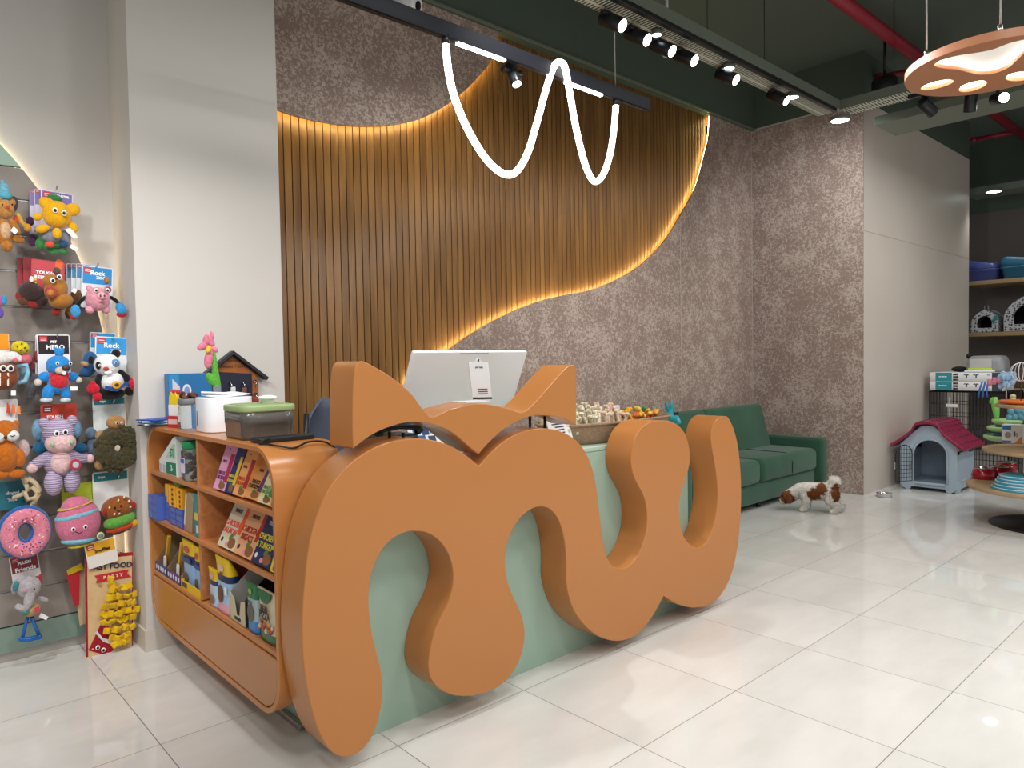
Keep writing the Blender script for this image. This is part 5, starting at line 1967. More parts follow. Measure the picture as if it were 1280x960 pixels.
for x, y, k_, sh_ in rows:
    for k in range(k_):
        cx_, cy_ = x + k * 5.2 + rnd.uniform(-1, 1), y - k * .9 + rnd.uniform(-2, 2) + sh_ * .3
        if x == 138:
            cx_, cy_ = 137 + rnd.uniform(-2, 2), 722 + 7 * k
        p = sm.at(cx_, cy_, .024 + rnd.uniform(0, .025))
        b = MB(Matrix.Translation(p) @ rot(rnd.uniform(-40, 40), rnd.uniform(-40, 40), rnd.uniform(-35, 35)))
        w, h, d = .029, .031, .010
        L = [(-w / 2, 0), (-w / 2, h / 2), (w / 2, h / 2), (w / 2, -h / 2), (-w / 2, -h / 2)]
        b.rbox((0, 0, 0), (w, d, h), .005)
        b.build('felt_fry', fy[n % 2], sm.t)
        n += 1
hook(150, 690, 1.08, 'chrome hook holding the cream fries mat')
card(111, 680, 149, 712, '#e8e2da', '#e8ac2c', 'white and orange tag card pinned over the top of the fries mat', (('Snuffles', .55, .62, .18),), Y=1.025, lean=8, hfrac=.5, tcol='#2a2420')
# ------------------------------------------------------------------ ceiling services
def slot_mat(name, base, hole, sx, sy):
    m = bpy.data.materials.new(name)
    m.use_nodes = True
    t = NT(m)
    tc = t.node('ShaderNodeNewGeometry')
    sp = t.node('ShaderNodeSeparateXYZ')
    t.link(tc.outputs['Position'], sp.inputs[0])
    ms = []
    for k, (s_, duty) in ((0, sx), (1, sy)):
        f = t.math('FRACT', t.math('DIVIDE', sp.outputs[k], s_))
        ms.append(t.math('LESS_THAN', t.math('ABSOLUTE', t.math('SUBTRACT', f, .5)), duty / 2))
    h = t.math('MULTIPLY', ms[0], ms[1])
    t.link(t.mix(h, lin(base), lin(hole)), t.b.inputs['Base Color'])
    t.b.inputs['Roughness'].default_value = .5
    return m


M_slotx = slot_mat('slotted_tray_steel', '#c3c8b8', '#23281f', (.024, .5), (.095, .82))
M_sloty = slot_mat('slotted_cross_tray_steel', '#c3c8b8', '#23281f', (.095, .82), (.024, .5))


def tray(name, label, c, d, axis, m):
    t = thing(name, (c[0], c[1], c[2]), label, 'cable tray')
    b = MB()
    b.box((c[0], c[1], c[2] + .001), (d[0], d[1], .002))
    b.build('slotted_base', m, t)
    for s_ in (-1, 1):
        b = MB()
        if axis == 'x':
            b.box((c[0], c[1] + s_ * d[1] / 2, c[2] + .035), (d[0], .003, .07))
        else:
            b.box((c[0] + s_ * d[0] / 2, c[1], c[2] + .035), (.003, d[1], .07))
        b.build('side_flange', M_tray, t)
    return t


ta = tray('cable_tray', 'long perforated grey-green cable tray carrying spotlights along the back wall', (2.0, -.145, 3.25), (4.86, .19, 0), 'x', M_slotx)
tb = tray('cable_tray', 'perforated cable tray crossing in front of the beige wall', (4.5, -1.25, 3.25), (.20, 2.02, 0), 'y', M_sloty)
tc2 = tray('cable_tray', 'wide grey-green steel tray under the red pipes on the far side', (5.42, -1.4, 3.3), (.46, 2.4, 0), 'y', M_tray)
b = MB()
b.box((9.35, -1.5, 3.33), (.40, 3.4, .004))
b.box((9.15, -1.5, 3.37), (.004, 3.4, .08))
tag(b.build('cable_tray', M_tray), 'dim cable tray far back above the shelf boards', 'cable tray')
b = MB()
b.rbox((2.0, -.222, 3.236), (4.7, .035, .026), .003)
tag(b.build('light_track', M_black), 'black power track under the long cable tray', 'light track')
b = MB()
b.rbox((4.5, -1.45, 3.236), (.035, 1.5, .026), .003)
tag(b.build('light_track', M_black), 'black power track under the crossing cable tray', 'light track')

M_lens = mat('spot_lens', '#fff6ea', emit=9)
M_lens2 = mat('cool_lens', '#eefcff', emit=7)
SPOTS = []


def spot(lens, d, label, L=.15, r=.04, lit=True, track_z=3.225, name='track_spotlight'):
    lens = Vector(lens)
    if d is None:
        d = _r * .72 + Vector((0, 0, -.3)) + (CAM - lens).normalized() * .6
    d = Vector(d).normalized()
    back = lens - d * L
    t = thing(name, (back + lens) / 2, label, 'spotlight', 'track spotlights')
    b = MB()
    b.cyl(back, lens, r, n=28, bev=.003)
    b.build('barrel', mat('spot_black', '#15161b', .35), t)
    b = MB()
    b.cyl(lens - d * .004, lens + d * .0015, r * .84, n=28)
    b.build('lens', M_lens if lit else mat('dark_lens', '#20242c', .2), t)
    b = MB()
    b.tube([lens + d * .001 + v for v in _ring(d, r * .93)], .0035, 6, True)
    b.build('trim_ring', mat('spot_black', '#15161b'), t)
    m_ = back + d * (L * .35)
    b = MB()
    b.cyl(m_, (m_.x, m_.y, track_z), .011, n=12)
    b.rbox((m_.x, m_.y, track_z - .012), (.12, .034, .024), .004)
    b.build('adapter', mat('spot_black', '#15161b'), t)
    if lit:
        SPOTS.append((lens + d * .012, d))
    return t


def _ring(d, r, n=24):
    a = Vector((0, 0, 1)) if abs(d.z) < .9 else Vector((1, 0, 0))
    N = (a - d * a.dot(d)).normalized()
    B = d.cross(N)
    return [(N * math.cos(2 * PI * k / n) + B * math.sin(2 * PI * k / n)) * r for k in range(n)]


for (x, y), d, lb in (((778, 32), None, 'black track spotlight nearest the glowing tube lamp, wide bright lens'),
                      ((809, 50), None, 'second lit black spotlight along the long cable tray'),
                      ((840, 64), None, 'third lit black spotlight, in front of the white dome camera'),
                      ((868, 76), None, 'fourth lit black spotlight, just past the white dome camera'),
                      ((920, 100), None, 'fifth lit black spotlight, alone in the middle of the long tray'),
                      ((983, 126), None, 'sixth lit black spotlight, last before the round downlight')):
    spot(P(x, y, 'z', 3.13), d, lb)
spot(P(1166, 141, 'z', 3.1), (.75, -.3, -.55), 'unlit black spotlight under the crossing tray beside the paw lamp', .13, .042, False)
spot(P(1212, 139, 'z', 3.08), (.35, .2, -.9), 'unlit black spotlight hanging downward behind the paw lamp', .12, .042, False)
spot(P(1255, 122, 'z', 3.1), (-.75, -.62, -.25), 'dazzling lit spotlight aimed at the viewer behind the paw lamp', .13, .04, True)


def downlight(c, r, label, m=M_lens2, dz=.03):
    t = thing('downlight', c, label, 'downlight', 'round downlights')
    c = Vector(c)
    b = MB()
    b.lathe([(r, dz), (r, .004), (r * .9, 0), (r * .88, .004)], c, 28)
    b.build('housing', M_tray, t)
    b = MB()
    b.cyl(c + Vector((0, 0, .0005)), c + Vector((0, 0, .004)), r * .87, n=28)
    b.build('lens', m, t)


for (x, y), r, z, lb in (((1050, 151), .075, 3.2, 'round surface downlight at the corner end of the long cable tray'), ((1242, 240), .09, 3.29, 'round downlight glowing far back above the shelves'),
                         ((821, 44), .03, 3.215, 'small round downlight above the third track spotlight'), ((911, 86), .04, 3.215, 'small round downlight above the fifth track spotlight'),
                         ((991, 122), .045, 3.215, 'small round downlight beside the sixth track spotlight')):
    downlight(P(x, y, 'z', z), r, lb)

# hanging wires
for k, (x, y, z0, lb) in enumerate(((3.3, -.2, 3.3, 'thin black hanger wire holding the middle of the long cable tray'), (1.62, -.2, 3.3, 'thin black hanger wire beside the first spotlights'),
                                    (2.6, -.2, 3.3, 'thin black hanger wire above the white dome camera'), (4.5, -.6, 3.3, 'thin hanger wire of the crossing cable tray'))):
    b = MB()
    b.cyl((x, y, z0), (x, y, 4.15), .003, n=6)
    tag(b.build('hanger_wire', M_black), lb, 'hanger wire')

# track pendant with the glowing tube
YP = -.09
pt = thing('pendant_track', (1.0, YP, 2.78), 'slim black hanging track with light bars and a glowing looped tube over the counter', 'track light')
b = MB()
b.rbox((.9, YP, 2.815), (2.48, .036, .07), .003)
b.build('track_profile', mat('track_black', '#14161d', .6, spec=.25), pt)
b = MB()
b.box((.9, YP, 2.779), (2.46, .02, .003))
b.build('track_slot', M_black, pt)
zl = 2.775
for (xa, xb) in (((571, 50), (631, 73)), ((706, 99), (752, 118))):
    A, B = P(*xa, 'y', YP), P(*xb, 'y', YP)
    b = MB()
    b.rbox(((A.x + B.x) / 2, YP, zl), (B.x - A.x, .022, .012), .003)
    b.build('light_bar', mat('bar_light', '#e8fbff', emit=12), pt)
tube_px = [(557, 53), (560, 85), (567, 118), (580, 152), (598, 185), (615, 207), (632, 218), (646, 214), (660, 190), (672, 150), (683, 110), (692, 84), (699, 78), (706, 84), (712, 115), (719, 155), (727, 190), (735, 215), (744, 227),
           (754, 218), (762, 195), (767, 165), (770, 130)]
pp = []
for i, (x, y) in enumerate(tube_px):
    dy = {11: -.02, 12: -.035, 13: -.035, 14: -.02}.get(i, 0)
    p = P(x, y, 'y', YP + dy)
    pp.append((p.x, p.y, p.z))
b = MB()
b.tube(spline(pp, 6, False), .0165, 14)
b.build('glowing_tube', mat('tube_light', '#fff7ee', emit=7), pt)
for i in (0, -1):
    b = MB()
    b.cyl(Vector(pp[i]) + Vector((0, 0, -.01)), Vector(pp[i]) + Vector((0, 0, .03)), .019, n=16)
    b.build('tube_cap', M_black, pt)
A = P(646, 105, 'y', YP + .02)
B = P(636, 84, 'y', YP)
t = spot(A, _r * .3 + Vector((0, 0, -.75)) + (CAM - A).normalized() * .45, 'small lit black spotlight under the slim hanging track', .13, .027, True, 2.78, 'track_spotlight')
b = MB()
b.cyl((1.84, YP, 2.85), (1.84, YP, 4.15), .002, n=6)
tag(b.build('hanger_wire', M_steel), 'thin steel hanger wire at the end of the slim hanging track', 'hanger wire')

# cameras
cp = P(834, 66, 'y', .5)
t = thing('dome_camera', cp, 'white dome security camera hanging beyond the spotlights', 'security camera')
b = MB()
b.lathe([(.05, .09), (.055, .05), (.05, .045)], cp + Vector((0, 0, -.02)), 24)
b.cyl(cp + Vector((0, 0, .05)), (cp.x, cp.y, 4.15), .012, n=10)
b.build('housing', M_white, t)
b = MB()
b.ell(cp + Vector((0, 0, .02)), (.05, .05, .055))
b.build('dome', mat('dome_white', '#cfe0ea', .2), t)
b = MB()
b.ell(cp + Vector((-.02, -.035, -.0)), (.02, .02, .02), None, 12, 8)
b.build('camera_lens', M_black, t)
cp = P(512, 6, 'y', .9)
t = thing('bullet_camera', cp, 'white security camera with a dark lens above the slim hanging track', 'security camera')
d = Vector((.35, -.85, -.3)).normalized()
b = MB()
b.cyl(cp - d * .12, cp + d * .06, .055, n=24, bev=.01)
b.cyl(cp - d * .08 + Vector((0, .02, .03)), (cp.x - .05, 1.18, cp.z + .1), .02, n=12)
b.build('housing', M_white, t)
b = MB()
b.cyl(cp + d * .0605, cp + d * .064, .026, n=20)
b.ell(cp + d * .0605 + Vector((0, 0, -.036)), .007, None, 8, 6)
b.build('camera_lens', M_black, t)
E2 = None

# red sprinkler pipes
M_red = mat('red_pipe', '#8f1d2e', .45)
b = MB()
b.cyl((2.5, -.36, 3.95), (9.88, -.40, 3.95), .05, n=20)
tag(b.build('sprinkler_pipe', M_red), 'long dark red sprinkler pipe under the green ceiling', 'pipe')
for (xa, xb, lb) in (((5.88, .05), (6.0, -.33), 'short red branch pipe by the beige block, seen behind the paw lamp'), ((8.9, .08), (8.93, -.36), 'short red branch pipe far back at the end of the beige block')):
    b = MB()
    b.cyl((xa[0], xa[1], 3.95), (xb[0], xb[1], 3.95), .026, n=14)
    b.cyl((xa[0], xa[1] + .0, 3.95), (xa[0] - .004, xa[1] - .06, 3.95), .032, n=14)
    tag(b.build('sprinkler_pipe', M_red), lb, 'pipe')
p = P(1106, 108, 'x', 5.3)
b = MB()
b.lathe([(.10, -.05), (.105, -.04), (.105, .04), (.09, .07), (.03, .085)], p, 24)
b.cyl(p + Vector((0, 0, .08)), (p.x, p.y, 4.15), .012, n=10)
tag(b.build('ceiling_speaker', M_black), 'round black ceiling device above the crossing cable tray', 'speaker')

# paw lamp
pc, pr, pz = Vector((2.749, -1.668, 2.70)), .37, 2.70
pw = thing('paw_lamp', pc, 'round orange hanging lamp with a glowing cut-out paw print', 'pendant lamp')
al = 8
toes = []
for a, r_, ln, wd, turn in ((75, .25, .075, .055, 75), (26, .24, .078, .058, 26), (-24, .24, .078, .058, -24), (-73, .25, .075, .055, -73)):
    a_ = R(al + a)
    toes.append(oval((pc.x + r_ * math.cos(a_), pc.y + r_ * math.sin(a_)), ln, wd, 26, al + turn))
pad_l = [(-.275, .17), (-.285, .10), (-.262, .03), (-.255, -.03), (-.285, -.10), (-.275, -.17), (-.235, -.205), (-.17, -.185), (-.09, -.13), (-.01, -.09), (.055, -.055), (.085, 0), (.055, .055), (-.01, .09), (-.09, .13), (-.17, .185), (-.235, .205)]
ca, sa = math.cos(R(al)), math.sin(R(al))
pad = [(pc.x + x * ca - y * sa, pc.y + x * sa + y * ca) for x, y in spline(pad_l, 4)]
b = MB()
b.prism(oval((pc.x, pc.y), pr, pr, 72), .04, Matrix.Translation((0, 0, pz)), bev=.002, smooth=True, holes=[pad] + toes)
b.build('disc', mat('terracotta_lacquer', '#ad7350', .45), pw)
M_ac = mat('acrylic_glow', '#fff1de', emit=3.2)
for h in [pad] + toes:
    b = MB()
    n = len(h)
    cx, cy = sum(p[0] for p in h) / n, sum(p[1] for p in h) / n
    q = [(cx + (x - cx) * .985, cy + (y - cy) * .985) for x, y in h]
    b.prism(q, .004, Matrix.Translation((0, 0, pz + .034)))
    b.build('diffuser', mat('acrylic_panel', '#d8d8d4', .4, emit=.35) if h is pad else M_ac, pw)
    b = MB()
    b.tube([(cx + (x - cx) * .975, cy + (y - cy) * .975, pz + .026) for x, y in h], .007, 6, True)
    b.build('light_rope', mat('lamp_rope', '#fff0da', emit=9), pw)
for (x, y) in ((1147, 72), (1250, 42)):
    p = P(x, y, 'z', pz + .04)
    v = Vector((p.x - pc.x, p.y - pc.y, 0))
    v = v.normalized() * (pr - .03)
    b = MB()
    b.cyl((pc.x + v.x, pc.y + v.y, pz + .038), (pc.x + v.x, pc.y + v.y, 4.15), .004, n=8)
    b.cyl((pc.x + v.x, pc.y + v.y, pz + .038), (pc.x + v.x, pc.y + v.y, pz + .07), .01, n=12)
    b.build('suspension_rod', M_steel, pw)
# ------------------------------------------------------------------ sofa
M_vel = mat('green_velvet', '#2a4f3b', .8, spec=.25, var=(3.0, '#335d46', .7), bump=(90, .12), sheen=.25)
so = thing('sofa', (4.6, .8, 0), 'deep green velvet sofa against the mottled wallpaper', 'sofa')
SX0, SX1 = 3.30, 5.60
b = MB()
b.rbox(((SX0 + SX1 - .14) / 2, .80, .145), (SX1 - SX0 - .16, .70, .17), .02)
b.build('base', M_vel, so)
wd = (SX1 - .16 - SX0) / 2
for k in range(2):
    x = SX0 + .02 + wd * (k + .5)
    b = MB()
    b.rbox((x, .73, .335), (wd - .006, .62, .21), .055, seg=5, rz=.06)
    b.build('seat_cushion', M_vel, so)
    b = MB()
    b.tube([(x, .418, .26), (x, .414, .35), (x, .435, .42), (x, .48, .4425), (x, .9, .4425)], .004, 6)
    b.build('seat_seam', mat('dark_velvet', '#1f3f2f', .9), so)
for k in range(2):
    x = SX0 + .02 + wd * (k + .5)
    b = MB(Matrix.Translation((x - (.03 if k else 0), 1.0, .60)) @ rot(-14, 0, 0))
    b.rbox((0, 0, 0), (wd - .01, .17, .50), .05, seg=5)
    b.build('back_cushion', M_vel, so)
b = MB()
b.rbox(((SX0 + SX1) / 2, 1.13, .42), (SX1 - SX0 - .1, .1, .60), .03)
b.build('back_frame', M_vel, so)
for x in (SX1 - .06, SX0 - .06):
    b = MB()
    b.rbox((x, .79, .315), (.125, .80, .43), .035, seg=4)
    b.build('armrest', M_vel, so)
for x in (SX0 + .05, 4.5, SX1 - .1):
    for y in (.52, 1.1):
        b = MB()
        b.cyl((x, y, 0), (x, y, .075), .018, .024, 14)
        b.build('leg', M_black, so)

# ------------------------------------------------------------------ dog
def dog_mat():
    m = bpy.data.materials.new('dog_coat')
    m.use_nodes = True
    t = NT(m)
    tc = t.node('ShaderNodeTexCoord')
    v = t.node('ShaderNodeVertexColor')
    v.layer_name = 'coat'
    nz = t.node('ShaderNodeTexNoise', Scale=70.0, Detail=3.0)
    t.link(tc.outputs['Object'], nz.inputs['Vector'])
    mxn = t.node('ShaderNodeMix')
    mxn.data_type = 'RGBA'
    mxn.blend_type = 'MULTIPLY'
    t.link(t.ramp(nz.outputs[0], [(.3, (.72, .7, .68, 1)), (.6, (1, 1, 1, 1))]), mxn.inputs[7])
    mxn.inputs[0].default_value = .8
    t.link(v.outputs[0], mxn.inputs[6])
    t.link(mxn.outputs[2], t.b.inputs['Base Color'])
    t.b.inputs['Roughness'].default_value = .95
    t.b.inputs['Specular IOR Level'].default_value = .15
    bp = t.node('ShaderNodeBump', Strength=.9, Distance=.006)
    t.link(nz.outputs[0], bp.inputs['Height'])
    t.link(bp.outputs[0], t.b.inputs['Normal'])
    return m


# built facing +x, then turned; skeleton with skin radii
SK = [  # (x, y, z, r)
    (-.02, 0, .185, .072),   # 0 pelvis (root)
    (.07, 0, .180, .070),    # 1 belly
    (.15, 0, .178, .074),    # 2 chest
    (.20, 0, .180, .060),    # 3 neck base
    (.25, .01, .155, .050),  # 4 neck
    (.30, .02, .120, .052),  # 5 head
    (.342, .03, .092, .030),  # 6 muzzle
    (-.055, .035, .16, .050),  # 7 hip R
    (-.035, .045, .112, .042),  # 8 knee
    (-.085, .045, .070, .028),  # 9 hock
    (-.078, .045, .030, .026),  # 10 hind foot
    (-.050, .048, .018, .024),  # 11 toes
    (-.055, -.035, .16, .050),  # 12
    (-.06, -.045, .112, .042),  # 13
    (-.118, -.045, .072, .028),  # 14
    (-.116, -.045, .030, .026),  # 15
    (-.088, -.048, .018, .024),  # 16
    (.16, .040, .14, .040),   # 17 shoulder
    (.155, .045, .09, .032),   # 18 elbow
    (.165, .045, .035, .026),  # 19 wrist
    (.182, .045, .018, .024),  # 20 paw
    (.16, -.040, .14, .040),   # 21
    (.150, -.045, .09, .032),  # 22
    (.152, -.045, .035, .026),  # 23
    (.170, -.045, .018, .024),  # 24
    (-.075, 0, .235, .026),   # 25 tail root
    (-.075, .005, .262, .028),  # 26
    (-.045, .012, .268, .026),  # 27 tail curl
    (-.02, .018, .258, .016),  # 28
]
EDG = [(0, 1), (1, 2), (2, 3), (3, 4), (4, 5), (5, 6), (0, 7), (7, 8), (8, 9), (9, 10), (10, 11), (0, 12), (12, 13), (13, 14), (14, 15), (15, 16), (2, 17), (17, 18), (18, 19), (19, 20), (2, 21), (21, 22), (22, 23), (23, 24),
       (0, 25), (25, 26), (26, 27), (27, 28)]
dl = Vector((4.665, .0, 0))
dang = 113
q = MB()
for a_, b_ in EDG:
    pa, pb = Vector(SK[a_][:3]), Vector(SK[b_][:3])
    ra, rb = SK[a_][3] * .98, SK[b_][3] * .98
    q.tube([pa.lerp(pb, t_) for t_ in (0, .34, .67, 1)], [ra + (rb - ra) * t_ for t_ in (0, .34, .67, 1)], 14)
for p_ in SK:
    q.ell(p_[:3], p_[3] * .98, None, 14, 9)
me = bpy.data.meshes.new('dog')
me.from_pydata(q.V, [], q.F)
do = bpy.data.objects.new('skeleton', me)
COL.objects.link(do)
rm = do.modifiers.new('remesh', 'REMESH')
rm.mode = 'VOXEL'
rm.voxel_size = .0075
sm_ = do.modifiers.new('smooth', 'SMOOTH')
sm_.factor = .5
sm_.iterations = 8
dg = bpy.context.evaluated_depsgraph_get()
dm = bpy.data.meshes.new_from_object(do.evaluated_get(dg))
bpy.data.objects.remove(do)
zmin = min(v.co.z for v in dm.vertices)
for v in dm.vertices:
    v.co.z -= zmin
dm.name = 'dog_body'
at_ = dm.color_attributes.new('coat', 'FLOAT_COLOR', 'POINT')
WH, BR, DK = lin('#f7f1e8'), lin('#8a5431'), lin('#4a2a1a')


def inb(p, c, r):
    return sum(((p[i] - c[i]) / r[i]) ** 2 for i in range(3)) < 1


for i, v in enumerate(dm.vertices):
    p = v.co
    j = (p.x + .006 * math.sin(p.z * 190) + .005 * math.sin(p.x * 230 + p.y * 150), p.y, p.z + .007 * math.sin(p.x * 170))
    c = WH
    if inb(j, (.085, .06, .165), (.055, .08, .055)) or inb(j, (.03, .06, .215), (.04, .08, .05)):
        c = BR
    if inb(j, (-.08, .05, .185), (.045, .1, .07)):
        c = BR
    if inb(j, (.05, -.08, .2), (.06, .06, .06)):
        c = BR
    if inb(j, (.31, .045, .115), (.07, .07, .062)):
        c = BR
    if inb(j, (.345, .03, .085), (.022, .05, .02)) or inb(j, (.30, .01, .175), (.05, .018, .04)):
        c = WH
    at_.data[i].color = c
Md = Matrix.Translation(dl) @ rot(0, 0, dang)
M_dog = dog_mat()
dm.materials.clear()
dm.materials.append(M_dog)
dt = thing('dog', dl, 'small shaggy white and brown dog sniffing at the foot of the green sofa', 'dog')


def link_mesh(name, me, parent, M):
    me.transform(M)
    lo = Vector([min(v.co[i] for v in me.vertices) for i in range(3)])
    hi = Vector([max(v.co[i] for v in me.vertices) for i in range(3)])
    c = Vector(((lo.x + hi.x) / 2, (lo.y + hi.y) / 2, lo.z))
    me.transform(Matrix.Translation(-c))
    for p in me.polygons:
        p.use_smooth = True
    o = bpy.data.objects.new(name, me)
    COL.objects.link(o)
    o.parent = parent
    o.location = c - WL[parent.name]
    WL[o.name] = c
    return o


# shaggy tufts welded onto the coat: small cones along the surface
vs, fs, cols = [v.co.copy() for v in dm.vertices], [tuple(p.vertices) for p in dm.polygons], [tuple(a.color) for a in at_.data]
nv0 = len(vs)
for p in list(dm.polygons):
    if p.area < 1e-6:
        continue
    c0 = p.center
    for _ in range(2 if c0.z > .04 else 1):
        v_ = [dm.vertices[i].co for i in p.vertices]
        w = [rnd.random() for _ in v_]
        sw_ = sum(w)
        q = sum((a * b_ for a, b_ in zip(v_, [x / sw_ for x in w])), Vector())
        nrm = p.normal
        L_ = rnd.uniform(.014, .026) * (1.5 if c0.x < -.03 and c0.z > .24 else 1) * (.5 if c0.z < .03 else 1)
        dirn = (nrm * .4 + Vector((-.5, 0, -.6)) + Vector((rnd.uniform(-.3, .3), rnd.uniform(-.3, .3), rnd.uniform(-.2, .2)))).normalized()
        if c0.x < -.03 and c0.z > .24:
            dirn = (nrm + Vector((-.3, rnd.uniform(-.4, .4), .5))).normalized()
        tip = q + dirn * L_
        if tip.z < .002:
            continue
        s1 = nrm.orthogonal().normalized() * .0034
        s2 = nrm.cross(s1.normalized()) * .0034
        k = len(vs)
        col = cols[p.vertices[0]]
        base = q - nrm * .002
        vs += [base + s1, base - s1 * .5 + s2 * .87, base - s1 * .5 - s2 * .87, tip]
        cols += [col] * 4
        fs += [(k, k + 1, k + 3), (k + 1, k + 2, k + 3), (k + 2, k, k + 3)]
d2 = bpy.data.meshes.new('dog_body')
d2.from_pydata(vs, [], fs)
a2 = d2.color_attributes.new('coat', 'FLOAT_COLOR', 'POINT')
for i, c in enumerate(cols):
    a2.data[i].color = c
d2.materials.append(M_dog)
link_mesh('body', d2, dt, Md)
for s_ in (-1, 1):
    b = MB(Md)
    b.ell((.288, .02 + s_ * .052, .112), (.024, .012, .042), rot(s_ * 14, 10, 0), 12, 8)
    b.build('ear', plush('#6a3a20', None, 120), dt)
b = MB(Md)
b.ell((.369, .034, .086), (.010, .012, .009), None, 10, 7)
b.build('nose', C('#191414', .3), dt)
for s_ in (-1, 1):
    b = MB(Md)
    b.ell((.335, .027 + s_ * .03, .128), .007, None, 10, 7)
    b.build('eye', C('#15100e', .15), dt)

# steel bowl
bp_ = P(1102, 622, 'z', 0)
b = MB()
b.lathe([(.055, 0), (.068, .004), (.06, .03), (.068, .036), (.07, .034), (.062, .026), (.05, .008), (.003, .006)], (bp_.x + .06, bp_.y, 0), 32)
tag(b.build('dog_bowl', M_chrome), 'shallow steel dog bowl on the floor by the beige wall', 'bowl')

# ------------------------------------------------------------------ plastic dog house
M_dh = mat('pale_blue_plastic', '#a9bac8', .4)
M_rf = mat('burgundy_plastic', '#8c2444', .4)
hx0, hx1, hy0, hy1 = 6.255, 6.80, -.53, -.035
yc = (hy0 + hy1) / 2
dh = thing('dog_house', ((hx0 + hx1) / 2, yc, 0), 'pale blue plastic dog house with a burgundy tiled roof and open wire door', 'dog house')
W = hy1 - hy0
front = [(-W / 2, .035), (-W / 2 + .05, 0), (-W / 2 + .085, 0), (-W / 2 + .1, .03), (W / 2 - .1, .03), (W / 2 - .085, 0), (W / 2 - .05, 0), (W / 2, .035), (W / 2, .40), (W * .28, .50), (.06, .565), (0, .575), (-.06, .565), (-W * .28, .50), (-W / 2, .40)]
dcx, dw = .02, .15
door = [(dcx - dw, .075), (dcx + dw, .075), (dcx + dw, .32)] + [(dcx + dw * math.cos(R(a)), .32 + dw * .9 * math.sin(R(a))) for a in range(10, 180, 10)] + [(dcx - dw, .32)]
FXh = lambda x: frame((x, yc, 0), (0, -1, 0), (0, 0, 1))
b = MB()
b.prism(front, .025, FXh(hx0 + .025), bev=.003, holes=[door])
b.build('front_wall', M_dh, dh)
b = MB()
pts = door[1:]
b.tube([FXh(hx0 - .001) @ Vector((u_, v_, 0)) for u_, v_ in pts], .011, 8)
b.build('door_surround', M_dh, dh)
b = MB()
b.prism(front, .02, FXh(hx1), bev=.003)
b.build('rear_wall', M_dh, dh)
for y in (hy0 + .0125, hy1 - .0125):
    b = MB()
    b.box(((hx0 + hx1) / 2, y, .195), (hx1 - hx0 - .05, .022, .33))
    b.box((hx0 + .1, y, .365), (.15, .022, .07))
    b.box((hx1 - .1, y, .365), (.15, .022, .07))
    b.box(((hx0 + hx1) / 2, y, .395), (hx1 - hx0 - .05, .022, .02))
    for x in (hx0 + .09, hx1 - .07):
        b.rbox((x - (.02 if x < 6.5 else -.02), y, .05), (.1, .03, .1), .008)
    b.build('side_wall', M_dh, dh)
b = MB()
b.rbox((hx0 + .2, hy0 - .002, .345), (.24, .012, .014), .003)
b.rbox((hx0 + .3, hy0 - .002, .1), (.34, .012, .012), .003)
b.build('side_trim', M_dh, dh)
b = MB()
b.box(((hx0 + hx1) / 2, yc, .06), (hx1 - hx0 - .06, W - .06, .02))
b.build('floor_tray', C('#8f9fb0', .5), dh)
b = MB()
b.rbox((hx0 - .006, yc - dcx, .068), (.03, .27, .02), .006)
b.build('door_sill', M_dh, dh)
# roof: rounded gable shell with tile lines
prof = [(-W / 2 - .075, .40), (-W / 2 - .03, .425), (-W * .3, .52), (-.10, .592), (-.045, .611), (0, .616), (.045, .611), (.10, .592), (W * .3, .52), (W / 2 + .03, .425), (W / 2 + .075, .40)]
prof = spline(prof, 4, False)
low = [(u_ * .985, v_ - .028) for u_, v_ in prof]
b = MB()
b.prism(prof + list(reversed(low)), hx1 - hx0 + .12, FXh(hx1 + .06), bev=.006, smooth=True)
b.build('roof', M_rf, dh)
b = MB()
for k in range(1, 9):
    f_ = k / 9
    for s_ in (-1, 1):
        i = int(len(prof) // 2 + s_ * f_ * (len(prof) // 2 - 1))
        u_, v_ = prof[i]
        b.tube([FXh(hx1 + .03) @ Vector((u_, v_ + .001, 0)), FXh(hx0 - .035) @ Vector((u_, v_ + .001, 0))], .003, 6)
for k in range(5):
    x = hx0 + .02 + .12 * k
    for s_ in (-1, 1):
        b.tube([FXh(x) @ Vector((prof[i][0], prof[i][1] + .001, 0)) for i in (range(21, 39) if s_ > 0 else range(2, 19))], .0022, 5)
b.build('tile_ribs', mat('burgundy_dark', '#611a33', .5), dh)
# wire door standing open
hp = Vector((hx0 - .004, yc - (dcx - dw) + .005, 0))
Mdoor = frame(hp, Vector((-.35, .52, 0)).normalized() * 1, (0, 0, 1))
dv = Vector((-.62, .32, 0)).normalized()
Mdoor = frame(hp, dv, (0, 0, 1))
wdr = .2
b = MB(Mdoor)
otl = [(.004, .08, 0), (wdr, .08, 0), (wdr, .30, 0)] + [(wdr / 2 + wdr / 2 * math.cos(R(a)), .30 + .1 * math.sin(R(a)), 0) for a in range(15, 180, 15)] + [(.004, .30, 0)]
b.tube(otl, .004, 8, True)
for k in range(1, 6):
    x = wdr * k / 6
    zt = .30 + .1 * math.sqrt(max(0, 1 - ((x - wdr / 2) / (wdr / 2)) ** 2))
    b.tube([(x, .08, 0), (x, zt, 0)], .002, 6)
for k in range(1, 9):
    z = .08 + .035 * k
    b.tube([(.004, z, 0), (wdr, z, 0)], .002, 6)
b.build('wire_door', M_black, dh)
for k, z in ((0, .22), (1, .22)):
    b = MB(Mdoor)
    b.rbox((wdr * (1.02 if k else .06), z, .004), (.018, .06, .012), .004)
    b.build('door_latch', M_steel, dh)

dh.scale.z = 1.11

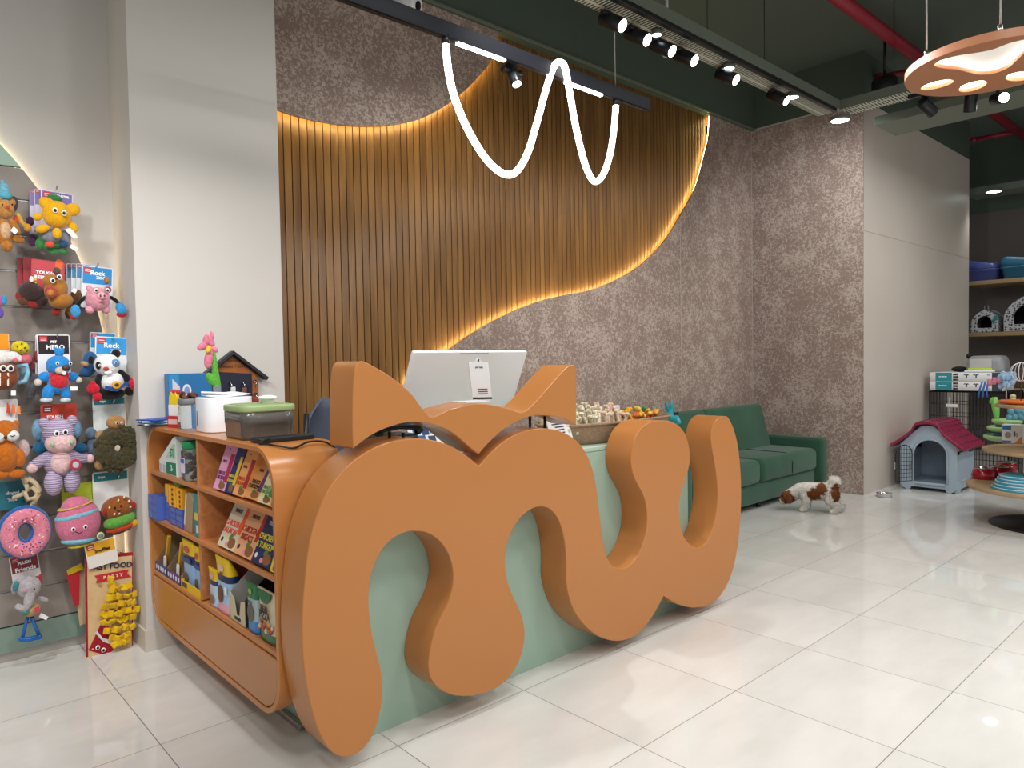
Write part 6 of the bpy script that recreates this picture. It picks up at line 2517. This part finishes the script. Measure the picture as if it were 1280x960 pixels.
# ------------------------------------------------------------------ wire crate with boxes on it
cx0, cx1, cy0, cy1, ch_ = 7.2, 7.75, -.72, .0, .93
cr = thing('wire_crate', ((cx0 + cx1) / 2, (cy0 + cy1) / 2, 0), 'tall black wire pet crate standing against the beige wall behind the dog house', 'pet crate')


def bars(name, P0, U, V_, nu, nv, r=.0028):
    b = MB()
    P0, U, V_ = Vector(P0), Vector(U), Vector(V_)
    for k in range(nu + 1):
        q = P0 + U * (k / nu)
        b.tube([q, q + V_], r * (2 if k in (0, nu) else 1), 5)
    for k in range(nv + 1):
        q = P0 + V_ * (k / nv)
        b.tube([q, q + U], r * (2 if k in (0, nv) else 1), 5)
    return b.build(name, M_black, cr)


bars('front_grid', (cx0, cy0, .02), (0, cy1 - cy0, 0), (0, 0, ch_ - .03), 22, 7)
bars('rear_grid', (cx1, cy0, .02), (0, cy1 - cy0, 0), (0, 0, ch_ - .03), 22, 7)
bars('side_grid', (cx0, cy0, .02), (cx1 - cx0, 0, 0), (0, 0, ch_ - .03), 16, 7)
bars('side_grid', (cx0, cy1, .02), (cx1 - cx0, 0, 0), (0, 0, ch_ - .03), 16, 7)
bars('roof_grid', (cx0, cy0, ch_ - .01), (cx1 - cx0, 0, 0), (0, cy1 - cy0, 0), 10, 12)
b = MB()
b.rbox(((cx0 + cx1) / 2, (cy0 + cy1) / 2, .02), (cx1 - cx0, cy1 - cy0, .03), .006)
b.build('base_tray', C('#23262a', .5), cr)
b = MB()
b.box(((cx0 + cx1) / 2, (cy0 + cy1) / 2, .48), (cx1 - cx0 - .02, cy1 - cy0 - .02, .012))
b.build('middle_shelf', C('#3c4046', .5), cr)
b = MB()
b.rbox((cx0 - .004, -.19, .62), (.006, .013, .5), .002)
b.build('white_post', C('#a5a59f'), cr)
b = MB()
b.rbox((cx0 - .01, -.215, .775), (.004, .11, .035), .002)
tag(b.build('price_tag', C('#dcdcd8')), 'small white price tag on the front of the black crate', 'price tag')
for k in range(2):
    z = ch_ + .006 + .0955 * k
    t = thing('product_box', (7.42, -.33, z), ('white and teal carton with black print, lower of the two on the wire crate', 'white and teal carton with black print, upper of the two on the wire crate')[k], 'carton', 'cartons on the wire crate')
    yA, yB = .0, -.665
    b = MB()
    b.rbox((7.42, (yA + yB) / 2, z + .047), (.44, yA - yB, .094), .002, seg=1)
    b.build('carton', C('#dfe0e0', .5), t)
    Mb = frame((7.2, yA, z), (0, -1, 0), (0, 0, 1))
    w, h = yA - yB, .094
    patch(t, Mb, w * .085, 0.002, w * .32, h - .002, '#2f8d96', 'teal_band', .0008)
    patch(t, Mb, w * .865, 0.001, w * .998, h - .001, '#3a3f4a', 'dark_end', .0008)
    for i in range(6):
        patch(t, Mb, w * (.335 + .04 * (i % 2)), h * (.08 + .3 * (i // 2)), w * (.375 + .035 * (i % 2)), h * (.3 + .3 * (i // 2)), ('#2a2422', '#5a4a40')[(i // 2 + i) % 2], 'photo_tile', .0009)
    for i in range(2):
        b = MB(Mb)
        b.prism([(w * (.52 + .13 * i) + a * .03, h * (.68 + c_ * .24)) for a, c_ in ((-1, .1), (-.3, .6), (0, .2), (.3, .6), (1, .1), (.3, .0), (.25, -1.2), (-.1, -1.2), (-.1, .0))], .001)
        b.build('black_emblem', C('#2a2c2e'), t)
    for i in range(2):
        patch(t, Mb, w * .80, h * (.12 + .55 * i), w * .845, h * (.3 + .55 * i), '#a8aaae', 'grey_print', .0008)
    b = MB(Mb)
    for i in range(3):
        b.box((w * (.15 + .04 * i), h * .52, .0018), (w * .032, h * .12, .001))
    b.build('white_logo', C('#e4eeee'), t)
# carrier
zc = ch_ + .006 + .191
t = thing('pet_carrier', (7.45, -.33, zc), 'grey plastic pet carrier with a lime strip on top of the white cartons', 'pet carrier')
b = MB()
b.lathe([(.0, 0)], (0, 0, 0), 3) if False else None
L = []
for z, kx, ky in ((.0, 1, 1), (.03, 1.02, 1.02), (.10, 1.0, .98), (.145, .95, .9), (.165, .85, .78), (.17, .6, .55)):
    L.append([Vector((7.47 + p[0] * kx, -.475 + p[1] * ky, zc + .002 + z)) for p in rrect(.30, .345, .06, 5)])
b.rings(L)
b.build('shell', mat('carrier_grey', '#8b8d8f', .35), t)
b = MB()
b.rbox((7.312, -.445, zc + .088), (.006, .2, .1), .003, rz=.002)
b.build('door_panel', C('#b3b2ae', .4), t)
b = MB()
b.rbox((7.31, -.44, zc + .032), (.012, .22, .022), .005)
b.build('lime_strip', C('#b9d81f', .4), t)
b = MB()
b.rbox((7.30, -.44, zc + .012), (.05, .27, .02), .008)
b.build('white_base', C('#e6e6e8', .4), t)
b = MB()
b.tube([(7.45, -.305, zc + .14), (7.43, -.29, zc + .165), (7.41, -.3, zc + .18), (7.4, -.33, zc + .172)], .012, 8)
b.build('latch', M_black, t)
b = MB()
b.ell((7.4, -.23, zc + .03), (.06, .08, .03))
tag(b.build('black_cloth', C('#141416', .9)), 'black cloth lump lying on the white cartons beside the carrier', 'cloth')

# ------------------------------------------------------------------ wall shelves at the far end
XS = 9.2
M_board = mat('oak_board', '#9c8460', .5)
for z, lb in ((2.215, 'upper oak shelf board far back carrying the blue litter trays'), (1.56, 'lower oak shelf board far back carrying the spotted cat caves'), (.86, 'lowest oak shelf board far back behind the crate')):
    b = MB()
    b.rbox((9.55, -1.35, z), (.70, 3.1, .05), .004)
    tag(b.build('shelf_board', M_board), lb, 'shelf')


def litter(y0, y1, col, lb):
    t = thing('litter_tray', (9.5, (y0 + y1) / 2, 2.24), lb, 'litter tray', 'litter trays on the far shelf')
    yc_, w_ = (y0 + y1) / 2, abs(y1 - y0)
    L = []
    for z, k in ((0, .86), (.01, .88), (.13, .97), (.135, 1.0), (.15, 1.0), (.15, .95), (.03, .84)):
        L.append([Vector((9.5 + p[0] * k, yc_ + p[1] * k, 2.241 + z)) for p in rrect(.5, w_, .06, 5)])
    b = MB()
    b.rings(L)
    b.build('tray', C(col, .4), t)
    L = []
    for z, k in ((.152, 1.0), (.17, .99), (.21, .93), (.22, .9), (.22, .82), (.16, .88)):
        L.append([Vector((9.5 + p[0] * k, yc_ + p[1] * k * (1 if p[1] > 0 else .97) + .0, 2.241 + z + (.06 if p[1] > w_ * .1 and z > .16 else 0))) for p in rrect(.5, w_, .06, 5)])
    b = MB()
    b.rings(L)
    b.build('rim', C(col, .35), t)


litter(.30, -.12, '#3f4a86', 'violet-blue litter tray, nearest the beige wall on the upper far shelf')
litter(-.14, -.72, '#23607f', 'teal-blue litter tray beside the violet one on the upper far shelf')


def speck():
    m = bpy.data.materials.new('speckled_fleece')
    m.use_nodes = True
    t = NT(m)
    tc = t.node('ShaderNodeTexCoord')
    vo = t.node('ShaderNodeTexVoronoi', Scale=38.0)
    t.link(tc.outputs['Object'], vo.inputs['Vector'])
    t.link(t.ramp(vo.outputs['Distance'], [(.3, lin('#34363c')), (.5, lin('#b6b8bc'))]), t.b.inputs['Base Color'])
    t.b.inputs['Roughness'].default_value = .95
    return m


M_spk = speck()


def cave(yc_, w_, h_, lb):
    t = thing('cat_cave', (9.45, yc_, 1.585), lb, 'cat cave', 'cat caves on the far shelf')
    F_ = frame((9.25, yc_, 1.587), (0, -1, 0), (0, 0, 1))
    o = [(-w_ / 2, 0), (w_ / 2, 0), (w_ / 2, h_ * .45), (w_ * .42, h_ * .65), (w_ * .26, h_ * .85), (0, h_), (-w_ * .26, h_ * .85), (-w_ * .42, h_ * .65), (-w_ / 2, h_ * .45)]
    ho = [(-w_ * .27, h_ * .2), (w_ * .27, h_ * .2), (w_ * .27, h_ * .48), (w_ * .17, h_ * .66), (0, h_ * .75), (-w_ * .17, h_ * .66), (-w_ * .27, h_ * .48)]
    b = MB()
    b.prism(spline(o, 3, True, (0, 1)), .035, F_ @ Matrix.Translation((0, 0, -.035)), bev=.006, smooth=True, holes=[spline(ho, 3, True, (0, 1))])
    b.build('front', M_spk, t)
    so_ = spline(o, 3, True, (0, 1))
    b = MB()
    b.prism(so_, .36, F_ @ Matrix.Translation((0, 0, -.396)), bev=.01, smooth=True, holes=[[(x * .93, .02 + y * .93) for x, y in so_]])
    b.build('dome_shell', M_spk, t)
    b = MB()
    b.prism(so_, .01, F_ @ Matrix.Translation((0, 0, -.406)))
    b.build('rear', C('#141416', .9), t)
    b = MB()
    b.tube([F_ @ Vector(v) for v in ((-.02, h_ - .01, -.1), (-.02, h_ + .06, -.1), (.02, h_ + .06, -.1), (.02, h_ - .01, -.1))], .008, 6)
    b.build('loop_handle', C('#8a8c90', .9), t)


cave(.02, .30, .28, 'smaller spotted fleece cat cave nearest the beige wall on the lower far shelf')
cave(-.42, .46, .43, 'larger spotted fleece cat cave on the lower far shelf')
b = MB(Matrix.Translation((9.24, -.1, 1.75)) @ rot(35, 0, 0))
b.rbox((0, 0, 0), (.004, .035, .1), .001)
tag(b.build('swing_tag', C('#1f7d80')), 'teal swing tag on the smaller spotted cat cave', 'tag')
b = MB()
b.rbox((9.4, -.66, 1.0065), (.4, .7, .24), .04)
tag(b.build('pet_bed', plush('#6e543c', None, 30)), 'folded brown pet bed on the lowest far shelf', 'pet bed')

# ------------------------------------------------------------------ round tiered display table
TC = Vector((5.30, -1.42, 0))
tt = thing('display_table', TC, 'round tiered wooden display table on a black disc foot at the picture edge', 'display table')
b = MB()
b.lathe([(.38, 0), (.385, .004), (.38, .012), (.03, .016)], TC, 56)
b.build('foot', mat('foot_black', '#1c1a1f', .45), tt)
b = MB()
b.cyl(TC + Vector((0, 0, .012)), TC + Vector((0, 0, .92)), .03, n=20)
b.build('pole', M_black, tt)
tiers = []
for (x, y), z, th in (((1207, 603), .31, .03), ((1227, 552), .585, .022), ((1243, 500), .93, .022)):
    e = P(x, y, 'z', z)
    # radius that makes the disc's outline pass through that edge point as seen
    dv = Vector((e.x - CAM.x, e.y - CAM.y))
    dn = dv.normalized()
    ctr = Vector((TC.x - CAM.x, TC.y - CAM.y))
    r_ = abs(ctr.x * dn.y - ctr.y * dn.x)
    tiers.append((z, r_))
    b = MB()
    b.lathe([(r_ - .004, z - th), (r_, z - th + .004), (r_, z - .004), (r_ - .004, z)], TC, 64)
    b.build('tier', mat('tier_wood', '#b79a78', .5, var=(8, '#a5875f', .6)), tt)


def dbowl(c, r, h, col, name, label, group, cat='bowl', rim=M_chrome):
    t = thing(name, c, label, cat, group)
    c = Vector(c)
    b = MB()
    b.lathe([(r, 0), (r * .97, h * .4), (r * .8, h), (r * .7, h), (r * .62, h * .4), (.004, h * .3)], c, 32)
    b.build('shell', col, t)
    b = MB()
    b.lathe([(r * .82, h * .98), (r * .83, h * 1.03), (r * .72, h * 1.05), (r * .6, h * .45), (.004, h * .4)], c, 32)
    b.build('steel_insert', rim, t)


M_rb = mat('red_gloss', '#a3122a', .2, coat=.5)
zb = .3105
for (x, y), lb in (((1229, 598), 'glossy red pet bowl at the edge of the lowest round tier'), ((1250, 596), 'glossy red pet bowl behind the blue stacked bowls on the lowest tier'),
                   ((1258, 590), 'glossy red pet bowl farthest back on the lowest tier')):
    p = P(x, y, 'z', zb)
    dbowl((p.x, p.y, zb), .085, .085, M_rb, 'pet_bowl', lb, 'red bowls on the display table')
p = P(1262, 612, 'z', zb)
bc_ = Vector((p.x + .06, p.y - .06, zb))
for k in range(5):
    b = MB()
    r0, r1 = .19 - .012 * k, .182 - .012 * k
    z = zb + .0215 * k
    b.lathe([(r0, z + .0005), (r0, z + .006), (r1, z + .014), (r1 - .006, z + .0205), (r1 - .03, z + .0205)], (bc_.x, bc_.y, 0), 40)
    tag(b.build('plastic_bowl', C(('#3f9dba', '#cfe2ea')[0], .35)), ('light blue plastic bowl at the bottom of the stack on the lowest tier', 'light blue plastic bowl second from the bottom of the stack', 'light blue plastic bowl in the middle of the stack',
                                                                   'light blue plastic bowl second from the top of the stack', 'light blue plastic bowl on top of the stack')[k], 'bowl', 'stacked light blue bowls')
    b = MB()
    b.tube([(bc_.x + (r1 + .002) * math.cos(2 * PI * i / 40), bc_.y + (r1 + .002) * math.sin(2 * PI * i / 40), z + .0165) for i in range(40)], .0035, 6, True)
    rr = b.build('pale_rim', C('#d4e6ee', .4), bpy.data.objects['plastic_bowl' if k == 0 else 'plastic_bowl.%03d' % k])
# second tier: green slow-feeder tower and a boxed toy
p = P(1250, 552, 'z', .5855)
t = thing('feeder_tower', (p.x + .1, p.y - .03, .5855), 'pale green three-tier pet track toy on the middle round tier', 'pet toy')
o = Vector((p.x + .13, p.y - .02, .5855))
for k, (r_, z) in enumerate(((.17, 0), (.145, .075), (.11, .135))):
    b = MB()
    b.lathe([(r_ * .8, z), (r_, z + .02), (r_, z + .04), (r_ * .9, z + .045), (r_ * .8, z + .03), (.03, z + .025)], o, 32)
    b.build('track_ring', C('#a6c98a', .35), t)
    if k < 2:
        b = MB()
        b.cyl(o + Vector((0, 0, z + .03)), o + Vector((0, 0, z + .085)), r_ * .6, r_ * .5)
        b.build('core', C('#4f5aa0', .4), t)
t = thing('boxed_toy', (p.x + .06, p.y - .12, .5855), 'white boxed pet toy with a blue logo and orange corner on the middle round tier', 'carton')
A, Bq = P(1252, 556, 'x', o.x - .19), P(1278, 558, 'x', o.x - .19)
A.z = Bq.z = .586
Mb = frame(A, Bq - A, (0, 0, 1))
w = (Bq - A).length
h = w * 1.05
b = MB(Mb)
b.prism(rrect(w, h, .002, 2, (w / 2, h / 2)), .08, Matrix.Translation((0, 0, -.08)), bev=.001)
b.build('carton', C('#e2e2e2', .4), t)
patch(t, Mb, w * .04, h * .72, w * .46, h * .92, '#2f74a8', 'blue_logo')
patch(t, Mb, w * .02, h * .02, w * .46, h * .12, '#3a7fae', 'blue_strip')
b = MB(Mb)
b.prism([(w * .62, 0.001), (w * .99, .001), (w * .99, h * .42)], .001)
b.build('orange_corner', C('#d88a4a', .4), t)
blob(t, Mb, (w * .3, h * .42), w * .16, h * .18, '#9c968e', 'pet_photo')
blob(t, Mb, (w * .62, h * .5), w * .05, h * .16, '#5a524c', 'pet_photo')
blob(t, Mb, (w * .74, h * .45), w * .07, h * .12, '#b8aca4', 'pet_photo')
# green and blue rubber toys standing on the tower
b = MB()
q = P(1247, 500, 'x', o.x - .02)
zt_ = o.z + .165
b.tube(spline([(o.x - .02, o.y + .07, zt_), (o.x - .02, o.y + .075, zt_ + .08), (o.x - .02, o.y + .085, zt_ + .15), (o.x - .02, o.y + .08, zt_ + .2)], 4, False), [.012 + .016 * math.sin(PI * k / 12) for k in range(13)], 10)
b.ell((o.x - .02, o.y + .11, zt_ + .17), (.008, .014, .03), rot(20, 0, 0), 10, 7)
tag(b.build('rubber_toy', C('#7cc25a', .4)), 'bright green leaf-shaped rubber toy standing on the track tower', 'pet toy')
b = MB()
for dy, dz in ((-.02, .03), (-.06, .04), (-.1, .05), (-.03, .09), (-.08, .1), (-.12, .08)):
    b.ell((o.x, o.y + dy, zt_ + dz - .005), (.035, .03, .04), None, 12, 8)
tag(b.build('rubber_toy', C('#6aa6c0', .4)), 'knobbly blue rubber toy on the track tower', 'pet toy')
b = MB()
b.tube([(o.x, o.y - .04, zt_ + .1), (o.x, o.y - .04, zt_ + .16), (o.x, o.y - .04, zt_ + .2)], [.018, .016, .02], 10)
b.ell((o.x, o.y - .04, zt_ + .21), (.022, .022, .018), None, 10, 7)
tag(b.build('rubber_toy', C('#c9bb8e', .5)), 'beige bone-ended rubber toy rising behind the blue one', 'pet toy')
# top tier
z3, r3 = tiers[2]
b = MB()
e = P(1262, 494, 'z', z3)
b.lathe([(.13, 0), (.16, .012), (.165, .026), (.15, .03), (.02, .02)], (TC.x - .04, TC.y + r3 * .45, z3 + .0005), 36)
tag(b.build('flying_disc', C('#e8762a', .4)), 'bright orange flying disc on the top round tier', 'flying disc')
t = thing('feather_wand', (TC.x - r3 * .5, TC.y + r3 * .75, z3), 'cat wand with fluffy pale blue feathers standing on the top tier', 'cat wand')
q = Vector((TC.x - r3 * .35, TC.y + r3 * .72, z3 + .0005))
b = MB()
b.cyl(q, q + Vector((0, 0, .17)), .004, n=8)
b.cyl(q, q + Vector((0, 0, .01)), .03, n=16)
b.build('stick', C('#b9b9bc', .4), t)
b = MB()
for k in range(14):
    b.ell(q + Vector((rnd.uniform(-.03, .03), rnd.uniform(-.05, .05), .19 + rnd.uniform(-.05, .04))), (.016, .022, .03), rot(rnd.uniform(-40, 40), 0, rnd.uniform(0, 90)), 8, 6)
b.build('feathers', plush('#9fbfe0', None, 120), t)
b = MB()
for k in range(3):
    b.ell(q + Vector((0, .05 + .03 * k, .19 - .012 * k)), (.015, .02, .03), None, 8, 6)
b.build('pink_plume', plush('#d88aa0', None, 120), t)
b = MB()
for k in range(3):
    b.tube([q + Vector((0, .12 + .02 * k, .17)), q + Vector((.0, .13 + .025 * k, .1)), q + Vector((0, .125 + .03 * k, .05))], .007, 6)
b.build('ribbons', C('#3a66b0', .5), t)
t = thing('wire_toy_ball', (TC.x, TC.y + .1, z3), 'white wire ball toy at the picture edge on the top tier', 'pet toy')
o2 = Vector((TC.x - r3 * .35, TC.y + r3 * .45, z3 + .25))
b = MB()
for k in range(4):
    L = [o2 + rot(0, 0, 45 * k) @ Vector((.07 * math.cos(2 * PI * i / 24), 0, .07 * math.sin(2 * PI * i / 24))) for i in range(24)]
    b.tube(L, .003, 6, True)
b.build('wire_ball', C('#d6d6d8', .3), t)
b = MB()
b.cyl((o2.x, o2.y, z3 + .03), (o2.x, o2.y, o2.z - .07), .004, n=8)
b.build('stem', M_black, t)
# ------------------------------------------------------------------ light
def area(loc, size, power, target=None, color=(1, .985, .965), name='fill_lamp'):
    l = bpy.data.lights.new(name, 'AREA')
    l.shape = 'DISK'
    l.size = size
    l.energy = power
    l.color = color
    o = bpy.data.objects.new(name, l)
    COL.objects.link(o)
    o.location = loc
    d = Vector(target) - Vector(loc) if target else Vector((0, 0, -1))
    o.rotation_euler = d.to_track_quat('-Z', 'Y').to_euler()
    return o


def spotl(loc, d, power, cone, blend=.6, size=.03, color=(1, .985, .965), name='spot_beam'):
    l = bpy.data.lights.new(name, 'SPOT')
    l.energy = power
    l.spot_size = R(cone)
    l.spot_blend = blend
    l.shadow_soft_size = size
    l.color = color
    o = bpy.data.objects.new(name, l)
    COL.objects.link(o)
    o.location = loc
    o.rotation_euler = Vector(d).to_track_quat('-Z', 'Y').to_euler()
    return o


for lens, d in SPOTS:
    spotl(lens + d * .01, d, 45, 70, .7)
# added area lamps without fixtures, filling the shop with even light
for x in (-2.4, -.5, 1.4, 3.3, 5.2, 7.1):
    for y in (-4.8, -2.6):
        area((x, y, 3.25), .5, 22.5 if x < 7 else 9)
for x, y in ((.6, -1.05), (2.9, -1.05), (-1.6, -.9), (6.2, -1.3)):
    area((x, y, 3.25), .4, 14.5)
# added unseen spots that brighten the toy wall, pillar and back wall
for loc, tg, pw, cone in (((-2.2, -.9, 3.2), (-.9, 1.2, .95), 150, 62), ((-.7, -1.3, 3.2), (-.35, 1.0, .7), 110, 60),
                          ((.9, -.75, 3.2), (1.7, 1.2, 1.7), 70, 75), ((2.9, -.8, 3.2), (3.4, 1.2, 1.6), 70, 75)):
    spotl(loc, Vector(tg) - Vector(loc), pw, cone, .9, .12)
# downlights seen in the picture
p = P(1050, 151, 'z', 3.19)
spotl((p.x, p.y, p.z - .01), (.8, .35, -.55), 75, 120, .9, .06, (.93, .97, 1))
p = P(1242, 240, 'z', 3.28)
spotl((p.x, p.y, p.z - .01), (0, 0, -1), 14, 110, .8, .06)
w = bpy.data.worlds.new('shop_surroundings')
w.use_nodes = True
w.node_tree.nodes['Background'].inputs[0].default_value = (.95, .97, 1, 1)
w.node_tree.nodes['Background'].inputs[1].default_value = .36
sc.world = w
vs_ = sc.view_settings
vs_.view_transform = 'Standard'
vs_.look = 'None'
vs_.gamma = 1
vs_.use_curve_mapping = False
vs_.exposure = .12
sc.cycles.max_bounces = 8
sc.cycles.use_denoising = True

# ------------------------------------------------------------------ prints, lenses and eyes belong to the part they sit on
MAIN = ('carton', 'card', 'barrel', 'pouch_front', 'sheet', 'wood_board', 'mat_cloth', 'head', 'body', 'housing', 'bag', 'pole')
SUB = {'lettering', 'coloured_edge', 'emblem', 'pet_emblem', 'brand_bar', 'white_strip', 'light_band', 'light_edge', 'dot', 'logo_patch', 'logo_lines', 'head_print', 'rating_mark',
       'round_badge', 'orange_flash', 'green_panel', 'pale_panel', 'grey_print', 'photo_tile', 'black_emblem', 'white_logo', 'teal_band', 'dark_end', 'blue_logo', 'blue_strip', 'orange_corner',
       'pet_photo', 'white_emblem', 'emblem_core', 'white_cone_print', 'print_patch', 'print_picture', 'print_panel', 'print_line', 'black_band', 'bird_logo', 'picture', 'pink_label',
       'pale_edge', 'yellow_band', 'pale_mark', 'pizza_bite', 'green_crown', 'printed_band', 'lens', 'trim_ring', 'eye', 'pupil', 'nose', 'mouth', 'smile', 'muzzle', 'snout', 'nostril',
       'white_face', 'sleeping_eye', 'red_ribbon', 'star_print', 'felt_fry', 'dark_mark', 'screen', 'top_vent', 'dark_front', 'sesame_seed'}
kids = {}
for o in list(COL.objects):
    if o.parent is not None:
        kids.setdefault(o.parent.name, []).append(o)
base = lambda o: o.name.split('.')[0]
for o in list(COL.objects):
    if o.type != 'EMPTY' or o.parent is not None or o.name not in kids:
        continue
    ks = kids[o.name]
    m = next((k for n in MAIN for k in ks if base(k) == n), None)
    if m is None:
        continue
    if sum(1 for k in ks if k is m or base(k) not in SUB) < 2:
        continue
    for k in ks:
        if k is not m and base(k) in SUB:
            k.parent = m
            k.location = k.location - m.location
